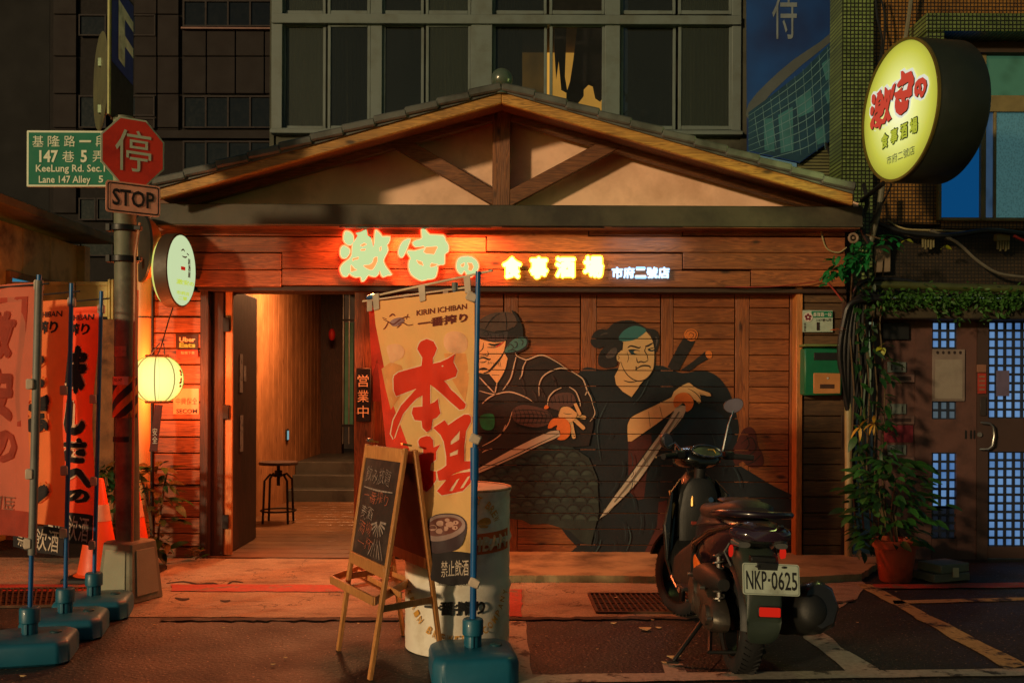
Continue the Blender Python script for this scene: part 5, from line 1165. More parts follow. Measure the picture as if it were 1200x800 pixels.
# stop sign and plate, turned to the right
sr=mat('sign_red',C(240,62,38),.6,var=.06,vs_=3,bump=0,dirt=C(190,40,28),ds=3); spk=mat('sign_pale_red',C(250,170,140),.45,bump=0)
def yawed(cx_px,cy_px,Y,ang):
    c=P(cx_px,cy_px,Y); t_=Vector((math.cos(ang),math.sin(ang),0)); n_=Vector((math.sin(ang),-math.cos(ang),0)); 
    return c,t_,n_,(lambda off: (lambda u,v: c+t_*u+Vector((0,0,1))*v+n_*off))
so=thing('stop_sign','red octagonal stop sign with a white character, turned to the right on the grey pole','sign',P(156,178,Yp-.1))
c,t_,n_,ff=yawed(156,178,Yp-.16,R(38)); rr=.236
oc=lambda r:[(r*math.cos(R(22.5+45*k))*.93,r*math.sin(R(22.5+45*k))) for k in range(8)]
mb=MB(); mb.flat([oc(rr)],ff(0),n_,-.006); mb.build('plate',sgw,so,smooth=0)
mb=MB(); mb.flat([oc(rr*.95)],ff(.003)); mb.build('panel',sr,so,smooth=0)
mb=MB(); text(mb,'停',lambda u,v:ff(.006)(-.115+.23*u,-.13+.27*v),.012); mb.build('lettering',sgw,so,smooth=0)
mb=MB(); mb.beam(c-n_*.01,c-n_*.10+Vector((-.02,0,0)),.03,.03,Vector((0,0,1))); mb.build('bracket',steel,so)
so2=thing('stop_plate','small pale red plate lettered STOP with black border below the octagon','sign',P(156,233,Yp-.1))
c,t_,n_,ff=yawed(156.5,233,Yp-.17,R(38))
def rrect(w_,h_,r_): 
    o=[]
    for sx,sy,a0 in ((1,1,0),(-1,1,90),(-1,-1,180),(1,-1,270)):
        for k in range(4): a=R(a0+30*k); o.append((sx*(w_/2-r_)+r_*math.cos(a),sy*(h_/2-r_)+r_*math.sin(a)))
    return o
mb=MB(); mb.flat([rrect(.35,.205,.02)],ff(0),n_,-.005); mb.build('plate',spk,so2,smooth=0)
mb=MB(); mb.flat([rrect(.33,.185,.016),rrect(.315,.170,.012)],ff(.003)); mb.build('border',darkp,so2,smooth=0)
mb=MB(); text(mb,'STOP',lambda u,v:ff(.003)(-.135+.27*u,-.055+.11*v),.02); mb.build('lettering',darkp,so2,smooth=0)
# blue sign edge-on with large letter, round disc sign back
sb=mat('sign_blue_dark',C(34,56,150),.5,bump=0); spl=mat('sign_letter_pale',C(232,236,214),.5,bump=0,dirt=C(180,184,160),ds=8)
b1=thing('blue_parking_sign','tall dark blue sign seen nearly edge-on with a pale letter F, above the stop sign','sign',P(138,130,Yp))
A0=P(123.5,-30,Yp-.10); A1=P(127,134,Yp-.10); Bx=P(153,-30,Yp+.42); 
u_=(Vector((Bx.x,Bx.y,0))-Vector((A0.x,A0.y,0))); zt=A0.z; zb=P(127,134,Yp-.10).z
def bf(off): 
    n_=Vector((u_.y,-u_.x,0)).normalized(); 
    return lambda u,v: Vector((A1.x,A1.y,zb))+u_*u+Vector((0,0,(zt-zb)*v))+n_*off
n_=Vector((u_.y,-u_.x,0)).normalized()
mb=MB(); mb.flat([[(0,0),(1,0),(1,1),(0,1)]],bf(0),n_,-.012); mb.build('plate',mat('sign_black',C(18,19,24),.5,bump=0),b1,smooth=0)
mb=MB(); mb.flat([[(.10,.40),(.97,.37),(.97,.98),(.10,.98)]],bf(.003)); mb.build('panel',sb,b1,smooth=0)
mb=MB(); mb.flat([[(.34,.46),(.60,.44),(.60,.60),(.95,.575),(.95,.65),(.60,.68),(.60,.80),(.95,.775),(.95,.85),(.34,.90)]],bf(.006)); mb.build('lettering',spl,b1,smooth=0)
mb=MB(); mb.beam(bf(.004)(0,0),bf(.004)(0,1),.012,.03); mb.build('edge_frame',mat('edge_lime',C(170,172,104),.5),b1)
rs=thing('round_sign','round grey-green sign disc seen from behind, beside the dark blue sign','sign',P(112,95,Yp))
c=P(118,96,Yp+.18); nn=Vector((-.86,-.5,0)).normalized(); Mq=Matrix.Rotation(math.atan2(nn.x,-nn.y),3,'Z')@Matrix.Rotation(R(90),3,'X')
mb=MB(); mb.lathe([(.001,-.006),(.325,-.006),(.335,0),(.325,.006),(.001,.006)],c,Mq,n=48,caps=False); mb.build('plate',mat('disc_grey_green',C(88,88,58),.6,var=.2,vs_=3,dirt=C(60,58,40)),rs,smooth=30)
for dz in (-.2,.12):
    mb=MB(); mb.box(c+Vector((.03,-.03,dz)),(.06,.05,.06)); mb.build('bracket',MATS['galvanised'],rs,bevel=.004)
mb=MB(); mb.cyl(P(134,140,Yp+.62),P(132,-40,Yp+.62),.026,.026,12); o=mb.build('upper_post',pbm,sp)

# convex traffic mirror beside the pole and its yellow-lit post
tm=thing('traffic_mirror','round traffic mirror with orange back shell on a slanting yellow-lit post behind the street pole','mirror',Vector((P(168,660,-.27).x,-.27,0)))
c=P(166,291,-.36); nn=Vector((.80,.60,0)).normalized(); Mq=Matrix.Rotation(math.atan2(nn.x,-nn.y),3,'Z')@Matrix.Rotation(R(90),3,'X')
RM=.255
mb=MB(); mb.lathe([(RM,0)]+[(RM*math.cos(k*math.pi/16),.15*math.sin(k*math.pi/16)) for k in range(1,8)]+[(.001,.15)],c,Mq,n=40,caps=False); mb.build('back_shell',mat('mirror_orange',C(232,104,34),.4,var=.2,vs_=6,coat=.2),tm,smooth=60)
mb=MB(); mb.lathe([(RM+.012,-.012),(RM+.012,.008),(RM-.01,.012)],c,Mq,n=40,caps=False); mb.lathe([(.001,-.014),(RM+.010,-.012)],c,Mq,n=40,caps=False); mb.build('mirror_face',mat('mirror_dark',C(52,54,48),.35,bump=.1,var=.3),tm,smooth=60)
mb=MB(); mb.tube([Vector((P(166,660,-.27).x,-.27,0)),P(167,480,-.27),P(168,330,-.27),P(168,270,-.27)],[.062,.062,.062,.06],16); mb.build('post',mat('post_cream',C(206,150,90),.5,var=.1,vs_=3),tm)
for py in (372,):
    cc=P(168,py,-.27); mb=MB(); mb.cyl(cc-Vector((0,0,.004)),cc+Vector((0,0,.004)),.065,.065,16); mb.build('joint_ring',blackp,tm)
mb=MB(); mb.box(P(156,306,-.5),(.05,.05,.07)); mb.build('clamp',steel,tm,bevel=.005)
mb=MB(); mb.tube([Vector((P(158,600,-1.2).x,-1.15,.3)),P(158,480,-1.15),P(160,340,-1.15)],.016,8); o=mb.build('thin_pipe',mat('pipe_orange',C(190,110,60),.5)); o['label']='thin upright pipe close beside the grey street pole'; o['category']='pipe'

# oval lit blade sign
osg=thing('oval_sign','small glowing white oval blade sign on a bracket above the paper lantern','illuminated sign',P(208,318,-.35))
c=P(205,317,-.42); nn=Vector((.97,-.24,0)).normalized(); Mq=Matrix.Rotation(math.atan2(nn.x,-nn.y),3,'Z')@Matrix.Rotation(R(90),3,'X')
ry,rx=.292,.21
def ell(k,h,n=36): return [c+Mq@Vector((rx*k*math.cos(2*math.pi*i/n),ry*k*math.sin(2*math.pi*i/n),h)) for i in range(n)]
mb=MB(); mb.loft([ell(.96,-.062),ell(1,-.055),ell(1,.055),ell(.96,.062)],False); mb.build('rim',mat('rim_brown',C(66,50,32),.5,var=.2),osg,smooth=50)
fe=emis('oval_face_glow',(.66,.80,.44,1),.85); fe2=emis('oval_face_glow_yellow',(.74,.74,.16,1),.9)
mb=MB(); mb.loft([ell(.95,.060),ell(.85,.066),ell(.6,.072),ell(.3,.074),ell(.02,.075)],True); mb.build('front_face',fe,osg,smooth=60)
mb=MB(); mb.loft([ell(.95,-.060),ell(.9,-.085),ell(.7,-.115),ell(.4,-.13),ell(.02,-.135)],True); mb.build('back_face',fe2,osg,smooth=60)
of=lambda off:(lambda u,v:c+Mq@Vector((u,v,.072+off-.02*((u/rx)**2+(v/ry)**2))))
mb=MB(); mb.flat([[(rx*.84*math.cos(R(a)),ry*.86*math.sin(R(a))) for a in range(218,323,8)]],of(.006)); mb.build('dark_panel',mat('oval_dark',C(40,44,24),.6,bump=0),osg,smooth=0)
lime=emis('oval_lime',(.60,.72,.06,1),.9)
for body,x0,x1,z0,z1,mm,off in (('AJIBY',-.10,.16,-.115,-.075,lime,.03),('市府店',-.09,.09,-.195,-.165,lime,.03),('二號',-.06,.06,-.235,-.205,lime,.03)):
    mb=MB(); text(mb,body if body!='AJIBY' else '激安の',lambda u,v:of(.010)(x0+(x1-x0)*u,z0+(z1-z0)*v),off); mb.build('lettering',mm,osg,smooth=0)
mb=MB(); mb.flat([[(-.04,.0),(.02,.0),(.02,.028),(-.04,.028)]],of(.008)); mb.build('red_mark',redp,osg,smooth=0)
mb=MB(); text(mb,'居\n酒\n屋',lambda u,v:of(.008)(.06+.04*u,-.05+.15*v),.03); mb.build('lettering',darkp,osg,smooth=0)
mb=MB(); 
for q in ([(-.03,.15),(.0,.165),(.02,.15)],[(-.02,.11),(.02,.105),(.05,.115)],[(.05,.14),(.08,.13)]): mb.stroke(q,.012,of(.008))
mb.build('brush_marks',darkp,osg,smooth=0)
mb=MB(); mb.bp(226,306,232,342,-.06,.06); mb.box(P(222,324,-.2),(.10,.22,.02)); mb.build('bracket',blackm,osg,bevel=.003)

# paper lantern
LC=P(184,444,-.55); lr=.196
lt=thing('paper_lantern','glowing pale yellow ribbed paper lantern hanging beside the doorway','lantern',LC)
prof=[]; N=26
for i in range(N+1):
    a=-1.22+2.44*i/N; r_=(abs(math.cos(a))**.85)*lr; z_=math.sin(a)/math.sin(1.22)*.172
    prof.append((r_+(.0022 if i%2 else 0),z_))
mb=MB(); mb.lathe(prof,LC,n=48); 
def lampmat():
    m,n,p,L=newmat('lantern_paper'); v=coords(n,L)
    tc=nd(n,'TexCoord'); sp_=nd(n,'SeparateXYZ'); L(tc.outputs['Object'],sp_.inputs[0])
    f=noise(n,L,v,30,3); c_=ramp(n,f,[(.3,(.70,.68,.04)),(.7,(.82,.80,.09))],L)
    lw=nd(n,'LayerWeight'); lw.inputs[0].default_value=.35; c_=mixc(n,L,lw.outputs['Facing'],(.90,.92,.36,1),c_)
    L(c_,p.inputs['Emission Color']); p.inputs['Emission Strength'].default_value=1.25; p.inputs['Base Color'].default_value=(0,0,0,1); p.inputs['Specular IOR Level'].default_value=0; p.inputs['Roughness'].default_value=.8; p.inputs['Alpha'].default_value=.72
    return m
mb.build('shade',lampmat(),lt,smooth=70)
rib=emis('lantern_rib',(.50,.26,.02,1),.6)
for k in range(8):
    a=k*math.pi/4+.25; mb=MB(); mb.tube([LC+Vector((math.cos(a)*(r_+.002),math.sin(a)*(r_+.002),z_)) for r_,z_ in prof],.0035,5); mb.build('rib',rib,lt)
for s_ in (-1,1):
    mb=MB(); mb.lathe([(.085,-.012),(.09,0),(.085,.012),(.06,.012),(.06,-.012)],LC+Vector((0,0,s_*.176)),n=28,caps=False); mb.build('collar',mat('lantern_collar',C(150,70,30),.5),lt)
mb=MB(); mb.tube([LC+Vector((0,0,.18)),LC+Vector((.03,0,.25)),LC+Vector((.05,.1,.45)),LC+Vector((.05,.25,.62))],.005,6); mb.tube([LC+Vector((.06,0,.18)),LC+Vector((.05,0,.28))],.005,6); mb.tube([LC+Vector((-.06,0,.18)),LC+Vector((.02,0,.28))],.005,6); mb.build('hanging_cord',cable,lt)
mb=MB(); mb.flat([[(-.03,0),(.03,0),(-.01,-.36),(-.07,-.36)]],lambda u,v:LC+Vector((u+.02,-.02,v-.2)),(0,1,0),.006); mb.build('hanging_tag',mat('tag_dark',C(84,26,20),.7),lt,smooth=0)
mb=MB(); text(mb,'安\n全',lambda u,v:LC+Vector((-.025+.04*u-.0,-.027,-.5+.12*v)),.02); mb.build('lettering',whitem,lt,smooth=0)
for i in range(7):
    a=i*.9; mb=MB(); mb.tube([LC+Vector((lr*.96,-.03-.02*math.cos(a),-.05+.02*i)),LC+Vector((lr*1.02,-.04,-.055+.02*i+.012*math.sin(a*2)))],.008,6); mb.build('painted_mark',mat('lantern_mark',C(150,80,20),.6,bump=0),lt)
ll=bpy.data.lights.new('lantern_light','POINT'); ll.energy=230; ll.color=(1,.17,.04); ll.shadow_soft_size=.05
llo=bpy.data.objects.new('lantern_light',ll); COL.objects.link(llo); llo.location=LC

# stickers and plates on the left panel
def sticker(label,cat,x0,y0,x1,y1,col,lines,Y=-.005,grp=None,border=None):
    t=thing('wall_sticker',label,cat,P((x0+x1)/2,y1,Y)); mb=MB(); mb.bp(x0,y0,x1,y1,Y,.004); mb.build('backing',col,t,smooth=0)
    for body,a,b,c_,d_,mm,off in lines:
        mb=MB(); text(mb,body,pxrect(a,b,c_,d_,Y-.003),off); mb.build('lettering',mm,t,smooth=0)
    return t
wgl=mat('print_warm_white',C(230,190,150),.6,bump=0)
sticker('black square sticker with two words in white on the planks above the lantern level','sticker',206,392,232,409,mat('sticker_brown',C(44,22,16),.6,bump=0),[('Uber',210,395,229,400.5,wgl,.04),('Eats',210,401.5,229,407,mat('print_greenish',C(150,190,90),.6,bump=0),.04)])
sticker('small red strip sticker under the black square one','sticker',207,410,232,418.5,mat('sticker_red',C(210,60,36),.6,bump=0),[('點我下單',212,411.5,228,415,wgl,.02)])
mb=MB()
sticker('pale security company sticker with a red Chinese band above a Latin word','sticker',203,455,233,485,mat('sticker_cream',C(222,160,120),.6,bump=0),[('SECOM',206.5,479,231,484,darkp,.03),('中興保全',206,466,231,474,mat('print_red_dark',C(190,60,36),.6,bump=0),.02)])
mb=MB(); 
# open-for-business sign by the door
os_=thing('hanging_sign','black vertical board with gold characters hanging on the door post','sign',P(426,494,-.06))
mb=MB(); mb.bp(417.5,431,434.5,494,-.055,.03); mb.build('board',blackp,os_,bevel=.006)
for i,ch in enumerate('営業中'):
    mb=MB(); text(mb,ch,pxrect(419,439+i*18,432,453+i*18,-.058),.012); mb.build('lettering',mat('gold_print',C(255,232,180),.5,bump=0),os_,smooth=0)
mb=MB(); mb.tube([P(424,431,-.05),P(426,410,-.05),P(428,431,-.05)],.003,5); mb.build('hanging_cord',cable,os_)
mb=MB(); mb.bp(437,425,446,470,-.03,.006); o=mb.build('wave_poster',mat('poster_red',C(120,40,26),.7,bump=0)); o['label']='narrow red-brown poster strip right of the black door sign'; o['category']='poster'

# stool in the corridor
st=thing('bar_stool','round metal bar stool with dark wooden seat standing inside the doorway','stool',Vector((P(326,615,2.15).x,2.15,.01)))
sc_=Vector((P(326,615,2.15).x,2.15,0)); 
mb=MB(); mb.lathe([(.001,.62),(.20,.62),(.205,.632),(.20,.65),(.001,.652)],sc_,n=32,caps=False); mb.build('seat',wdark,st)
mb=MB(); mb.cyl(sc_+Vector((0,0,.40)),sc_+Vector((0,0,.62)),.018,.018,10); mb.cyl(sc_+Vector((0,0,.50)),sc_+Vector((0,0,.56)),.04,.04,12); mb.build('screw_post',blackm,st)
for k in range(4):
    a=R(45+90*k); d=Vector((math.cos(a),math.sin(a),0)); mb=MB(); mb.tube([sc_+d*.03+Vector((0,0,.50)),sc_+d*.10+Vector((0,0,.52)),sc_+d*.165+Vector((0,0,.46)),sc_+d*.185+Vector((0,0,.012))],.012,8); mb.build('leg',blackm,st)
mb=MB(); mb.tube([sc_+Vector((.18*math.cos(a),.18*math.sin(a),.14)) for a in [k*math.pi/12 for k in range(25)]],.009,8); mb.build('foot_ring',blackm,st)
# small red ornament deep inside
il=thing('red_charm','small red charm hanging by a cord deep in the corridor','ornament',P(389,392,5.8))
mb=MB(); mb.ball(P(389,392,5.8),(.05,.05,.09),12); mb.build('body',redp,il); mb=MB(); mb.cyl(P(386,370,5.8),P(389,386,5.8),.006,.006,6); mb.build('cord',cable,il)

# traffic cones
def cone(label,px,Y,h=.74,mm=None):
    c=Vector((P(px,680,Y).x,Y,0)); t=thing('traffic_cone',label,'traffic cone',c,group='orange traffic cones behind the street pole')
    mb=MB(); mb.lathe([(.178,.045),(.15,.06),(.03,h),(.022,h+.01),(.001,h+.01)],c,n=36,caps=False); mb.build('body',mat('cone_orange',C(240,84,30),.5,var=.08,bump=.1),t,smooth=50)
    mb=MB(); k=lambda z:.15+(.03-.15)*(z-.06)/(h-.06)+.0025
    mb.lathe([(k(.44),.44),(k(.56),.56)],c,n=36,caps=False); mb.build('reflective_band',mat('cone_band',C(226,170,140),.4,bump=0),t,smooth=50)
    mb=MB(); mb.box(c+Vector((0,0,.022)),(.40,.40,.044)); mb.build('base',blackp,t,bevel=.012)
cone('orange traffic cone left of the concrete pole base, partly behind the banners',116,-.95); cone('orange traffic cone with a pale band just behind the street pole',155,-.72)

# ------------------------------------------------------------------ leafy plants
leafg=mat('leaf_green',C(38,84,30),.5,var=.35,vs_=10,bump=.1,rv=.45,trans=.25); leafd=mat('leaf_dark',C(26,66,30),.5,var=.35,vs_=10,rv=.45,trans=.2); leafy=mat('leaf_yellow',C(190,150,50),.5,var=.2,rv=.2,trans=.3); leafo=mat('leaf_olive',C(96,78,34),.5,var=.3,rv=.4,trans=.3)
stemm=mat('stem_brown',C(70,56,32),.8)
def leafmesh(name,m,Ln=1.,wd=.42,bend=.35):
    vs=[];n=5
    for i in range(n+1):
        t=i/n; w_=wd/2*math.sin(math.pi*(t**.8))**.8 if 0<t<1 else .001; z=-bend*t*t
        vs+= [(-w_,t*Ln,z+.12*w_),(0,t*Ln,z-.05*w_),(w_,t*Ln,z+.12*w_)]
    fs=[]
    for i in range(n):
        a=i*3; fs+=[(a,a+1,a+4,a+3),(a+1,a+2,a+5,a+4)]
    me=bpy.data.meshes.new(name); me.from_pydata(vs,[],fs); me.materials.append(m); me.polygons.foreach_set('use_smooth',[True]*len(fs)); return me
LM={k:leafmesh('leaf',m,1,.42) for k,m in (('g',leafg),('d',leafd),('y',leafy),('o',leafo))}
LML={k:leafmesh('leaf',m,1,.24,.5) for k,m in (('g',leafg),('d',leafd),('y',leafy),('o',leafo))}
def put_leaf(t,me,pos,dirv,size,tw=None):
    o=bpy.data.objects.new('leaf',me); COL.objects.link(o); o.parent=t
    d=Vector(dirv).normalized(); q=d.to_track_quat('Y','Z').to_matrix()@Matrix.Rotation(random.uniform(-.7,.7) if tw is None else tw,3,'Y')
    M=Matrix.Translation(Vector(pos))@q.to_4x4()@Matrix.Scale(size,4)
    o.matrix_local=W[t.name].inverted()@M; return o
def leafcloud(name,m,pts,size,parent,n,kind='stuff',spread=.06,me=None,narrow=False):
    src=(LML if narrow else LM)['g']; lv=[v.co.copy() for v in src.vertices]; lf=[tuple(p.vertices) for p in src.polygons]
    mb=MB()
    for _ in range(n):
        a=random.choice(pts); p=Vector(a)+Vector([random.gauss(0,spread) for _ in range(3)])
        d=Vector((random.gauss(0,1),random.gauss(-.5,.8),random.gauss(-.2,.7))).normalized(); q=d.to_track_quat('Y','Z').to_matrix()@Matrix.Rotation(random.uniform(-1.5,1.5),3,'Y')
        s_=size*random.uniform(.6,1.35); mb.add([p+q@(v*s_) for v in lv],lf)
    return mb.build(name,m,parent,smooth=0,kind=kind,recalc=False)
def bush(label,cx_,Y,y0,y1,w_,n,kinds,size,narrow=False,cat='plant',name='leafy_plant'):
    c=Vector((P(cx_,680,Y).x,Y,0)); t=thing(name,label,cat,c)
    top=P(cx_,y0,Y).z; bot=P(cx_,y1,Y).z; k=w_/S(Y)
    for j in range(5):
        a=random.uniform(-1,1)*k*.35; mb=MB(); mb.tube([c,c+Vector((a*.4,0,(top)*.5)),c+Vector((a,random.uniform(-.1,.1),top*.95))],[.012,.008,.004],6); mb.build('stem',stemm,t)
    for i in range(n):
        z=random.uniform(bot,top); r_=k*.5*(.5+.6*math.sin(math.pi*(z-bot)/(top-bot+1e-6)))
        a=random.uniform(0,2*math.pi); rr_=r_*random.uniform(.25,1)
        pos=c+Vector((math.cos(a)*rr_,math.sin(a)*rr_*.6,z)); d=Vector((math.cos(a),math.sin(a)-.4,random.uniform(-.5,.6)))
        put_leaf(t,(LML if narrow else LM)[random.choice(kinds)],pos,d,size*random.uniform(.6,1.3))
    return t
bush('leafy shrub lit orange by the lantern, right of the street pole base',183,-.35,545,650,62,110,'oogd',.13)
bush('dark leafy shrub between the banners and the street pole',126,-.2,545,640,56,100,'ogdd',.13)
w0=thing('weed_tuft','small weed growing at the foot of the door post','weed',P(228,662,-.12))
for i in range(22):
    a=random.uniform(0,6.28); g=P(228,664,-.12); g.z=.02; put_leaf(w0,LM[random.choice('og')],g+Vector((random.gauss(0,.03),random.gauss(0,.03),random.uniform(0,.07))),(math.cos(a),math.sin(a),.7),random.uniform(.04,.075))
# ------------------------------------------------------------------ right-hand building
YR=.20
nb_=thing('neighbour_building','brown mosaic-tiled neighbour building with a green tile column and hooded window on the right','building',P(1100,660,YR))
tbr=tiles('mosaic_brown',C(160,116,48),C(132,92,38),C(44,30,16),.031,.031,'XZ',.45,.16); tgr=tiles('mosaic_green',C(126,148,84),C(98,120,64),C(38,42,24),.033,.033,'XZ',.35,.18)
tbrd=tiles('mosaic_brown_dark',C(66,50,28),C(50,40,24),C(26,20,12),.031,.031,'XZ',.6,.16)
mb=MB(); mb.bp(1022,-400,1103,262,YR+.06,.3); mb.bp(1103,258,1500,268,YR+.06,.3); mb.bp(1103,-400,1500,62,YR+.06,.3); mb.bp(1022,262,1103,262.5,YR+.06,.3); mb.build('tile_wall',tbr,nb_,smooth=0)
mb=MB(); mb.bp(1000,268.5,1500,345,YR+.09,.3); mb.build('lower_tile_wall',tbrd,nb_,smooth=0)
mb=MB(); mb.bp(987,-400,1024,345,YR-.06,.32); mb.build('tile_column',tgr,nb_,smooth=0)
mb=MB(); mb.bp(1086,16,1500,37,YR-.30,.40); mb.build('window_hood',tgr,nb_,smooth=0,bevel=.004)
mb=MB(); mb.bp(1086,37,1107,80,YR-.30,.40); mb.build('window_jamb',tgr,nb_,smooth=0,bevel=.004)
mb=MB(); mb.bp(1107,37,1500,62,YR-.05,.2); mb.build('hood_shade_sheet',mat('hood_shade_brown',C(56,42,28),.8),nb_,smooth=0)  # dark sheet over the tiles, carries the shade under the hood in its colour
ofr=mat('frame_olive',C(120,110,72),.5,bump=.1)
wf=MB(); 
for (a,b,c_,d_,yy) in ((1150,62,1156,258,.0),(1100,62,1104,258,.0),(1104,60,1300,64,.01),(1104,255,1300,259,.01),(1156,112,1300,131,.005),(1165,131,1168,255,.02)): wf.bp(a,b,c_,d_,YR+yy,.05)
f=wf.build('window_frame',ofr,nb_,bevel=.004)
g1=MB(); g1.bp(1104,64,1150,255,YR+.04,.01); g1.build('pane',emis('blue_pane_glow',C(12,74,126),.75),f,smooth=0)
def texglass(name,col,st,sc1):
    m,n,p,L=newmat(name); v=coords(n,L); vo=nd(n,'TexVoronoi'); vo.inputs['Scale'].default_value=sc1; L(v,vo.inputs['Vector'])
    c_=ramp(n,vo.outputs['Distance'],[(.0,sc(col,.7)),(.6,sc(col,1.25))],L); L(c_,p.inputs['Emission Color']); p.inputs['Emission Strength'].default_value=st; p.inputs['Base Color'].default_value=sc(col,.6); p.inputs['Roughness'].default_value=.2
    L(bumpn(n,L,vo.outputs['Distance'],.5,.01),p.inputs['Normal']); return m
g2=MB(); g2.bp(1168,131,1300,255,YR+.045,.01); g2.build('pane',texglass('frosted_pane_glow',C(58,92,92),.7,60),f,smooth=0)
g3=MB(); g3.bp(1156,64,1300,112,YR+.045,.01); g3.build('pane',texglass('green_pane_glow',C(52,86,62),.6,8),f,smooth=0)
g4=MB(); g4.bp(1156,131,1165,255,YR+.046,.01); g4.build('pane',texglass('grey_pane_glow',C(50,74,100),.6,8),f,smooth=0)
# advertising banner with a slanting lower edge
ad=thing('advert_banner','dark blue advertising banner showing a glass tower, hanging between the windows and the tiled column','banner',P(930,190,.95))
Yad=.95
def admat():
    m,n,p,L=newmat('advert_blue'); v=coords(n,L); c_=ramp(n,noise(n,L,v,1.2,3),[(.3,C(18,36,84)),(.6,C(18,70,140)),(.8,C(24,88,156))],L); L(c_,p.inputs['Base Color']); p.inputs['Roughness'].default_value=.5; return m
mb=MB(); mb.flat([[(875,-60),(988,-60),(986,156),(937,191),(876,178)]],planef(Yad),(0,1,0),.03); mb.build('sheet',admat(),ad,smooth=0)
tw1=mat('advert_tower',C(24,62,84),.5,var=.35,vs_=4,bump=0); tw2=mat('advert_tower_light',C(54,110,118),.5,var=.3,vs_=5,bump=0); tw3=mat('advert_line',C(90,130,140),.5,var=.2,bump=0); tw4=mat('advert_grey',C(76,84,86),.5,var=.2,vs_=3,bump=0)
mb=MB(); mb.flat([catmull([(877,122),(900,96),(930,70),(960,50),(984,31),(975,48),(940,76),(905,108),(877,140)],2)],planef(Yad-.002)); mb.build('printed_swoosh',tw4,ad,smooth=0)
mb=MB(); mb.flat([[(877,132),(900,115),(940,84),(984,40),(985.5,155),(937,190),(877,176)]],planef(Yad-.004)); mb.build('printed_tower',tw1,ad,smooth=0)
for q in ([(912,135),(929,125),(930,176),(915,180)],[(932,118),(950,105),(953,130),(936,138)],[(955,152),(966,146),(968,166),(958,170)],[(895,140),(906,138),(908,178),(896,176)],[(963,75),(974,66),(978,88),(968,95)],[(966,108),(976,100),(978,116),(970,122)]):
    mb=MB(); mb.flat([q],planef(Yad-.006)); mb.build('printed_pane',tw2,ad,smooth=0)
mb=MB()
for i in range(9):
    y=132+i*7; mb.stroke([(877,y+4),(915,y-22+i*2),(950,y-50+i*4),(984,y-88+i*5.5)],1.0,planef(Yad-.008))
for i in range(11):
    x=884+i*9.5; mb.stroke([(x,132-i*8.5),(x+4,160-i*3),(x+7,182-abs(x-930)*.22)],.8,planef(Yad-.0085))
mb.build('printed_grid',tw3,ad,smooth=0)
mb=MB(); text(mb,'待',pxrect(905,-20,934,46,Yad-.006),.0); mb.build('lettering',mat('advert_letter',C(110,122,130),.5,bump=0),ad,smooth=0)
# beige corrugated panel and wires below the advert
mb=MB(); mb.bp(935,150,990,262,1.0,.04); o=mb.build('louvre_panel',tiles('louvre_green',C(112,114,76),C(90,92,60),C(40,42,26),5,.03,'XZ',.5,.2),nb_,smooth=0)
def wire(name,label,pts,r,m=cable,cat='cable',grp=None,n=6,smooth=True):
    pts=[Vector(p) for p in pts]
    if smooth and len(pts)>2: pts=[Vector(q) for q in catmull([tuple(p) for p in pts],4,False)]
    mb=MB(); mb.tube(pts,r,n); o=mb.build(name,m); o['label']=label; o['category']=cat
    if grp:o['group']=grp
    return o
wm=mat('wire_pale',C(150,140,100),.6,bump=0)
wire('thin_cable','dark cable sagging below the blue advert, left one',[P(968,168,.6),P(973,182,.55),P(980,200,.5)],.012)
wire('thin_cable','pale cable dropping beside the green tiled column below the advert',[P(984,160,.4),P(987,180,.38),P(990,202,.4)],.010,wm)
wire('downpipe','pale slanting pipe on the brown mosaic wall above the round sign',[P(1070,-20,.1),P(1065,20,.1),P(1060,52,.1)],.018,mat('pipe_grey',C(110,108,90),.5),'pipe')
wire('wall_cable','black cable loop left of the pipe above the round sign',[P(1026,-10,.1),P(1028,20,.1),P(1034,48,.1),P(1030,75,.1)],.010)
wire('wall_cable','second black cable bending beside the loop above the round sign',[P(1030,-10,.08),P(1037,20,.08),P(1036,50,.08),P(1030,80,.08)],.008)

# round blade sign
rs2=thing('round_blade_sign','large round drum sign with lit yellow-green face and red brush characters, high at right','illuminated sign',P(1085,130,-1.0))
DR2=.497; TH=.39
c=P(1054,130,-1.15); nn=Vector((-.985,-.17,0)).normalized()
Mq=Matrix.Rotation(math.atan2(nn.x,-nn.y),3,'Z')@Matrix.Rotation(R(90),3,'X')
dgm=mat('drum_dark_green',C(30,38,30),.5,var=.2,vs_=4,bump=.2,bs=20)
mb=MB(); mb.lathe([(DR2-.012,.0),(DR2,-.004),(DR2,-.02),(DR2+.006,-.03),(DR2+.006,-TH+.03),(DR2,-TH+.02),(DR2-.02,-TH),(.001,-TH)],c,Mq,n=72,caps=False); mb.build('drum',dgm,rs2,smooth=40)
def facem():
    m,n,p,L=newmat('round_face_glow'); v=coords(n,L)
    ln=nd(n,'VectorMath',operation='DISTANCE'); tc=nd(n,'TexCoord'); L(tc.outputs['Object'],ln.inputs[0])
    lc=W[rs2.name].inverted()@(c+Vector((0,0,.02))); ln.inputs[1].default_value=lc
    c_=ramp(n,ln.outputs['Value'],[(.0,C(246,248,214)),(.22,C(222,228,140)),(.40,C(178,184,66)),(.52,C(120,124,34))],L)
    L(c_,p.inputs['Emission Color']); p.inputs['Emission Strength'].default_value=.95; p.inputs['Base Color'].default_value=(.2,.22,.05,1); return m
mb=MB(); mb.lathe([(.001,.004),(DR2-.012,.002)],c,Mq,n=72,caps=False); mb.build('face',facem(),rs2,smooth=0)
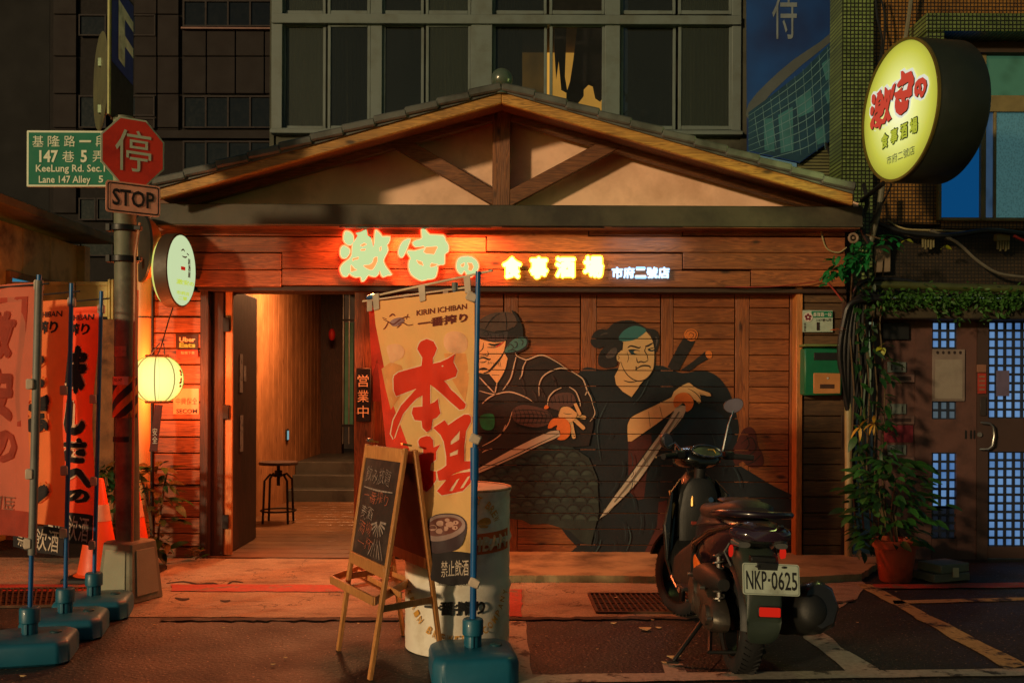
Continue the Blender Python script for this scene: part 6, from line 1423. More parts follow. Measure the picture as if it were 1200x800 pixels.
mb=MB(); mb.lathe([(DR2-.014,.001),(DR2-.014,.014),(DR2+.004,.014),(DR2+.004,-.003)],c,Mq,n=72,caps=False); mb.build('face_ring',mat('ring_olive',C(90,80,30),.5),rs2,smooth=40)
rf=lambda off:(lambda u,v:c+Mq@Vector((u,v,.004+off)))
gw=emis('round_white_glow',C(236,236,214),.85); gr_=emis('round_red_glow',C(206,72,52),.85); gd=mat('round_dark_outline',C(30,50,34),.6,bump=0); gy2=emis('round_yellow_glow',C(190,196,60),.8); gn=mat('round_navy',C(44,50,84),.6,bump=0)
def place(shape,cx0,cy0,scl,dx,dy,off,m,g=0,name='lettering'):
    mb=MB()
    for part in shape:
        lp=[[((x-cx0)*scl+dx,-(y-cy0)*scl+dy) for x,y in l] for l in part]
        mb.flat([grow(lp[0],g)]+(lp[1:] if g==0 else []),rf(off))
    mb.build(name,m,rs2,smooth=0)
for sh,cx0,cy0,scl,dx,dy in ((GEKI,275,280,.00078,-.23,.075),(YASU,700,280,.00082,.05,.11),(NO,1030,360,.0009,.285,.08)):
    place(sh,cx0,cy0,scl,dx,dy,.004,gw,.022,'lettering_halo'); place(sh,cx0,cy0,scl,dx+.008,dy-.008,.007,gd,0,'lettering_shadow'); place(sh,cx0,cy0,scl,dx,dy,.010,gr_,0)
for i,ch in enumerate('食事酒場'):
    x0=-.23+i*.125; y0=-.235+i*.004
    for off,o_,mm in ((.085,.004,gd),(.03,.008,gy2)):
        mb=MB(); e=.009 if off<.05 else 0; text(mb,ch,lambda u,v:rf(o_)(x0+e+(.11-2*e)*u,y0+e+(.125-2*e)*v),off); mb.build('lettering' if e else 'lettering_outline',mm,rs2,smooth=0)
mb=MB(); text(mb,'市府二號店',lambda u,v:rf(.006)(-.15+.36*u,-.36+.065*v),.01); mb.build('lettering',gn,rs2,smooth=0)
mb=MB(); mb.tube([c+Mq@Vector((0,.15,-TH)),P(1120,110,YR)],.03,10); mb.tube([c+Mq@Vector((0,-.15,-TH)),P(1120,165,YR)],.03,10); mb.tube([P(1035,215,-.6),P(1010,235,-.1)],.02,8); mb.build('mount_arm',blackm,rs2)
rl=bpy.data.lights.new('round_sign_light','AREA'); rl.shape='DISK'; rl.size=.95; rl.energy=11; rl.color=(.75,.95,.25)
rlo=bpy.data.objects.new('round_sign_light',rl); COL.objects.link(rlo); rlo.matrix_world=Matrix.Translation(c+nn*.03)@(nn.to_track_quat('-Z','Y').to_matrix().to_4x4())

# ------------------------------------------------------------------ entrance door of the neighbour building
gd_=thing('lattice_door','brown metal entrance door with blue-lit lattice windows, notice board and curved handle','door',P(1130,660,YR-.05))
brn=mat('door_brown',C(88,58,50),.55,var=.12,vs_=3,bump=.1,dirt=C(64,42,36),ds=4)
Yd=YR-.08
mb=MB(); 
for a,b,c_,d_ in ((1072,374,1092,660),(1121,374,1144,660),(1092,374,1121,377),(1092,491,1121,530),(1092,631,1121,660)): mb.bp(a+.0,b,c_,d_,Yd,.06)
mb.build('door_frame',brn,gd_,smooth=0)
mb=MB()
for a,b,c_,d_ in ((1145,374,1158,660),(1158,374,1260,377),(1158,490,1260,529),(1158,640,1260,654)): mb.bp(a,b,c_,d_,Yd-.01,.06)
lf=mb.build('door_leaf',mat('door_brown_dark',C(62,44,38),.55,var=.1,vs_=3,bump=.1),gd_,smooth=0)
mb=MB(); mb.bp(1026,374,1071.5,660,Yd+.01,.06); mb.build('side_panel',brn,gd_,smooth=0)
def bluem(name,lo,hi):
    m,n,p,L=newmat(name); v=coords(n,L); c_=ramp(n,noise(n,L,v,1.8,4),[(.3,lo),(.7,hi)],L); L(c_,p.inputs['Emission Color']); p.inputs['Emission Strength'].default_value=.72; p.inputs['Base Color'].default_value=sc(lo,.5); p.inputs['Roughness'].default_value=.3; return m
blu=bluem('lattice_blue_glow',C(66,108,168),C(122,164,212)); blu2=bluem('lattice_dim_glow',C(14,18,26),C(24,30,40)); grl=bluem('lattice_grey_glow',C(60,74,84),C(84,98,106))
def lattice(x0,y0,x1,y1,nx,ny,m,parent=gd_):
    g=MB(); g.bp(x0,y0,x1,y1,Yd+.04,.006); o=g.build('window_pane',m,parent,smooth=0)
    for i in range(nx+1):
        x=x0+(x1-x0)*i/nx; b=MB(); b.bp(x-1.4,y0,x+1.4,y1,Yd+.018,.02); b.build('muntin',mat('muntin_dark',C(26,34,50),.6,bump=0),o,smooth=0)
    for j in range(ny+1):
        y=y0+(y1-y0)*j/ny; b=MB(); b.bp(x0,y-1.4,x1,y+1.4,Yd+.0155,.02); b.build('muntin',MATS['muntin_dark'],o,smooth=0)
lattice(1092,377,1121,408,3,3,blu); lattice(1092,470,1121,491,3,2,grl); lattice(1092,530,1121,594,3,6,blu); lattice(1092,594,1121,631,3,4,blu2)
lattice(1158,377,1258,490,10,11,blu); lattice(1158,529,1258,640,10,11,blu)
mb=MB(); mb.bp(1144,659,1240,661.5,Yd-.03,.03); mb.build('threshold_glow_strip',emis('threshold_blue',C(48,84,140),.7),gd_,smooth=0)
mb=MB(); mb.bp(1026,655,1300,690,Yd+.02,.3); mb.build('door_step',mat('step_black',C(22,20,20),.8),gd_,smooth=0)
mb=MB(); h=[P(1150,495,Yd),P(1150,495,Yd-.06),P(1160,496,Yd-.075),P(1164,500,Yd-.075),P(1165,510,Yd-.075),P(1163,522,Yd-.075),P(1158,526,Yd-.075),P(1149,526,Yd-.06),P(1149,526,Yd)]; mb.tube(h,.009,8); mb.build('handle',steel,gd_)
mb=MB(); mb.cyl(P(1148,509,Yd),P(1148,509,Yd-.03),.02,.02,14); mb.build('lock',blackm,gd_)
for x in (1131,1137,1141): 
    mb=MB(); mb.bp(x,504,x+2,514,Yd-.004,.004); mb.build('scratch_mark',blackp,gd_,smooth=0)
nbd=thing('notice_board','grey framed notice board hung on the brown lattice door','notice board',P(1111,470,Yd-.02))
mb=MB(); mb.bp(1093,409,1131,470,Yd-.02,.018); mb.build('frame',mat('board_grey',C(112,98,90),.6),nbd,bevel=.003)
mb=MB(); mb.bp(1096,421,1128,467,Yd-.024,.006); mb.build('paper',mat('board_paper',C(132,122,110),.7,var=.1,dirt=C(110,98,88)),nbd,smooth=0)
mb=MB(); text(mb,'\u2022 \u2022 \u2022 \u2022 \u2022',pxrect(1097,411,1127,415,Yd-.022),.04); mb.build('lettering',darkp,nbd,smooth=0)
for (x0,y0,x1,y1,lab,col) in ((1146,437,1156,461,'small red notice plate beside the lattice window','r'),(1145,427,1156,436,'small beige label above the red notice plate','b'),(1149,465,1156,487,'narrow dark plate above the curved door handle','d'),(1168,434,1183,464,'faded purple paper taped over the blue lattice','p')):
    t=thing('notice_plate',lab,'notice',P(x0,y1,Yd-.02)); mb=MB(); mb.bp(x0,y0,x1,y1,Yd-.026,.01)
    mb.build('plate',{'r':mat('plate_red',C(150,42,28),.6),'b':mat('plate_beige',C(128,86,66),.6),'d':mat('plate_dark',C(44,36,34),.6),'p':mat('plate_purple',C(90,80,104),.6)}[col],t,bevel=.002)
    if col=='r':
        for j in range(4): mb=MB(); mb.bp(x0+1.5,y0+3+j*5,x1-1.5,y0+5.4+j*5,Yd-.029,.003); mb.build('printed_line',plp if (plp:=MATS['plate_beige']) else None,t,smooth=0)
# mail slots on the side panel
slm=mat('slot_metal',C(120,92,84),.4,metal=.4)
for k,(yy,red) in enumerate(((438,0),(487,1),(535,0))):
    t=thing('mail_slot',('upper silver mail slot with house-number plate on the brown panel','middle silver mail slot above a dark red card on the brown panel','lower silver mail slot half hidden by the potted plant')[k],'mail slot',P(1050,yy+10,Yd))
    mb=MB(); mb.bp(1030,yy,1072,yy+10,Yd-.015,.02); mb.build('flap_frame',slm,t,bevel=.003)
    mb=MB(); mb.bp(1034,yy+3,1068,yy+7,Yd-.019,.006); mb.build('flap',mat('slot_dark',C(54,36,32),.5),t,bevel=.002)
    mb=MB(); mb.bp(1040,yy-14,1062,yy-2,Yd-.008,.01); mb.build('number_plate',mat('plate_grey_green',C(96,104,98),.5,dirt=C(60,70,64),ds=12),t,bevel=.002)
    mb=MB(); text(mb,'1\u20021' if k else '1-1',pxrect(1044,yy-11,1058,yy-4,Yd-.011),.01); mb.build('lettering',darkp,t,smooth=0)
    if red: mb=MB(); mb.bp(1036,yy+11,1070,yy+31,Yd-.006,.006); mb.build('red_card',mat('card_red',C(110,26,38),.6),t,smooth=0)
mb=MB(); mb.bp(1034,378,1066,398,Yd-.03,.03); o=mb.build('intercom_box',blackp,bevel=.006); o['label']='small black box above the top mail slot'; o['category']='intercom'

# canopy ledge with ivy, pipes, meters
cn=thing('canopy_ledge','dark concrete canopy ledge overgrown with creeping ivy above the lattice door','canopy',P(1100,370,YR-.3))
mb=MB(); mb.bp(1018,350,1500,374,YR-.35,.45); mb.build('slab',mat('slab_dark',C(58,50,34),.85,dirt=C(34,32,20)),cn,smooth=0,bevel=.01)
pts=[P(1030+i*6,350+3*math.sin(i*.6),YR-.38-.06*random.random()) for i in range(34)]
leafcloud('ivy',mat('ivy_green',C(52,96,30),.6,var=.4,vs_=9,rv=.2,trans=.2),pts,.045,cn,1500,spread=.045)
for (x,y1_) in ((1122,378),(1153,377),(1100,372)):
    leafcloud('ivy_tendril',MATS['ivy_green'],[P(x+random.uniform(-2,2),354+(y1_-354)*k/6,YR-.40) for k in range(7)],.035,cn,26,spread=.012)
wire('conduit_pipe','fat dark pipe glinting lime green above the ivy canopy',[P(1002,352,-.1),P(1010,339,-.18),P(1030,334,-.2),P(1100,336,-.2),P(1200,339,-.2),P(1300,341,-.2)],.034,mat('pipe_olive',C(64,70,36),.35,coat=.3),'pipe',n=12)
wire('conduit_pipe','thinner black pipe curving just above the fat lime-glinting pipe',[P(998,350,-.15),P(1008,332,-.2),P(1030,327,-.2),P(1068,330,-.2),P(1080,338,-.2)],.018,cable,'pipe',n=10)
mb=MB(); mb.bp(1024,287,1044,319,YR-.0,.09); o=mb.build('meter_box',mat('box_beige',C(120,104,84),.6,dirt=C(84,74,58)),bevel=.006); o['label']='beige junction box among vines at the corner of the mosaic wall'; o['category']='junction box'
for k,(x,y) in enumerate(((1088,274),(1176,276))):
    t=thing('cable_clamp',('pale ribbed cable clamp on the cable run over the dark mosaic wall','second ribbed cable clamp nearer the right edge of the cable run')[k],'cable clamp',P(x,y+16,YR-.02))
    mb=MB(); mb.bp(x-8,y-2,x+8,y+6,YR-.06,.06); mb.build('cap',mat('clamp_olive',C(110,104,70),.6),t,bevel=.004)
    for i in range(5): mb=MB(); mb.bp(x-7+i*3.1,y+6,x-5.2+i*3.1,y+16+(i%2)*2,YR-.05,.02); mb.build('tooth',MATS['clamp_olive'],t,bevel=.002)
wire('wall_cable','pale cable running along the mosaic wall at sign height',[P(1040,258,.15),P(1060,268,.12),P(1100,270,.12),P(1150,272,.12),P(1210,276,.12)],.007,wm)
wire('wall_cable','thick grey cable sagging across the dark mosaic wall',[P(1090,270,.1),P(1120,283,.1),P(1145,305,.1),P(1170,320,.1),P(1205,325,.1)],.013,mat('cable_grey',C(92,88,76),.5))
wire('wall_cable','black cable bundle along the top of the dark mosaic wall',[P(1030,262,.1),P(1060,272,.1),P(1110,276,.1),P(1160,270,.1),P(1210,276,.1)],.022,cable)
wire('wall_cable','small red-tipped cable end at the right edge of the wall',[P(1188,276,.08),P(1196,280,.06),P(1206,284,.06)],.012,redp)
# thick cable bundle at the corner
for i in range(7):
    x=1026-i*4.5; y0=330+i*4
    wire('black_cable',('first','second','third','fourth','fifth','sixth','seventh')[i]+' thick black cable from the right, bending down in the bundle at the plank corner',[P(1034,y0-4,-.12-.02*i),P(x,y0,-.14-.02*i),P(x-10,y0+22,-.15-.015*i),P(x-12-i*.5,420,-.12-.01*i),P(1000-i*1.2+random.uniform(-3,3),490,-.05)],.022-.001*(i%3),cable,'cable','black cables bending down at the corner',8)
for i in range(4):
    x=1002+i*6; wire('black_cable',('leftmost','second','third','rightmost')[i]+' of the four straight black cables hanging behind the vines',[P(x,380,.0),P(x+3,440,.0),P(x-2,520,.02),P(x+2,600,.02)],.014,cable,'cable','black cables hanging behind the vines')
wire('wire','grey slanting pipe at the corner below the round sign',[P(1034,216,-.05),P(1030,245,-.08),P(1020,285,-.08)],.024,mat('pipe_grey2',C(90,88,70),.5),'pipe',n=10)
wire('wire','dark thin stay wire crossing below the round sign',[P(1045,216,-.3),P(1036,235,-.2),P(1020,262,-.1)],.008)
wire('wire','tangled black cable beside the green tile column',[P(1012,215,-.1),P(1016,240,-.1),P(1008,262,-.1),P(1018,285,-.12)],.018)
wire('wire','pale bent wire under the eave corner',[P(962,270,-.1),P(968,290,-.1),P(982,296,-.1),P(992,290,-.1)],.006,wm)
wire('red_wire','thin red wire sagging across the header to the house number plate',[P(850,336,-.12),P(900,336,-.14),P(950,331,-.14),P(965,326,-.12)],.004,mat('wire_red',C(140,50,40),.5))
wire('red_wire','red wire running down to the cable bundle above the house number plate',[P(965,326,-.1),P(976,338,-.1),P(987,352,-.1)],.007,MATS['wire_red'])
mb=MB(); mb.tube([P(1000+5*math.cos(a),279+5*math.sin(a),-.2) for a in [k*.55 for k in range(13)]],.012,8); mb.ball(P(1000,279,-.2),.014,8); o=mb.build('coiled_ring',mat('ring_beige',C(130,110,90),.6)); o['label']='small beige wheel-shaped bracket under the roof corner'; o['category']='bracket'
wire('downpipe','pale grey-green rain pipe running down beside the side planks',[P(994,660,-.06),P(994.5,560,-.06),P(994,464,-.06)],.031,mat('pipe_pale',C(150,138,96),.5,var=.15,vs_=4,dirt=C(110,100,70)),'pipe',n=16,smooth=False)

# house number plate, mailbox
hn=thing('house_number_plate','green and white house number plate with a flower emblem and the digit 1','sign',P(958,388,-.03))
mb=MB(); mb.bp(940.5,363.5,976,389,-.03,.01); mb.build('plate',mat('plate_white',C(160,176,160),.5,bump=0),hn,bevel=.002)
mb=MB(); mb.bp(951,364.5,975.5,372,-.033,.004); mb.build('green_band',mat('plate_green',C(20,110,80),.5,bump=0),hn,smooth=0)
mb=MB(); mb.flat([[(947+5.6*math.cos(a),371.5+5.6*math.sin(a)) for a in [k*.5236 for k in range(12)]]],planef(-.036)); mb.build('emblem',mat('plate_pale',C(200,190,180),.5,bump=0),hn,smooth=0)
mb=MB()
for k in range(5): a=R(90+72*k); mb.flat([[(947+2.6*math.cos(a)+1.7*math.cos(b),371.5-2.6*math.sin(a)+1.7*math.sin(b)) for b in [j*.785 for j in range(8)]]],planef(-.038))
mb.build('emblem_flower',mat('plate_maroon',C(110,40,50),.5,bump=0),hn,smooth=0)
for body,x0,y0,x1,y1,mm,off in (('基隆路一段',953,365.8,974.5,370.8,whitem,.01),('147巷5弄',957,373.2,974.5,376.6,darkp,.01),('1',957,377.5,960.5,387,darkp,.04),('信\n義\n區',941.8,378,944.5,388,darkp,.02)):
    mb=MB(); text(mb,body,pxrect(x0,y0,x1,y1,-.036),off); mb.build('lettering',mm,hn,smooth=0)
mx=thing('mailbox','green metal mailbox with a tan lower flap on the side planks','mailbox',P(964,463,-.05))
mg=mat('mailbox_green',C(10,96,62),.45,var=.15,vs_=5,bump=.1,dirt=C(8,70,46))
mb=MB(); mb.bp(943,408,987,463,-.16,.16); mb.build('body',mg,mx,bevel=.01)
mb=MB(); a=P(943,404,-.16); b=P(986,408,-.16); mb.box(((a.x+b.x)/2,-.09,(a.z+b.z)/2+.01),(b.x-a.x+.02,.17,.02)); mb.build('lid',mat('lid_green',C(96,112,60),.5),mx,bevel=.006)
mb=MB(); mb.bp(954,413,982,422,-.164,.01); mb.build('slot',blackp,mx,bevel=.003)
mb=MB(); mb.bp(953.5,437,985,461,-.168,.015); mb.build('flap',mat('flap_tan',C(168,112,60),.6,var=.15),mx,bevel=.004)
mb=MB(); mb.bp(961,450,978,455,-.171,.006); mb.build('window_slot',mat('slot_brown',C(60,36,24),.5),mx,bevel=.001)
mb=MB(); mb.cyl(P(970,443,-.16),P(970,443,-.175),.008,.008,10); mb.build('lock',steel,mx)

# potted plant, books, vines
pp=Vector((P(1049,680,-.85).x,-.85,0))
pl=thing('potted_plant','leafy green plant in a round terracotta-red pot beside the lattice door','potted plant',pp)
terr=mat('terracotta',C(172,76,44),.55,var=.12,vs_=5,bump=.2,dirt=C(110,42,28),ds=4)
mb=MB(); mb.lathe([(.105,.0),(.112,.01),(.150,.25),(.168,.255),(.172,.31),(.160,.315),(.150,.28),(.001,.27)],pp,n=36,caps=False); mb.build('pot',terr,pl,smooth=40)
mb=MB(); mb.lathe([(.001,.272),(.152,.272)],pp,n=24,caps=False); mb.build('soil',mat('soil',C(40,28,20),.95,bump=.8,bs=30),pl)
for j in range(7):
    a=random.uniform(0,6.28); k=random.uniform(.08,.26); mb=MB(); mb.tube([pp+Vector((.03*math.cos(a),.03*math.sin(a),.27)),pp+Vector((k*.5*math.cos(a)-.05,k*.5*math.sin(a),.5)),pp+Vector((k*math.cos(a)-.05,k*math.sin(a),.70+random.uniform(-.1,.12)))],[.010,.007,.004],6); mb.build('stem',stemm,pl)
for i in range(260):
    z=random.uniform(.30,.92); a=random.uniform(0,6.28); r_=random.uniform(.08,.34)*(1.15-abs(z-.58)*1.6)
    pos=pp+Vector((math.cos(a)*r_-.04,math.sin(a)*r_*.8,z)); put_leaf(pl,LM[random.choice('gggd')],pos,(math.cos(a),math.sin(a)-.5,random.uniform(-.4,.5)),random.uniform(.075,.15))
vn=thing('climbing_vine','dark climbing vine hanging down the cable bundle to the potted plant','vine',P(1010,480,-.1))
for j in range(5):
    x=995+j*9; mb=MB(); mb.tube([P(x+5,300,-.15),P(x,380,-.2),P(x+6,460,-.2),P(x+2,540,-.25),P(x+8,620,-.3)],.007,5); mb.build('stem',stemm,vn)
for i in range(190):
    y=random.uniform(400,650); x=random.uniform(1000,1046)-max(0,(430-y))*.1; put_leaf(vn,(LM if i%2 else LML)[random.choice('dddg')],P(x,y,-.3-random.random()*.25),(random.gauss(0,.8),-1,random.gauss(-.3,.6)),random.uniform(.07,.15))
for i in range(60): put_leaf(vn,LM[random.choice('dg')],P(random.uniform(1002,1024),random.uniform(300,400),-.25-random.random()*.1),(random.gauss(0,.8),-1,random.gauss(-.3,.6)),random.uniform(.05,.10))
vb=thing('leaf_spray','bright green leaf spray hanging over the plank corner below the roof','plant',P(1000,310,-.4))
mb=MB(); mb.tube([P(1025,285,-.3),P(1005,300,-.4),P(985,314,-.45),P(968,318,-.5)],.006,5); mb.tube([P(1015,275,-.3),P(1040,282,-.4)],.006,5); mb.build('stem',stemm,vb)
brl=mat('leaf_bright',C(24,110,52),.45,var=.25,rv=.3,trans=.3); LM['b']=leafmesh('leaf',brl,1,.45)
for i in range(70):
    u=random.random(); x=968+54*u; y=318-22*u+random.gauss(0,8)-8*u; put_leaf(vb,LM['b'],P(x,y,-.42-random.random()*.15),(random.gauss(-.5,.6),-.7,random.gauss(-.4,.5)),random.uniform(.07,.12))
for i in range(16): put_leaf(vb,LM['b'],P(random.uniform(1026,1055),random.uniform(272,292),-.45),(random.gauss(0,.8),-1,random.gauss(-.2,.5)),random.uniform(.06,.1))
vy=thing('yellow_leaf_rosette','rosette of long yellow leaves among the dark vines beside the mail slots','plant',P(1020,500,-.55))
for cx_,cy_,n_2 in ((1024,496,9),(1008,500,6)):
    for k in range(n_2):
        a=R(k*360/n_2+20); put_leaf(vy,LML['y'],P(cx_,cy_,-.55),(math.cos(a),-.5,math.sin(a)*.9),.115*random.uniform(.7,1.1),0)
lo2=thing('lone_leaf','round lime-coloured leaf hanging in front of the dark cables','leaf',P(1030,410,-.5))
for k in range(4): put_leaf(lo2,leafmesh('leaf',mat('leaf_lime',C(150,160,40),.5,trans=.3),1,.7),P(1029+k*2,407,-.5),(math.cos(k*1.5),-.6,math.sin(k*1.5)-.4),.06)
for k,(x,y) in enumerate(((1062,281),(1107,289))):
    t=thing('lone_leaf',('pale yellow-green leaf by the beige junction box','pale green leaf below the first cable clamp')[k],'leaf',P(x,y,0)); 
    for q in range(2): put_leaf(t,leafmesh('leaf',MATS.get('leaf_lime') or leafy,1,.8),P(x,y,0),(1-2*q,-.5,-.2),.06)
t=thing('red_leaf','curled orange-and-cream leaf hanging beside the house number plate','leaf',P(976,386,-.3))
for q in range(3): put_leaf(t,leafmesh('leaf',mat('leaf_orange',C(190,84,40),.5),1,.4),P(972+q*6,387-q*2,-.3),(1,-.4,.3-q*.3),.06)
bk=thing('book_stack','stack of two grey wrapped boxes on the step beside the potted plant','box',Vector((P(1104,680,-.78).x,-.78,0)))
mb=MB(); Mr=Matrix.Rotation(.35,3,'Z'); mb.box(Vector((P(1102,680,-.78).x,-.78,.035)),(.34,.24,.06),Mr); mb.build('lower_box',mat('box_grey',C(96,96,82),.6,var=.2,vs_=6),bk,bevel=.006)
mb=MB(); mb.box(Vector((P(1106,680,-.78).x,-.77,.10)),(.30,.22,.065),Mr@Matrix.Rotation(.1,3,'Z')); mb.build('upper_box',mat('box_grey_green',C(104,110,92),.5,var=.2,vs_=6),bk,bevel=.006)
mb=MB(); mb.bp(1117,665,1124,676,-.93,.01); mb.build('label',mat('label_pale',C(170,164,130),.6),bk,bevel=.002)
# ------------------------------------------------------------------ scooter (local frame: x right, y forward, z up, origin at rear tyre contact)
hx=R(2.5)
orig=Vector((P(866,780,-3.28).x,-3.28,0)); 
SM=Matrix.Translation(orig)@Matrix.Rotation(hx,4,'Z')@Matrix.Rotation(R(2.5),4,'Y')
sct=thing('parked_scooter','dark scooter seen from behind leaning on its side stand before the wall painting','scooter',M=SM)
paintb=mat('scooter_black',C(20,22,20),.22,var=.1,vs_=4,bump=0,coat=.6); paintp=mat('scooter_plum',C(30,20,30),.3,var=.1,bump=0,coat=.5); plas=mat('scooter_plastic',C(24,25,24),.55,bump=.2,bs=120); plg=mat('scooter_grey_green',C(46,56,48),.5,var=.2,vs_=5,bump=.15)
rubber=mat('tyre_rubber',C(20,20,20),.8,bump=.5,bs=60); metal_d=mat('engine_metal',C(84,78,70),.45,metal=.7,var=.3,vs_=8,bump=.2); chrome=mat('chrome',C(200,200,196),.15,metal=1,bump=0)
seatm=mat('seat_vinyl',C(28,27,26),.55,var=.1,bump=.25,bs=150); redl=emis('reflector_red',C(210,36,20),.75); ambl=mat('amber_lens',C(220,110,40),.3,bump=0)
def V(x,y,z): return Vector((x,y,z))
def sb_(mb,name,m,parent=sct,**k): return mb.build(name,m,parent,local=True,**k)
def ringyz(cx_,y,z,w_,h,n=16,e=2.4,top=1.,bot=1.):   # superellipse cross-section in the x-z plane
    o=[]
    for k in range(n):
        a=2*math.pi*k/n; c_,s_=math.cos(a),math.sin(a)
        x=abs(c_)**(2/e)*(1 if c_>0 else -1)*w_/2; zz_=abs(s_)**(2/e)*(1 if s_>0 else -1)*h/2
        x*= (top if s_>0 else bot)*abs(s_)+(1-abs(s_)); o.append(V(cx_+x,y,z+zz_))
    return o
# wheels
def wheel(cpos,r,wd,steer,nm):
    Mw=Matrix.Rotation(steer,3,'Z')@Matrix.Rotation(R(90),3,'Y'); t=MB()
    pr=[(r-.075,-wd*.42),(r-.04,-wd/2),(r-.014,-wd*.42),(r-.003,-wd*.22),(r,0),(r-.003,wd*.22),(r-.014,wd*.42),(r-.04,wd/2),(r-.075,wd*.42)]
    t.lathe(pr,cpos,Mw,n=48,caps=False); w_=sb_(t,nm,rubber,smooth=50)
    m_=MB(); m_.lathe([(r-.07,-wd*.4),(r-.085,-wd*.38),(r-.09,0),(r-.085,wd*.38),(r-.07,wd*.4)],cpos,Mw,n=40,caps=False); sb_(m_,'rim',mat('rim_black',C(30,30,30),.35,metal=.5),w_,smooth=50)
    for k in range(5):
        a=k*2*math.pi/5; m_=MB(); d=Mw@V(math.cos(a),math.sin(a),0); m_.beam(Vector(cpos)+d*.03,Vector(cpos)+d*(r-.085),.035,.03,Mw@V(0,0,1)); sb_(m_,'spoke',MATS['rim_black'],w_,bevel=.006)
    m_=MB(); m_.lathe([(.001,-.045),(.035,-.045),(.035,.045),(.001,.045)],cpos,Mw,n=20,caps=False); sb_(m_,'hub',MATS['rim_black'],w_)
    m_=MB()
    for k in range(44):
        a=k*2*math.pi/44; 
        for s_ in (-1,1):
            q=Vector(cpos)+Mw@V((r-.004)*math.cos(a),(r-.004)*math.sin(a),s_*wd*.24); m_.box(q,(.010,.004,wd*.3) ,Mw@Matrix.Rotation(a,3,'Z')@Matrix.Rotation(.5*s_,3,'X'))
    sb_(m_,'tread',rubber,w_,smooth=0,kind='stuff')
wheel(V(0,.0,.245),.245,.125,0,'rear_wheel')
FW=V(-.02,1.27,.25)
wheel(FW,.25,.115,R(24),'front_wheel')
# front fork, fender
m_=MB(); 
for s_ in (-1,1): m_.tube([FW+V(s_*.075,.03*s_,0),V(s_*.06-.02,1.12,.62)],[.02,.024],10)
sb_(m_,'front_fork',plas)
m_=MB(); rs_=[]
for k in range(9):
    a=R(20+k*17); q=FW+Matrix.Rotation(R(24),3,'Z')@V(0,.285*math.cos(a),.285*math.sin(a)); u2=Matrix.Rotation(R(24),3,'Z')@V(.075,0,0); rad=(q-FW).normalized()
    rs_.append([q-u2,q-u2*.6+rad*.022,q+rad*.03,q+u2*.6+rad*.022,q+u2,q+u2*.9-rad*.01,q-u2*.9-rad*.01])
m_.loft(rs_); sb_(m_,'front_fender',paintb,smooth=50)
# leg shield / front body
m_=MB(); m_.loft([ringyz(-.0,1.05,.60,.26,.60),ringyz(0,1.09,.59,.36,.66,e=3.2,top=.62,bot=.8),ringyz(0,1.15,.60,.35,.66,e=3,top=.6,bot=.75),ringyz(0,1.24,.64,.26,.54,top=.7,bot=.7),ringyz(0,1.31,.68,.10,.34)]); sb_(m_,'leg_shield',mat('shield_black',C(15,16,15),.5,bump=.1,coat=.1),smooth=50)
m_=MB(); m_.loft([ringyz(0,1.04,.68,.20,.42),ringyz(0,1.0,.66,.24,.46,e=4,top=.7),ringyz(0,.985,.66,.20,.40,e=4,top=.7)]); sb_(m_,'inner_shield',plas,smooth=50)
for s_ in (-1,1):
    q=[V(s_*.10,1.07,.88),V(s_*.17,1.0,.80),V(s_*.215,.97,.60),V(s_*.20,.93,.40),V(s_*.165,.90,.30),V(s_*.12,1.05,.30)]; d=V(s_*.012,.02,0)
    m_=MB(); m_.add(q+[p+d for p in q],[tuple(range(6)),tuple(range(6,12))[::-1]]+[(i,(i+1)%6,(i+1)%6+6,i+6) for i in range(6)]); sb_(m_,'leg_shield_wing',paintb,smooth=0,bevel=.006)
m_=MB(); m_.box(V(-.02,.972,.62),(.07,.01,.02)); sb_(m_,'glove_box_latch',mat('latch_red',C(130,50,36),.4),bevel=.003)
# floorboard
m_=MB(); m_.loft([ringyz(0,1.06,.40,.34,.30,e=3),ringyz(0,.90,.36,.34,.24,e=3),ringyz(0,.66,.40,.34,.34,e=3),ringyz(0,.48,.46,.32,.42,e=3)]); sb_(m_,'floorboard',plas,smooth=50)
# seat body side fairings and tail
m_=MB(); m_.loft([ringyz(0,.60,.56,.20,.26),ringyz(0,.50,.58,.28,.36,e=3.4,bot=.8),ringyz(0,.30,.60,.34,.34,e=3.4,bot=.62),ringyz(0,.08,.65,.34,.25,e=3.6,bot=.5),ringyz(0,-.10,.70,.30,.17,e=3.6,bot=.5),ringyz(0,-.25,.735,.22,.12,bot=.6),ringyz(0,-.32,.75,.12,.06)]); sb_(m_,'rear_fairing',paintp,smooth=50)
for s_ in (-1,1):
    m_=MB(); m_.tube([V(s_*.13,.56,.50),V(s_*.185,.30,.60),V(s_*.175,.02,.70),V(s_*.10,-.26,.775)],[.012,.018,.016,.008],8); sb_(m_,'fairing_edge',paintb,smooth=50)
# seat : rider and pillion humps
m_=MB(); m_.loft([ringyz(0,.64,.745,.12,.05),ringyz(0,.58,.75,.20,.085),ringyz(0,.42,.755,.27,.10),ringyz(0,.26,.765,.29,.11),ringyz(0,.14,.785,.28,.12),ringyz(0,.0,.81,.26,.12),ringyz(0,-.10,.825,.22,.10),ringyz(0,-.15,.825,.14,.05)]); sb_(m_,'seat',seatm,smooth=50)
m_=MB(); m_.loft([ringyz(0,.18,.84,.20,.02),ringyz(0,.14,.852,.23,.03),ringyz(0,.10,.846,.20,.02)]); sb_(m_,'seat_ridge',mat('seat_seam',C(70,40,28),.5),smooth=50)
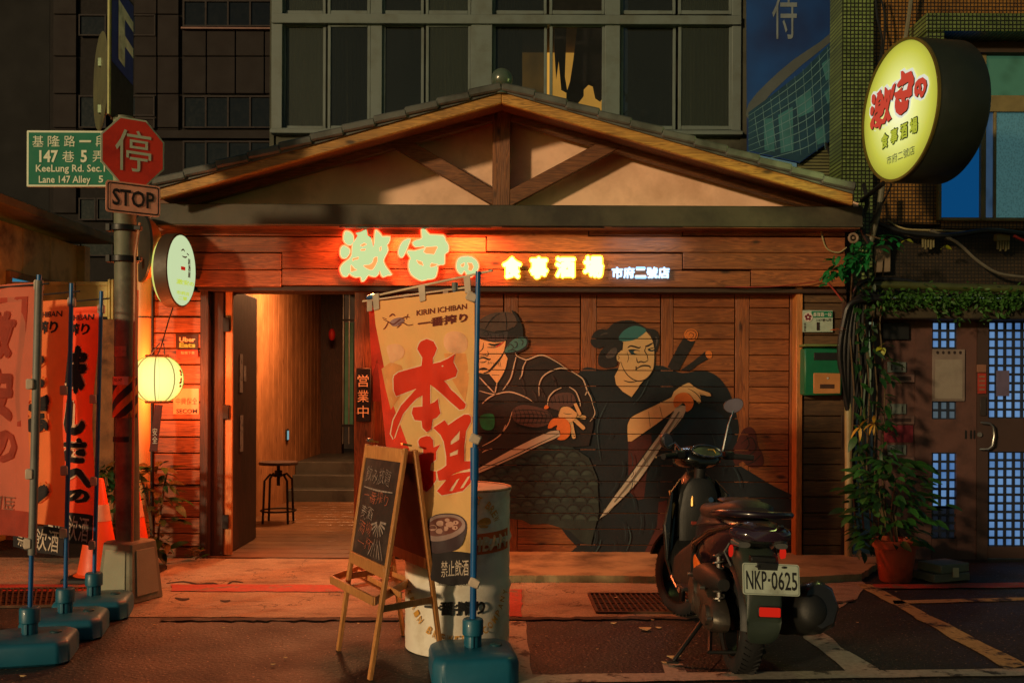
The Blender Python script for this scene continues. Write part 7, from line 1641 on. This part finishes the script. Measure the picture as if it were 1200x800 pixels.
# grab rail
m_=MB(); m_.tube([V(-.13,.12,.785),V(-.175,-.02,.80),V(-.165,-.18,.82),V(-.09,-.29,.83),V(.0,-.32,.832),V(.09,-.29,.83),V(.165,-.18,.82),V(.175,-.02,.80),V(.13,.12,.785)],.017,10); sb_(m_,'grab_rail',paintp,smooth=60)
# tail lamp cluster
m_=MB(); m_.loft([ringyz(0,-.24,.735,.30,.10),ringyz(0,-.30,.735,.27,.085),ringyz(0,-.34,.735,.18,.05)]); sb_(m_,'tail_lamp',mat('lens_smoke',C(50,34,46),.12,bump=0,coat=1),smooth=50)
for s_ in (-1,1):
    m_=MB(); m_.loft([ringyz(s_*.125,-.20,.64,.024,.06),ringyz(s_*.13,-.225,.64,.016,.045)]); sb_(m_,'side_reflector',redl,smooth=40)
    m_=MB(); m_.loft([ringyz(s_*.10,-.235,.69,.08,.04),ringyz(s_*.09,-.30,.685,.06,.028)]); sb_(m_,'turn_lens',mat('lens_grey',C(84,84,82),.3,bump=0,coat=.4),smooth=50)
# rear fender (long grey-green hugger) and plate
m_=MB(); m_.loft([ringyz(0,-.10,.62,.20,.14),ringyz(0,-.22,.58,.21,.15,e=3),ringyz(.0,-.31,.50,.19,.14,e=3.5),ringyz(.0,-.36,.42,.17,.11,e=3.5),ringyz(.0,-.375,.34,.165,.09,e=3.5),ringyz(.0,-.36,.28,.15,.06,e=3),ringyz(0,-.34,.24,.11,.02)]); sb_(m_,'rear_fender',plg,smooth=50)
m_=MB(); ringm=[]
for k in range(9):
    a=R(70+k*13); q=V(0,.285*math.cos(a),.245+.285*math.sin(a)); rad=V(0,math.cos(a),math.sin(a)); ringm.append([q+V(-.085,0,0),q+V(-.06,0,0)+rad*.025,q+V(.06,0,0)+rad*.025,q+V(.085,0,0),q+V(.07,0,0)-rad*.01,q+V(-.07,0,0)-rad*.01])
m_.loft(ringm); sb_(m_,'inner_fender',plas,smooth=50)
tilt=Matrix.Rotation(R(-14),3,'X')
pc0=V(.015,-.40,.545)
lp=MB(); pw,ph=.268,.145
def pf(off): return lambda u,v: pc0+tilt@V(u,-off,v)
lp.flat([rrect(pw,ph,.012)],pf(0),tilt@V(0,1,0),.004); lpo=sb_(lp,'licence_plate',mat('plate_pale_green',C(176,188,172),.4,var=.05,bump=0,dirt=C(140,146,130),ds=6),smooth=0)
lpo['label']='white licence plate with black characters'
m_=MB(); m_.flat([rrect(pw-.008,ph-.008,.010),rrect(pw-.014,ph-.014,.008)],pf(.0015)); sb_(m_,'plate_border',mat('plate_border',C(120,130,120),.5,bump=0),lpo,smooth=0)
for body,a,b in (('NKP',-.118,-.022),('0625',.0,.122)):
    m_=MB(); text(m_,body,lambda u,v:pf(.002)(a+(b-a)*u,-.048+.085*v),.01); sb_(m_,'lettering',dbk,lpo,smooth=0)
m_=MB(); m_.box(pf(.003)(-.0115,-.004),(.008,.003,.012)); sb_(m_,'plate_dot',dbk,lpo)
m_=MB(); 
for s_ in (-1,1): m_.ball(pf(.004)(s_*.062,.057),(.014,.004,.006),8)
sb_(m_,'plate_screws',dbk,lpo,kind='stuff')
m_=MB(); m_.box(V(0,-.375,.56),(.10,.03,.12)); sb_(m_,'plate_bracket',plas,bevel=.004)
m_=MB(); m_.box(V(.005,-.435,.40),(.098,.018,.042),Matrix.Rotation(R(-6),3,'X')); sb_(m_,'rear_reflector',redl,bevel=.004)
m_=MB(); m_.box(V(.005,-.428,.40),(.108,.012,.052),Matrix.Rotation(R(-6),3,'X')); sb_(m_,'reflector_frame',plas,bevel=.004)
# exhaust muffler on the right
m_=MB(); a0=V(.235,.34,.20); a1=V(.25,-.34,.40); ax=(a1-a0).normalized()
def rad_ring(c_,r_,e=1.15,n=20):
    u=V(1,0,0); q=ax.cross(u).normalized(); return [c_+u*(r_*math.cos(2*math.pi*k/n))+q*(r_*e*math.sin(2*math.pi*k/n)) for k in range(n)]
m_.loft([rad_ring(a0,.04),rad_ring(a0.lerp(a1,.15),.07),rad_ring(a0.lerp(a1,.4),.085),rad_ring(a0.lerp(a1,.88),.088),rad_ring(a0.lerp(a1,.96),.075),rad_ring(a1,.05)]); sb_(m_,'muffler',plas,smooth=50)
m_=MB(); m_.loft([rad_ring(a0.lerp(a1,.30)+V(.03,0,.015),.08,1.25,8),rad_ring(a0.lerp(a1,.60)+V(.035,0,.02),.10,1.25,8),rad_ring(a0.lerp(a1,.93)+V(.035,0,.02),.098,1.3,8),rad_ring(a0.lerp(a1,.97)+V(.035,0,.02),.08,1.3,8)]); sb_(m_,'muffler_guard',mat('guard_black',C(30,30,30),.35,bump=.1,coat=.3),smooth=50)
# engine / transmission on the left
m_=MB()
def xring(x,y,z,ry_,rz_,n=20,rot=0): 
    return [V(x,y+ry_*math.cos(2*math.pi*k/n)*math.cos(rot)-rz_*math.sin(2*math.pi*k/n)*math.sin(rot),z+ry_*math.cos(2*math.pi*k/n)*math.sin(rot)+rz_*math.sin(2*math.pi*k/n)*math.cos(rot)) for k in range(n)]
m_.loft([xring(-.085,.16,.30,.27,.10,rot=.15),xring(-.135,.16,.30,.27,.105,rot=.15),xring(-.165,.16,.30,.25,.09,rot=.15),xring(-.175,.16,.30,.2,.06,rot=.15)]); sb_(m_,'transmission_case',metal_d,smooth=40)
for (y,z,r_) in ((.02,.28,.055),(.33,.34,.075)):
    m_=MB(); m_.loft([xring(-.170,y,z,r_,r_),xring(-.188,y,z,r_*.95,r_*.95),xring(-.192,y,z,r_*.6,r_*.6)]); sb_(m_,'case_boss',metal_d,smooth=40)
m_=MB(); m_.loft([ringyz(-.13,.30,.44,.12,.10),ringyz(-.14,.14,.46,.13,.13),ringyz(-.13,.0,.46,.11,.11),ringyz(-.12,-.08,.45,.06,.06)]); sb_(m_,'air_filter_box',plas,smooth=50)
m_=MB(); m_.loft([xring(-.06,.36,.34,.12,.10),xring(.09,.36,.34,.12,.10)]); sb_(m_,'crankcase',metal_d,smooth=40)
# rear shocks
for s_ in (-1,1):
    m_=MB(); A_=V(s_*.12,-.02,.30); B_=V(s_*.115,.08,.62); m_.cyl(A_,B_,.012,.012,8)
    N=70; hel=[A_.lerp(B_,.15+.75*k/N)+Matrix.Rotation(k*2*math.pi/10,3,'Z')@V(.027,0,0) for k in range(N+1)]; m_.tube(hel,.0055,5)
    sb_(m_,'shock_absorber',mat('spring_metal',C(120,116,110),.35,metal=.7) ,kind='stuff')
# side stand & main stand
m_=MB(); m_.tube([V(-.10,.30,.22),V(-.20,.20,.13),V(-.31,.12,.012)],[.014,.013,.012],8); m_.box(V(-.315,.115,.01),(.06,.03,.012)); sb_(m_,'side_stand',plas,bevel=.002)
m_=MB(); m_.tube([V(-.08,.30,.22),V(-.15,.02,.09)],.012,8); m_.tube([V(.08,.30,.22),V(.13,.02,.10)],.012,8); m_.tube([V(-.15,.02,.09),V(.13,.02,.10)],.010,8); sb_(m_,'main_stand',plas)
# steering head, handlebars, cowl
HS=Matrix.Translation(V(0,1.03,.95))@Matrix.Rotation(R(24),4,'Z')
def H(x,y,z): return (HS@V(x,y,z).to_4d()).to_3d() if False else HS@V(x,y,z)
m_=MB(); m_.tube([V(0,1.06,.80),V(0,1.035,.95)],.035,12); sb_(m_,'steering_column',plas)
m_=MB(); m_.loft([[H(*p) for p in ringyz(0,-.07,.045,.16,.05)],[H(*p) for p in ringyz(0,-.03,.055,.26,.11)],[H(*p) for p in ringyz(0,.05,.06,.30,.14)],[H(*p) for p in ringyz(0,.13,.05,.24,.13)],[H(*p) for p in ringyz(0,.18,.04,.12,.08)]]); sb_(m_,'handlebar_cowl',paintb,smooth=50)
m_=MB(); m_.tube([H(-.10,.0,.07),H(-.20,-.03,.075),H(-.33,-.08,.07)],.011,8); m_.tube([H(.10,.0,.07),H(.20,-.03,.075),H(.33,-.08,.07)],.011,8); sb_(m_,'handlebar',steel)
for s_ in (-1,1):
    m_=MB(); m_.tube([H(s_*.215,-.035,.075),H(s_*.335,-.083,.07)],.018,12); sb_(m_,'grip',rubber)
    m_=MB(); m_.tube([H(s_*.19,.03,.075),H(s_*.26,.03,.070),H(s_*.35,-.03,.062)],[.007,.007,.006],8); sb_(m_,'brake_lever',chrome)
    m_=MB(); m_.box(H(s_*.185,-.025,.08),(.07,.05,.05),Matrix.Rotation(R(24),3,'Z')); sb_(m_,'switch_housing',plas,bevel=.008)
# instrument bezel
m_=MB(); cc=H(0,-.055,.105); Mi_=Matrix.Rotation(R(24),3,'Z')@Matrix.Rotation(R(38),3,'X')
m_.tube([cc+Mi_@V(.105*math.cos(a),.052*math.sin(a),0) for a in [k*math.pi/14 for k in range(29)]],.007,8); sb_(m_,'meter_bezel',chrome)
m_=MB(); m_.flat([[(.10*math.cos(a),.048*math.sin(a)) for a in [k*math.pi/12 for k in range(24)]]],lambda u,v:cc+Mi_@V(u,v,-.004)); sb_(m_,'meter_glass',mat('meter_dark',C(60,66,58),.4,bump=0,spec=.2),smooth=0)
m_=MB(); m_.box(cc+Mi_@V(.04,.015,.0),(.045,.004,.004),Mi_); m_.box(cc+Mi_@V(.06,.0,.0),(.004,.03,.004),Mi_); sb_(m_,'meter_hand',mat('meter_gold',C(210,170,80),.4,bump=0))
# mirrors
for s_,top,yaw in ((-1,H(-.235,.02,.155),.9),(1,H(.215,-.02,.385),-.1)):
    m_=MB(); base=H(s_*.155,-.01,.10); m_.tube([base,base.lerp(top,.5)+V(0,0,.02),top-V(0,0,.03)],[.008,.007,.006],8); sb_(m_,'mirror_stem',chrome)
    Mm=Matrix.Rotation(yaw,3,'Z')@Matrix.Rotation(R(90),3,'X')@Matrix.Rotation(.35*s_,3,'Z')
    m_=MB(); n=24; rg=lambda k,h,ex=.062,ey=.044:[top+Mm@V(ex*k*math.cos(2*math.pi*i/n)*(1+.12*math.sin(2*math.pi*i/n)),ey*k*math.sin(2*math.pi*i/n),h) for i in range(n)]
    m_.loft([rg(1,.0),rg(1.03,-.008),rg(.9,-.028),rg(.4,-.04)]); mo=sb_(m_,'mirror',plas,smooth=50)
    m_=MB(); m_.loft([rg(.96,.001),rg(.96,.003)]); sb_(m_,'mirror_glass',mat('mirror_glass',C(120,112,126),.35,metal=.35,bump=0),mo,smooth=0)
# seams, cables and small fittings
seam=mat('seam_black',C(6,6,6),.7,bump=0)
for s_ in (-1,1):
    m_=MB(); m_.tube([V(s_*.152,.52,.66),V(s_*.178,.34,.69),V(s_*.172,.10,.73),V(s_*.14,-.10,.755)],.004,5); sb_(m_,'panel_seam',seam)
    m_=MB(); m_.tube([V(s_*.145,.44,.46),V(s_*.172,.28,.56),V(s_*.168,.14,.66)],.004,5); sb_(m_,'panel_seam',seam)
    m_=MB(); m_.tube([V(s_*.10,-.14,.70),V(s_*.13,-.10,.62),V(s_*.11,-.16,.56)],.006,5); sb_(m_,'trim_line',mat('trim_silver',C(130,130,126),.3,metal=.6))
    m_=MB(); m_.tube([H(s_*.17,.03,.07),H(s_*.12,.10,.12),H(s_*.03,.12,.02),V(s_*.02,1.05,.80)],.006,6); sb_(m_,'control_cable',cable)
m_=MB(); m_.tube([V(.10,.10,.30),V(.16,-.05,.26),V(.12,-.16,.25)],.007,6); sb_(m_,'brake_hose',cable)
m_=MB(); m_.cyl(V(.06,.985,.76),V(.06,.97,.765),.016,.016,12); sb_(m_,'key_barrel',chrome)
m_=MB(); m_.box(V(0,-.30,.62),(.12,.05,.03)); m_.box(V(0,-.36,.58),(.03,.04,.05)); sb_(m_,'plate_lamp',plas,bevel=.004)
for k in range(6): m_=MB(); m_.box(V(-.195,.10+.03*k,.30),(.004,.008,.10)); sb_(m_,'cooling_fin',metal_d,bevel=.001)
for (y,z) in ((-.07,.28),(.40,.27),(.38,.42),(.1,.40)): m_=MB(); m_.cyl(V(-.17,y,z),V(-.197,y,z),.009,.009,8); sb_(m_,'bolt',steel)
# headlight edge and indicator highlights on the front apron, put in as gold tubes
m_=MB(); m_.tube([V(-.17,1.06,.80),V(-.16,1.02,.72),V(-.17,1.0,.64)],[.012,.014,.008],8); sb_(m_,'apron_highlight',mat('highlight_gold',C(196,150,84),.3,metal=.6))
m_=MB(); m_.tube([V(-.05,1.0,.80),V(-.05,.985,.72)],[.012,.012],8); sb_(m_,'bag_hook',MATS['highlight_gold'])
for s_ in (-1,1):
    m_=MB(); m_.box(V(s_*.19,.45,.33),(.06,.12,.02)); sb_(m_,'pillion_step',plas,bevel=.005)
m_=MB(); m_.loft([ringyz(-.165,.36,.50,.02,.06),ringyz(-.175,.30,.48,.02,.10),ringyz(-.165,.24,.47,.02,.06)]); sb_(m_,'body_reflector',ambl)
m_=MB(); m_.tube([V(-.14,.98,.36),V(-.17,.90,.30),V(-.16,.80,.26)],[.010,.010,.008],8); sb_(m_,'frame_tube',steel)
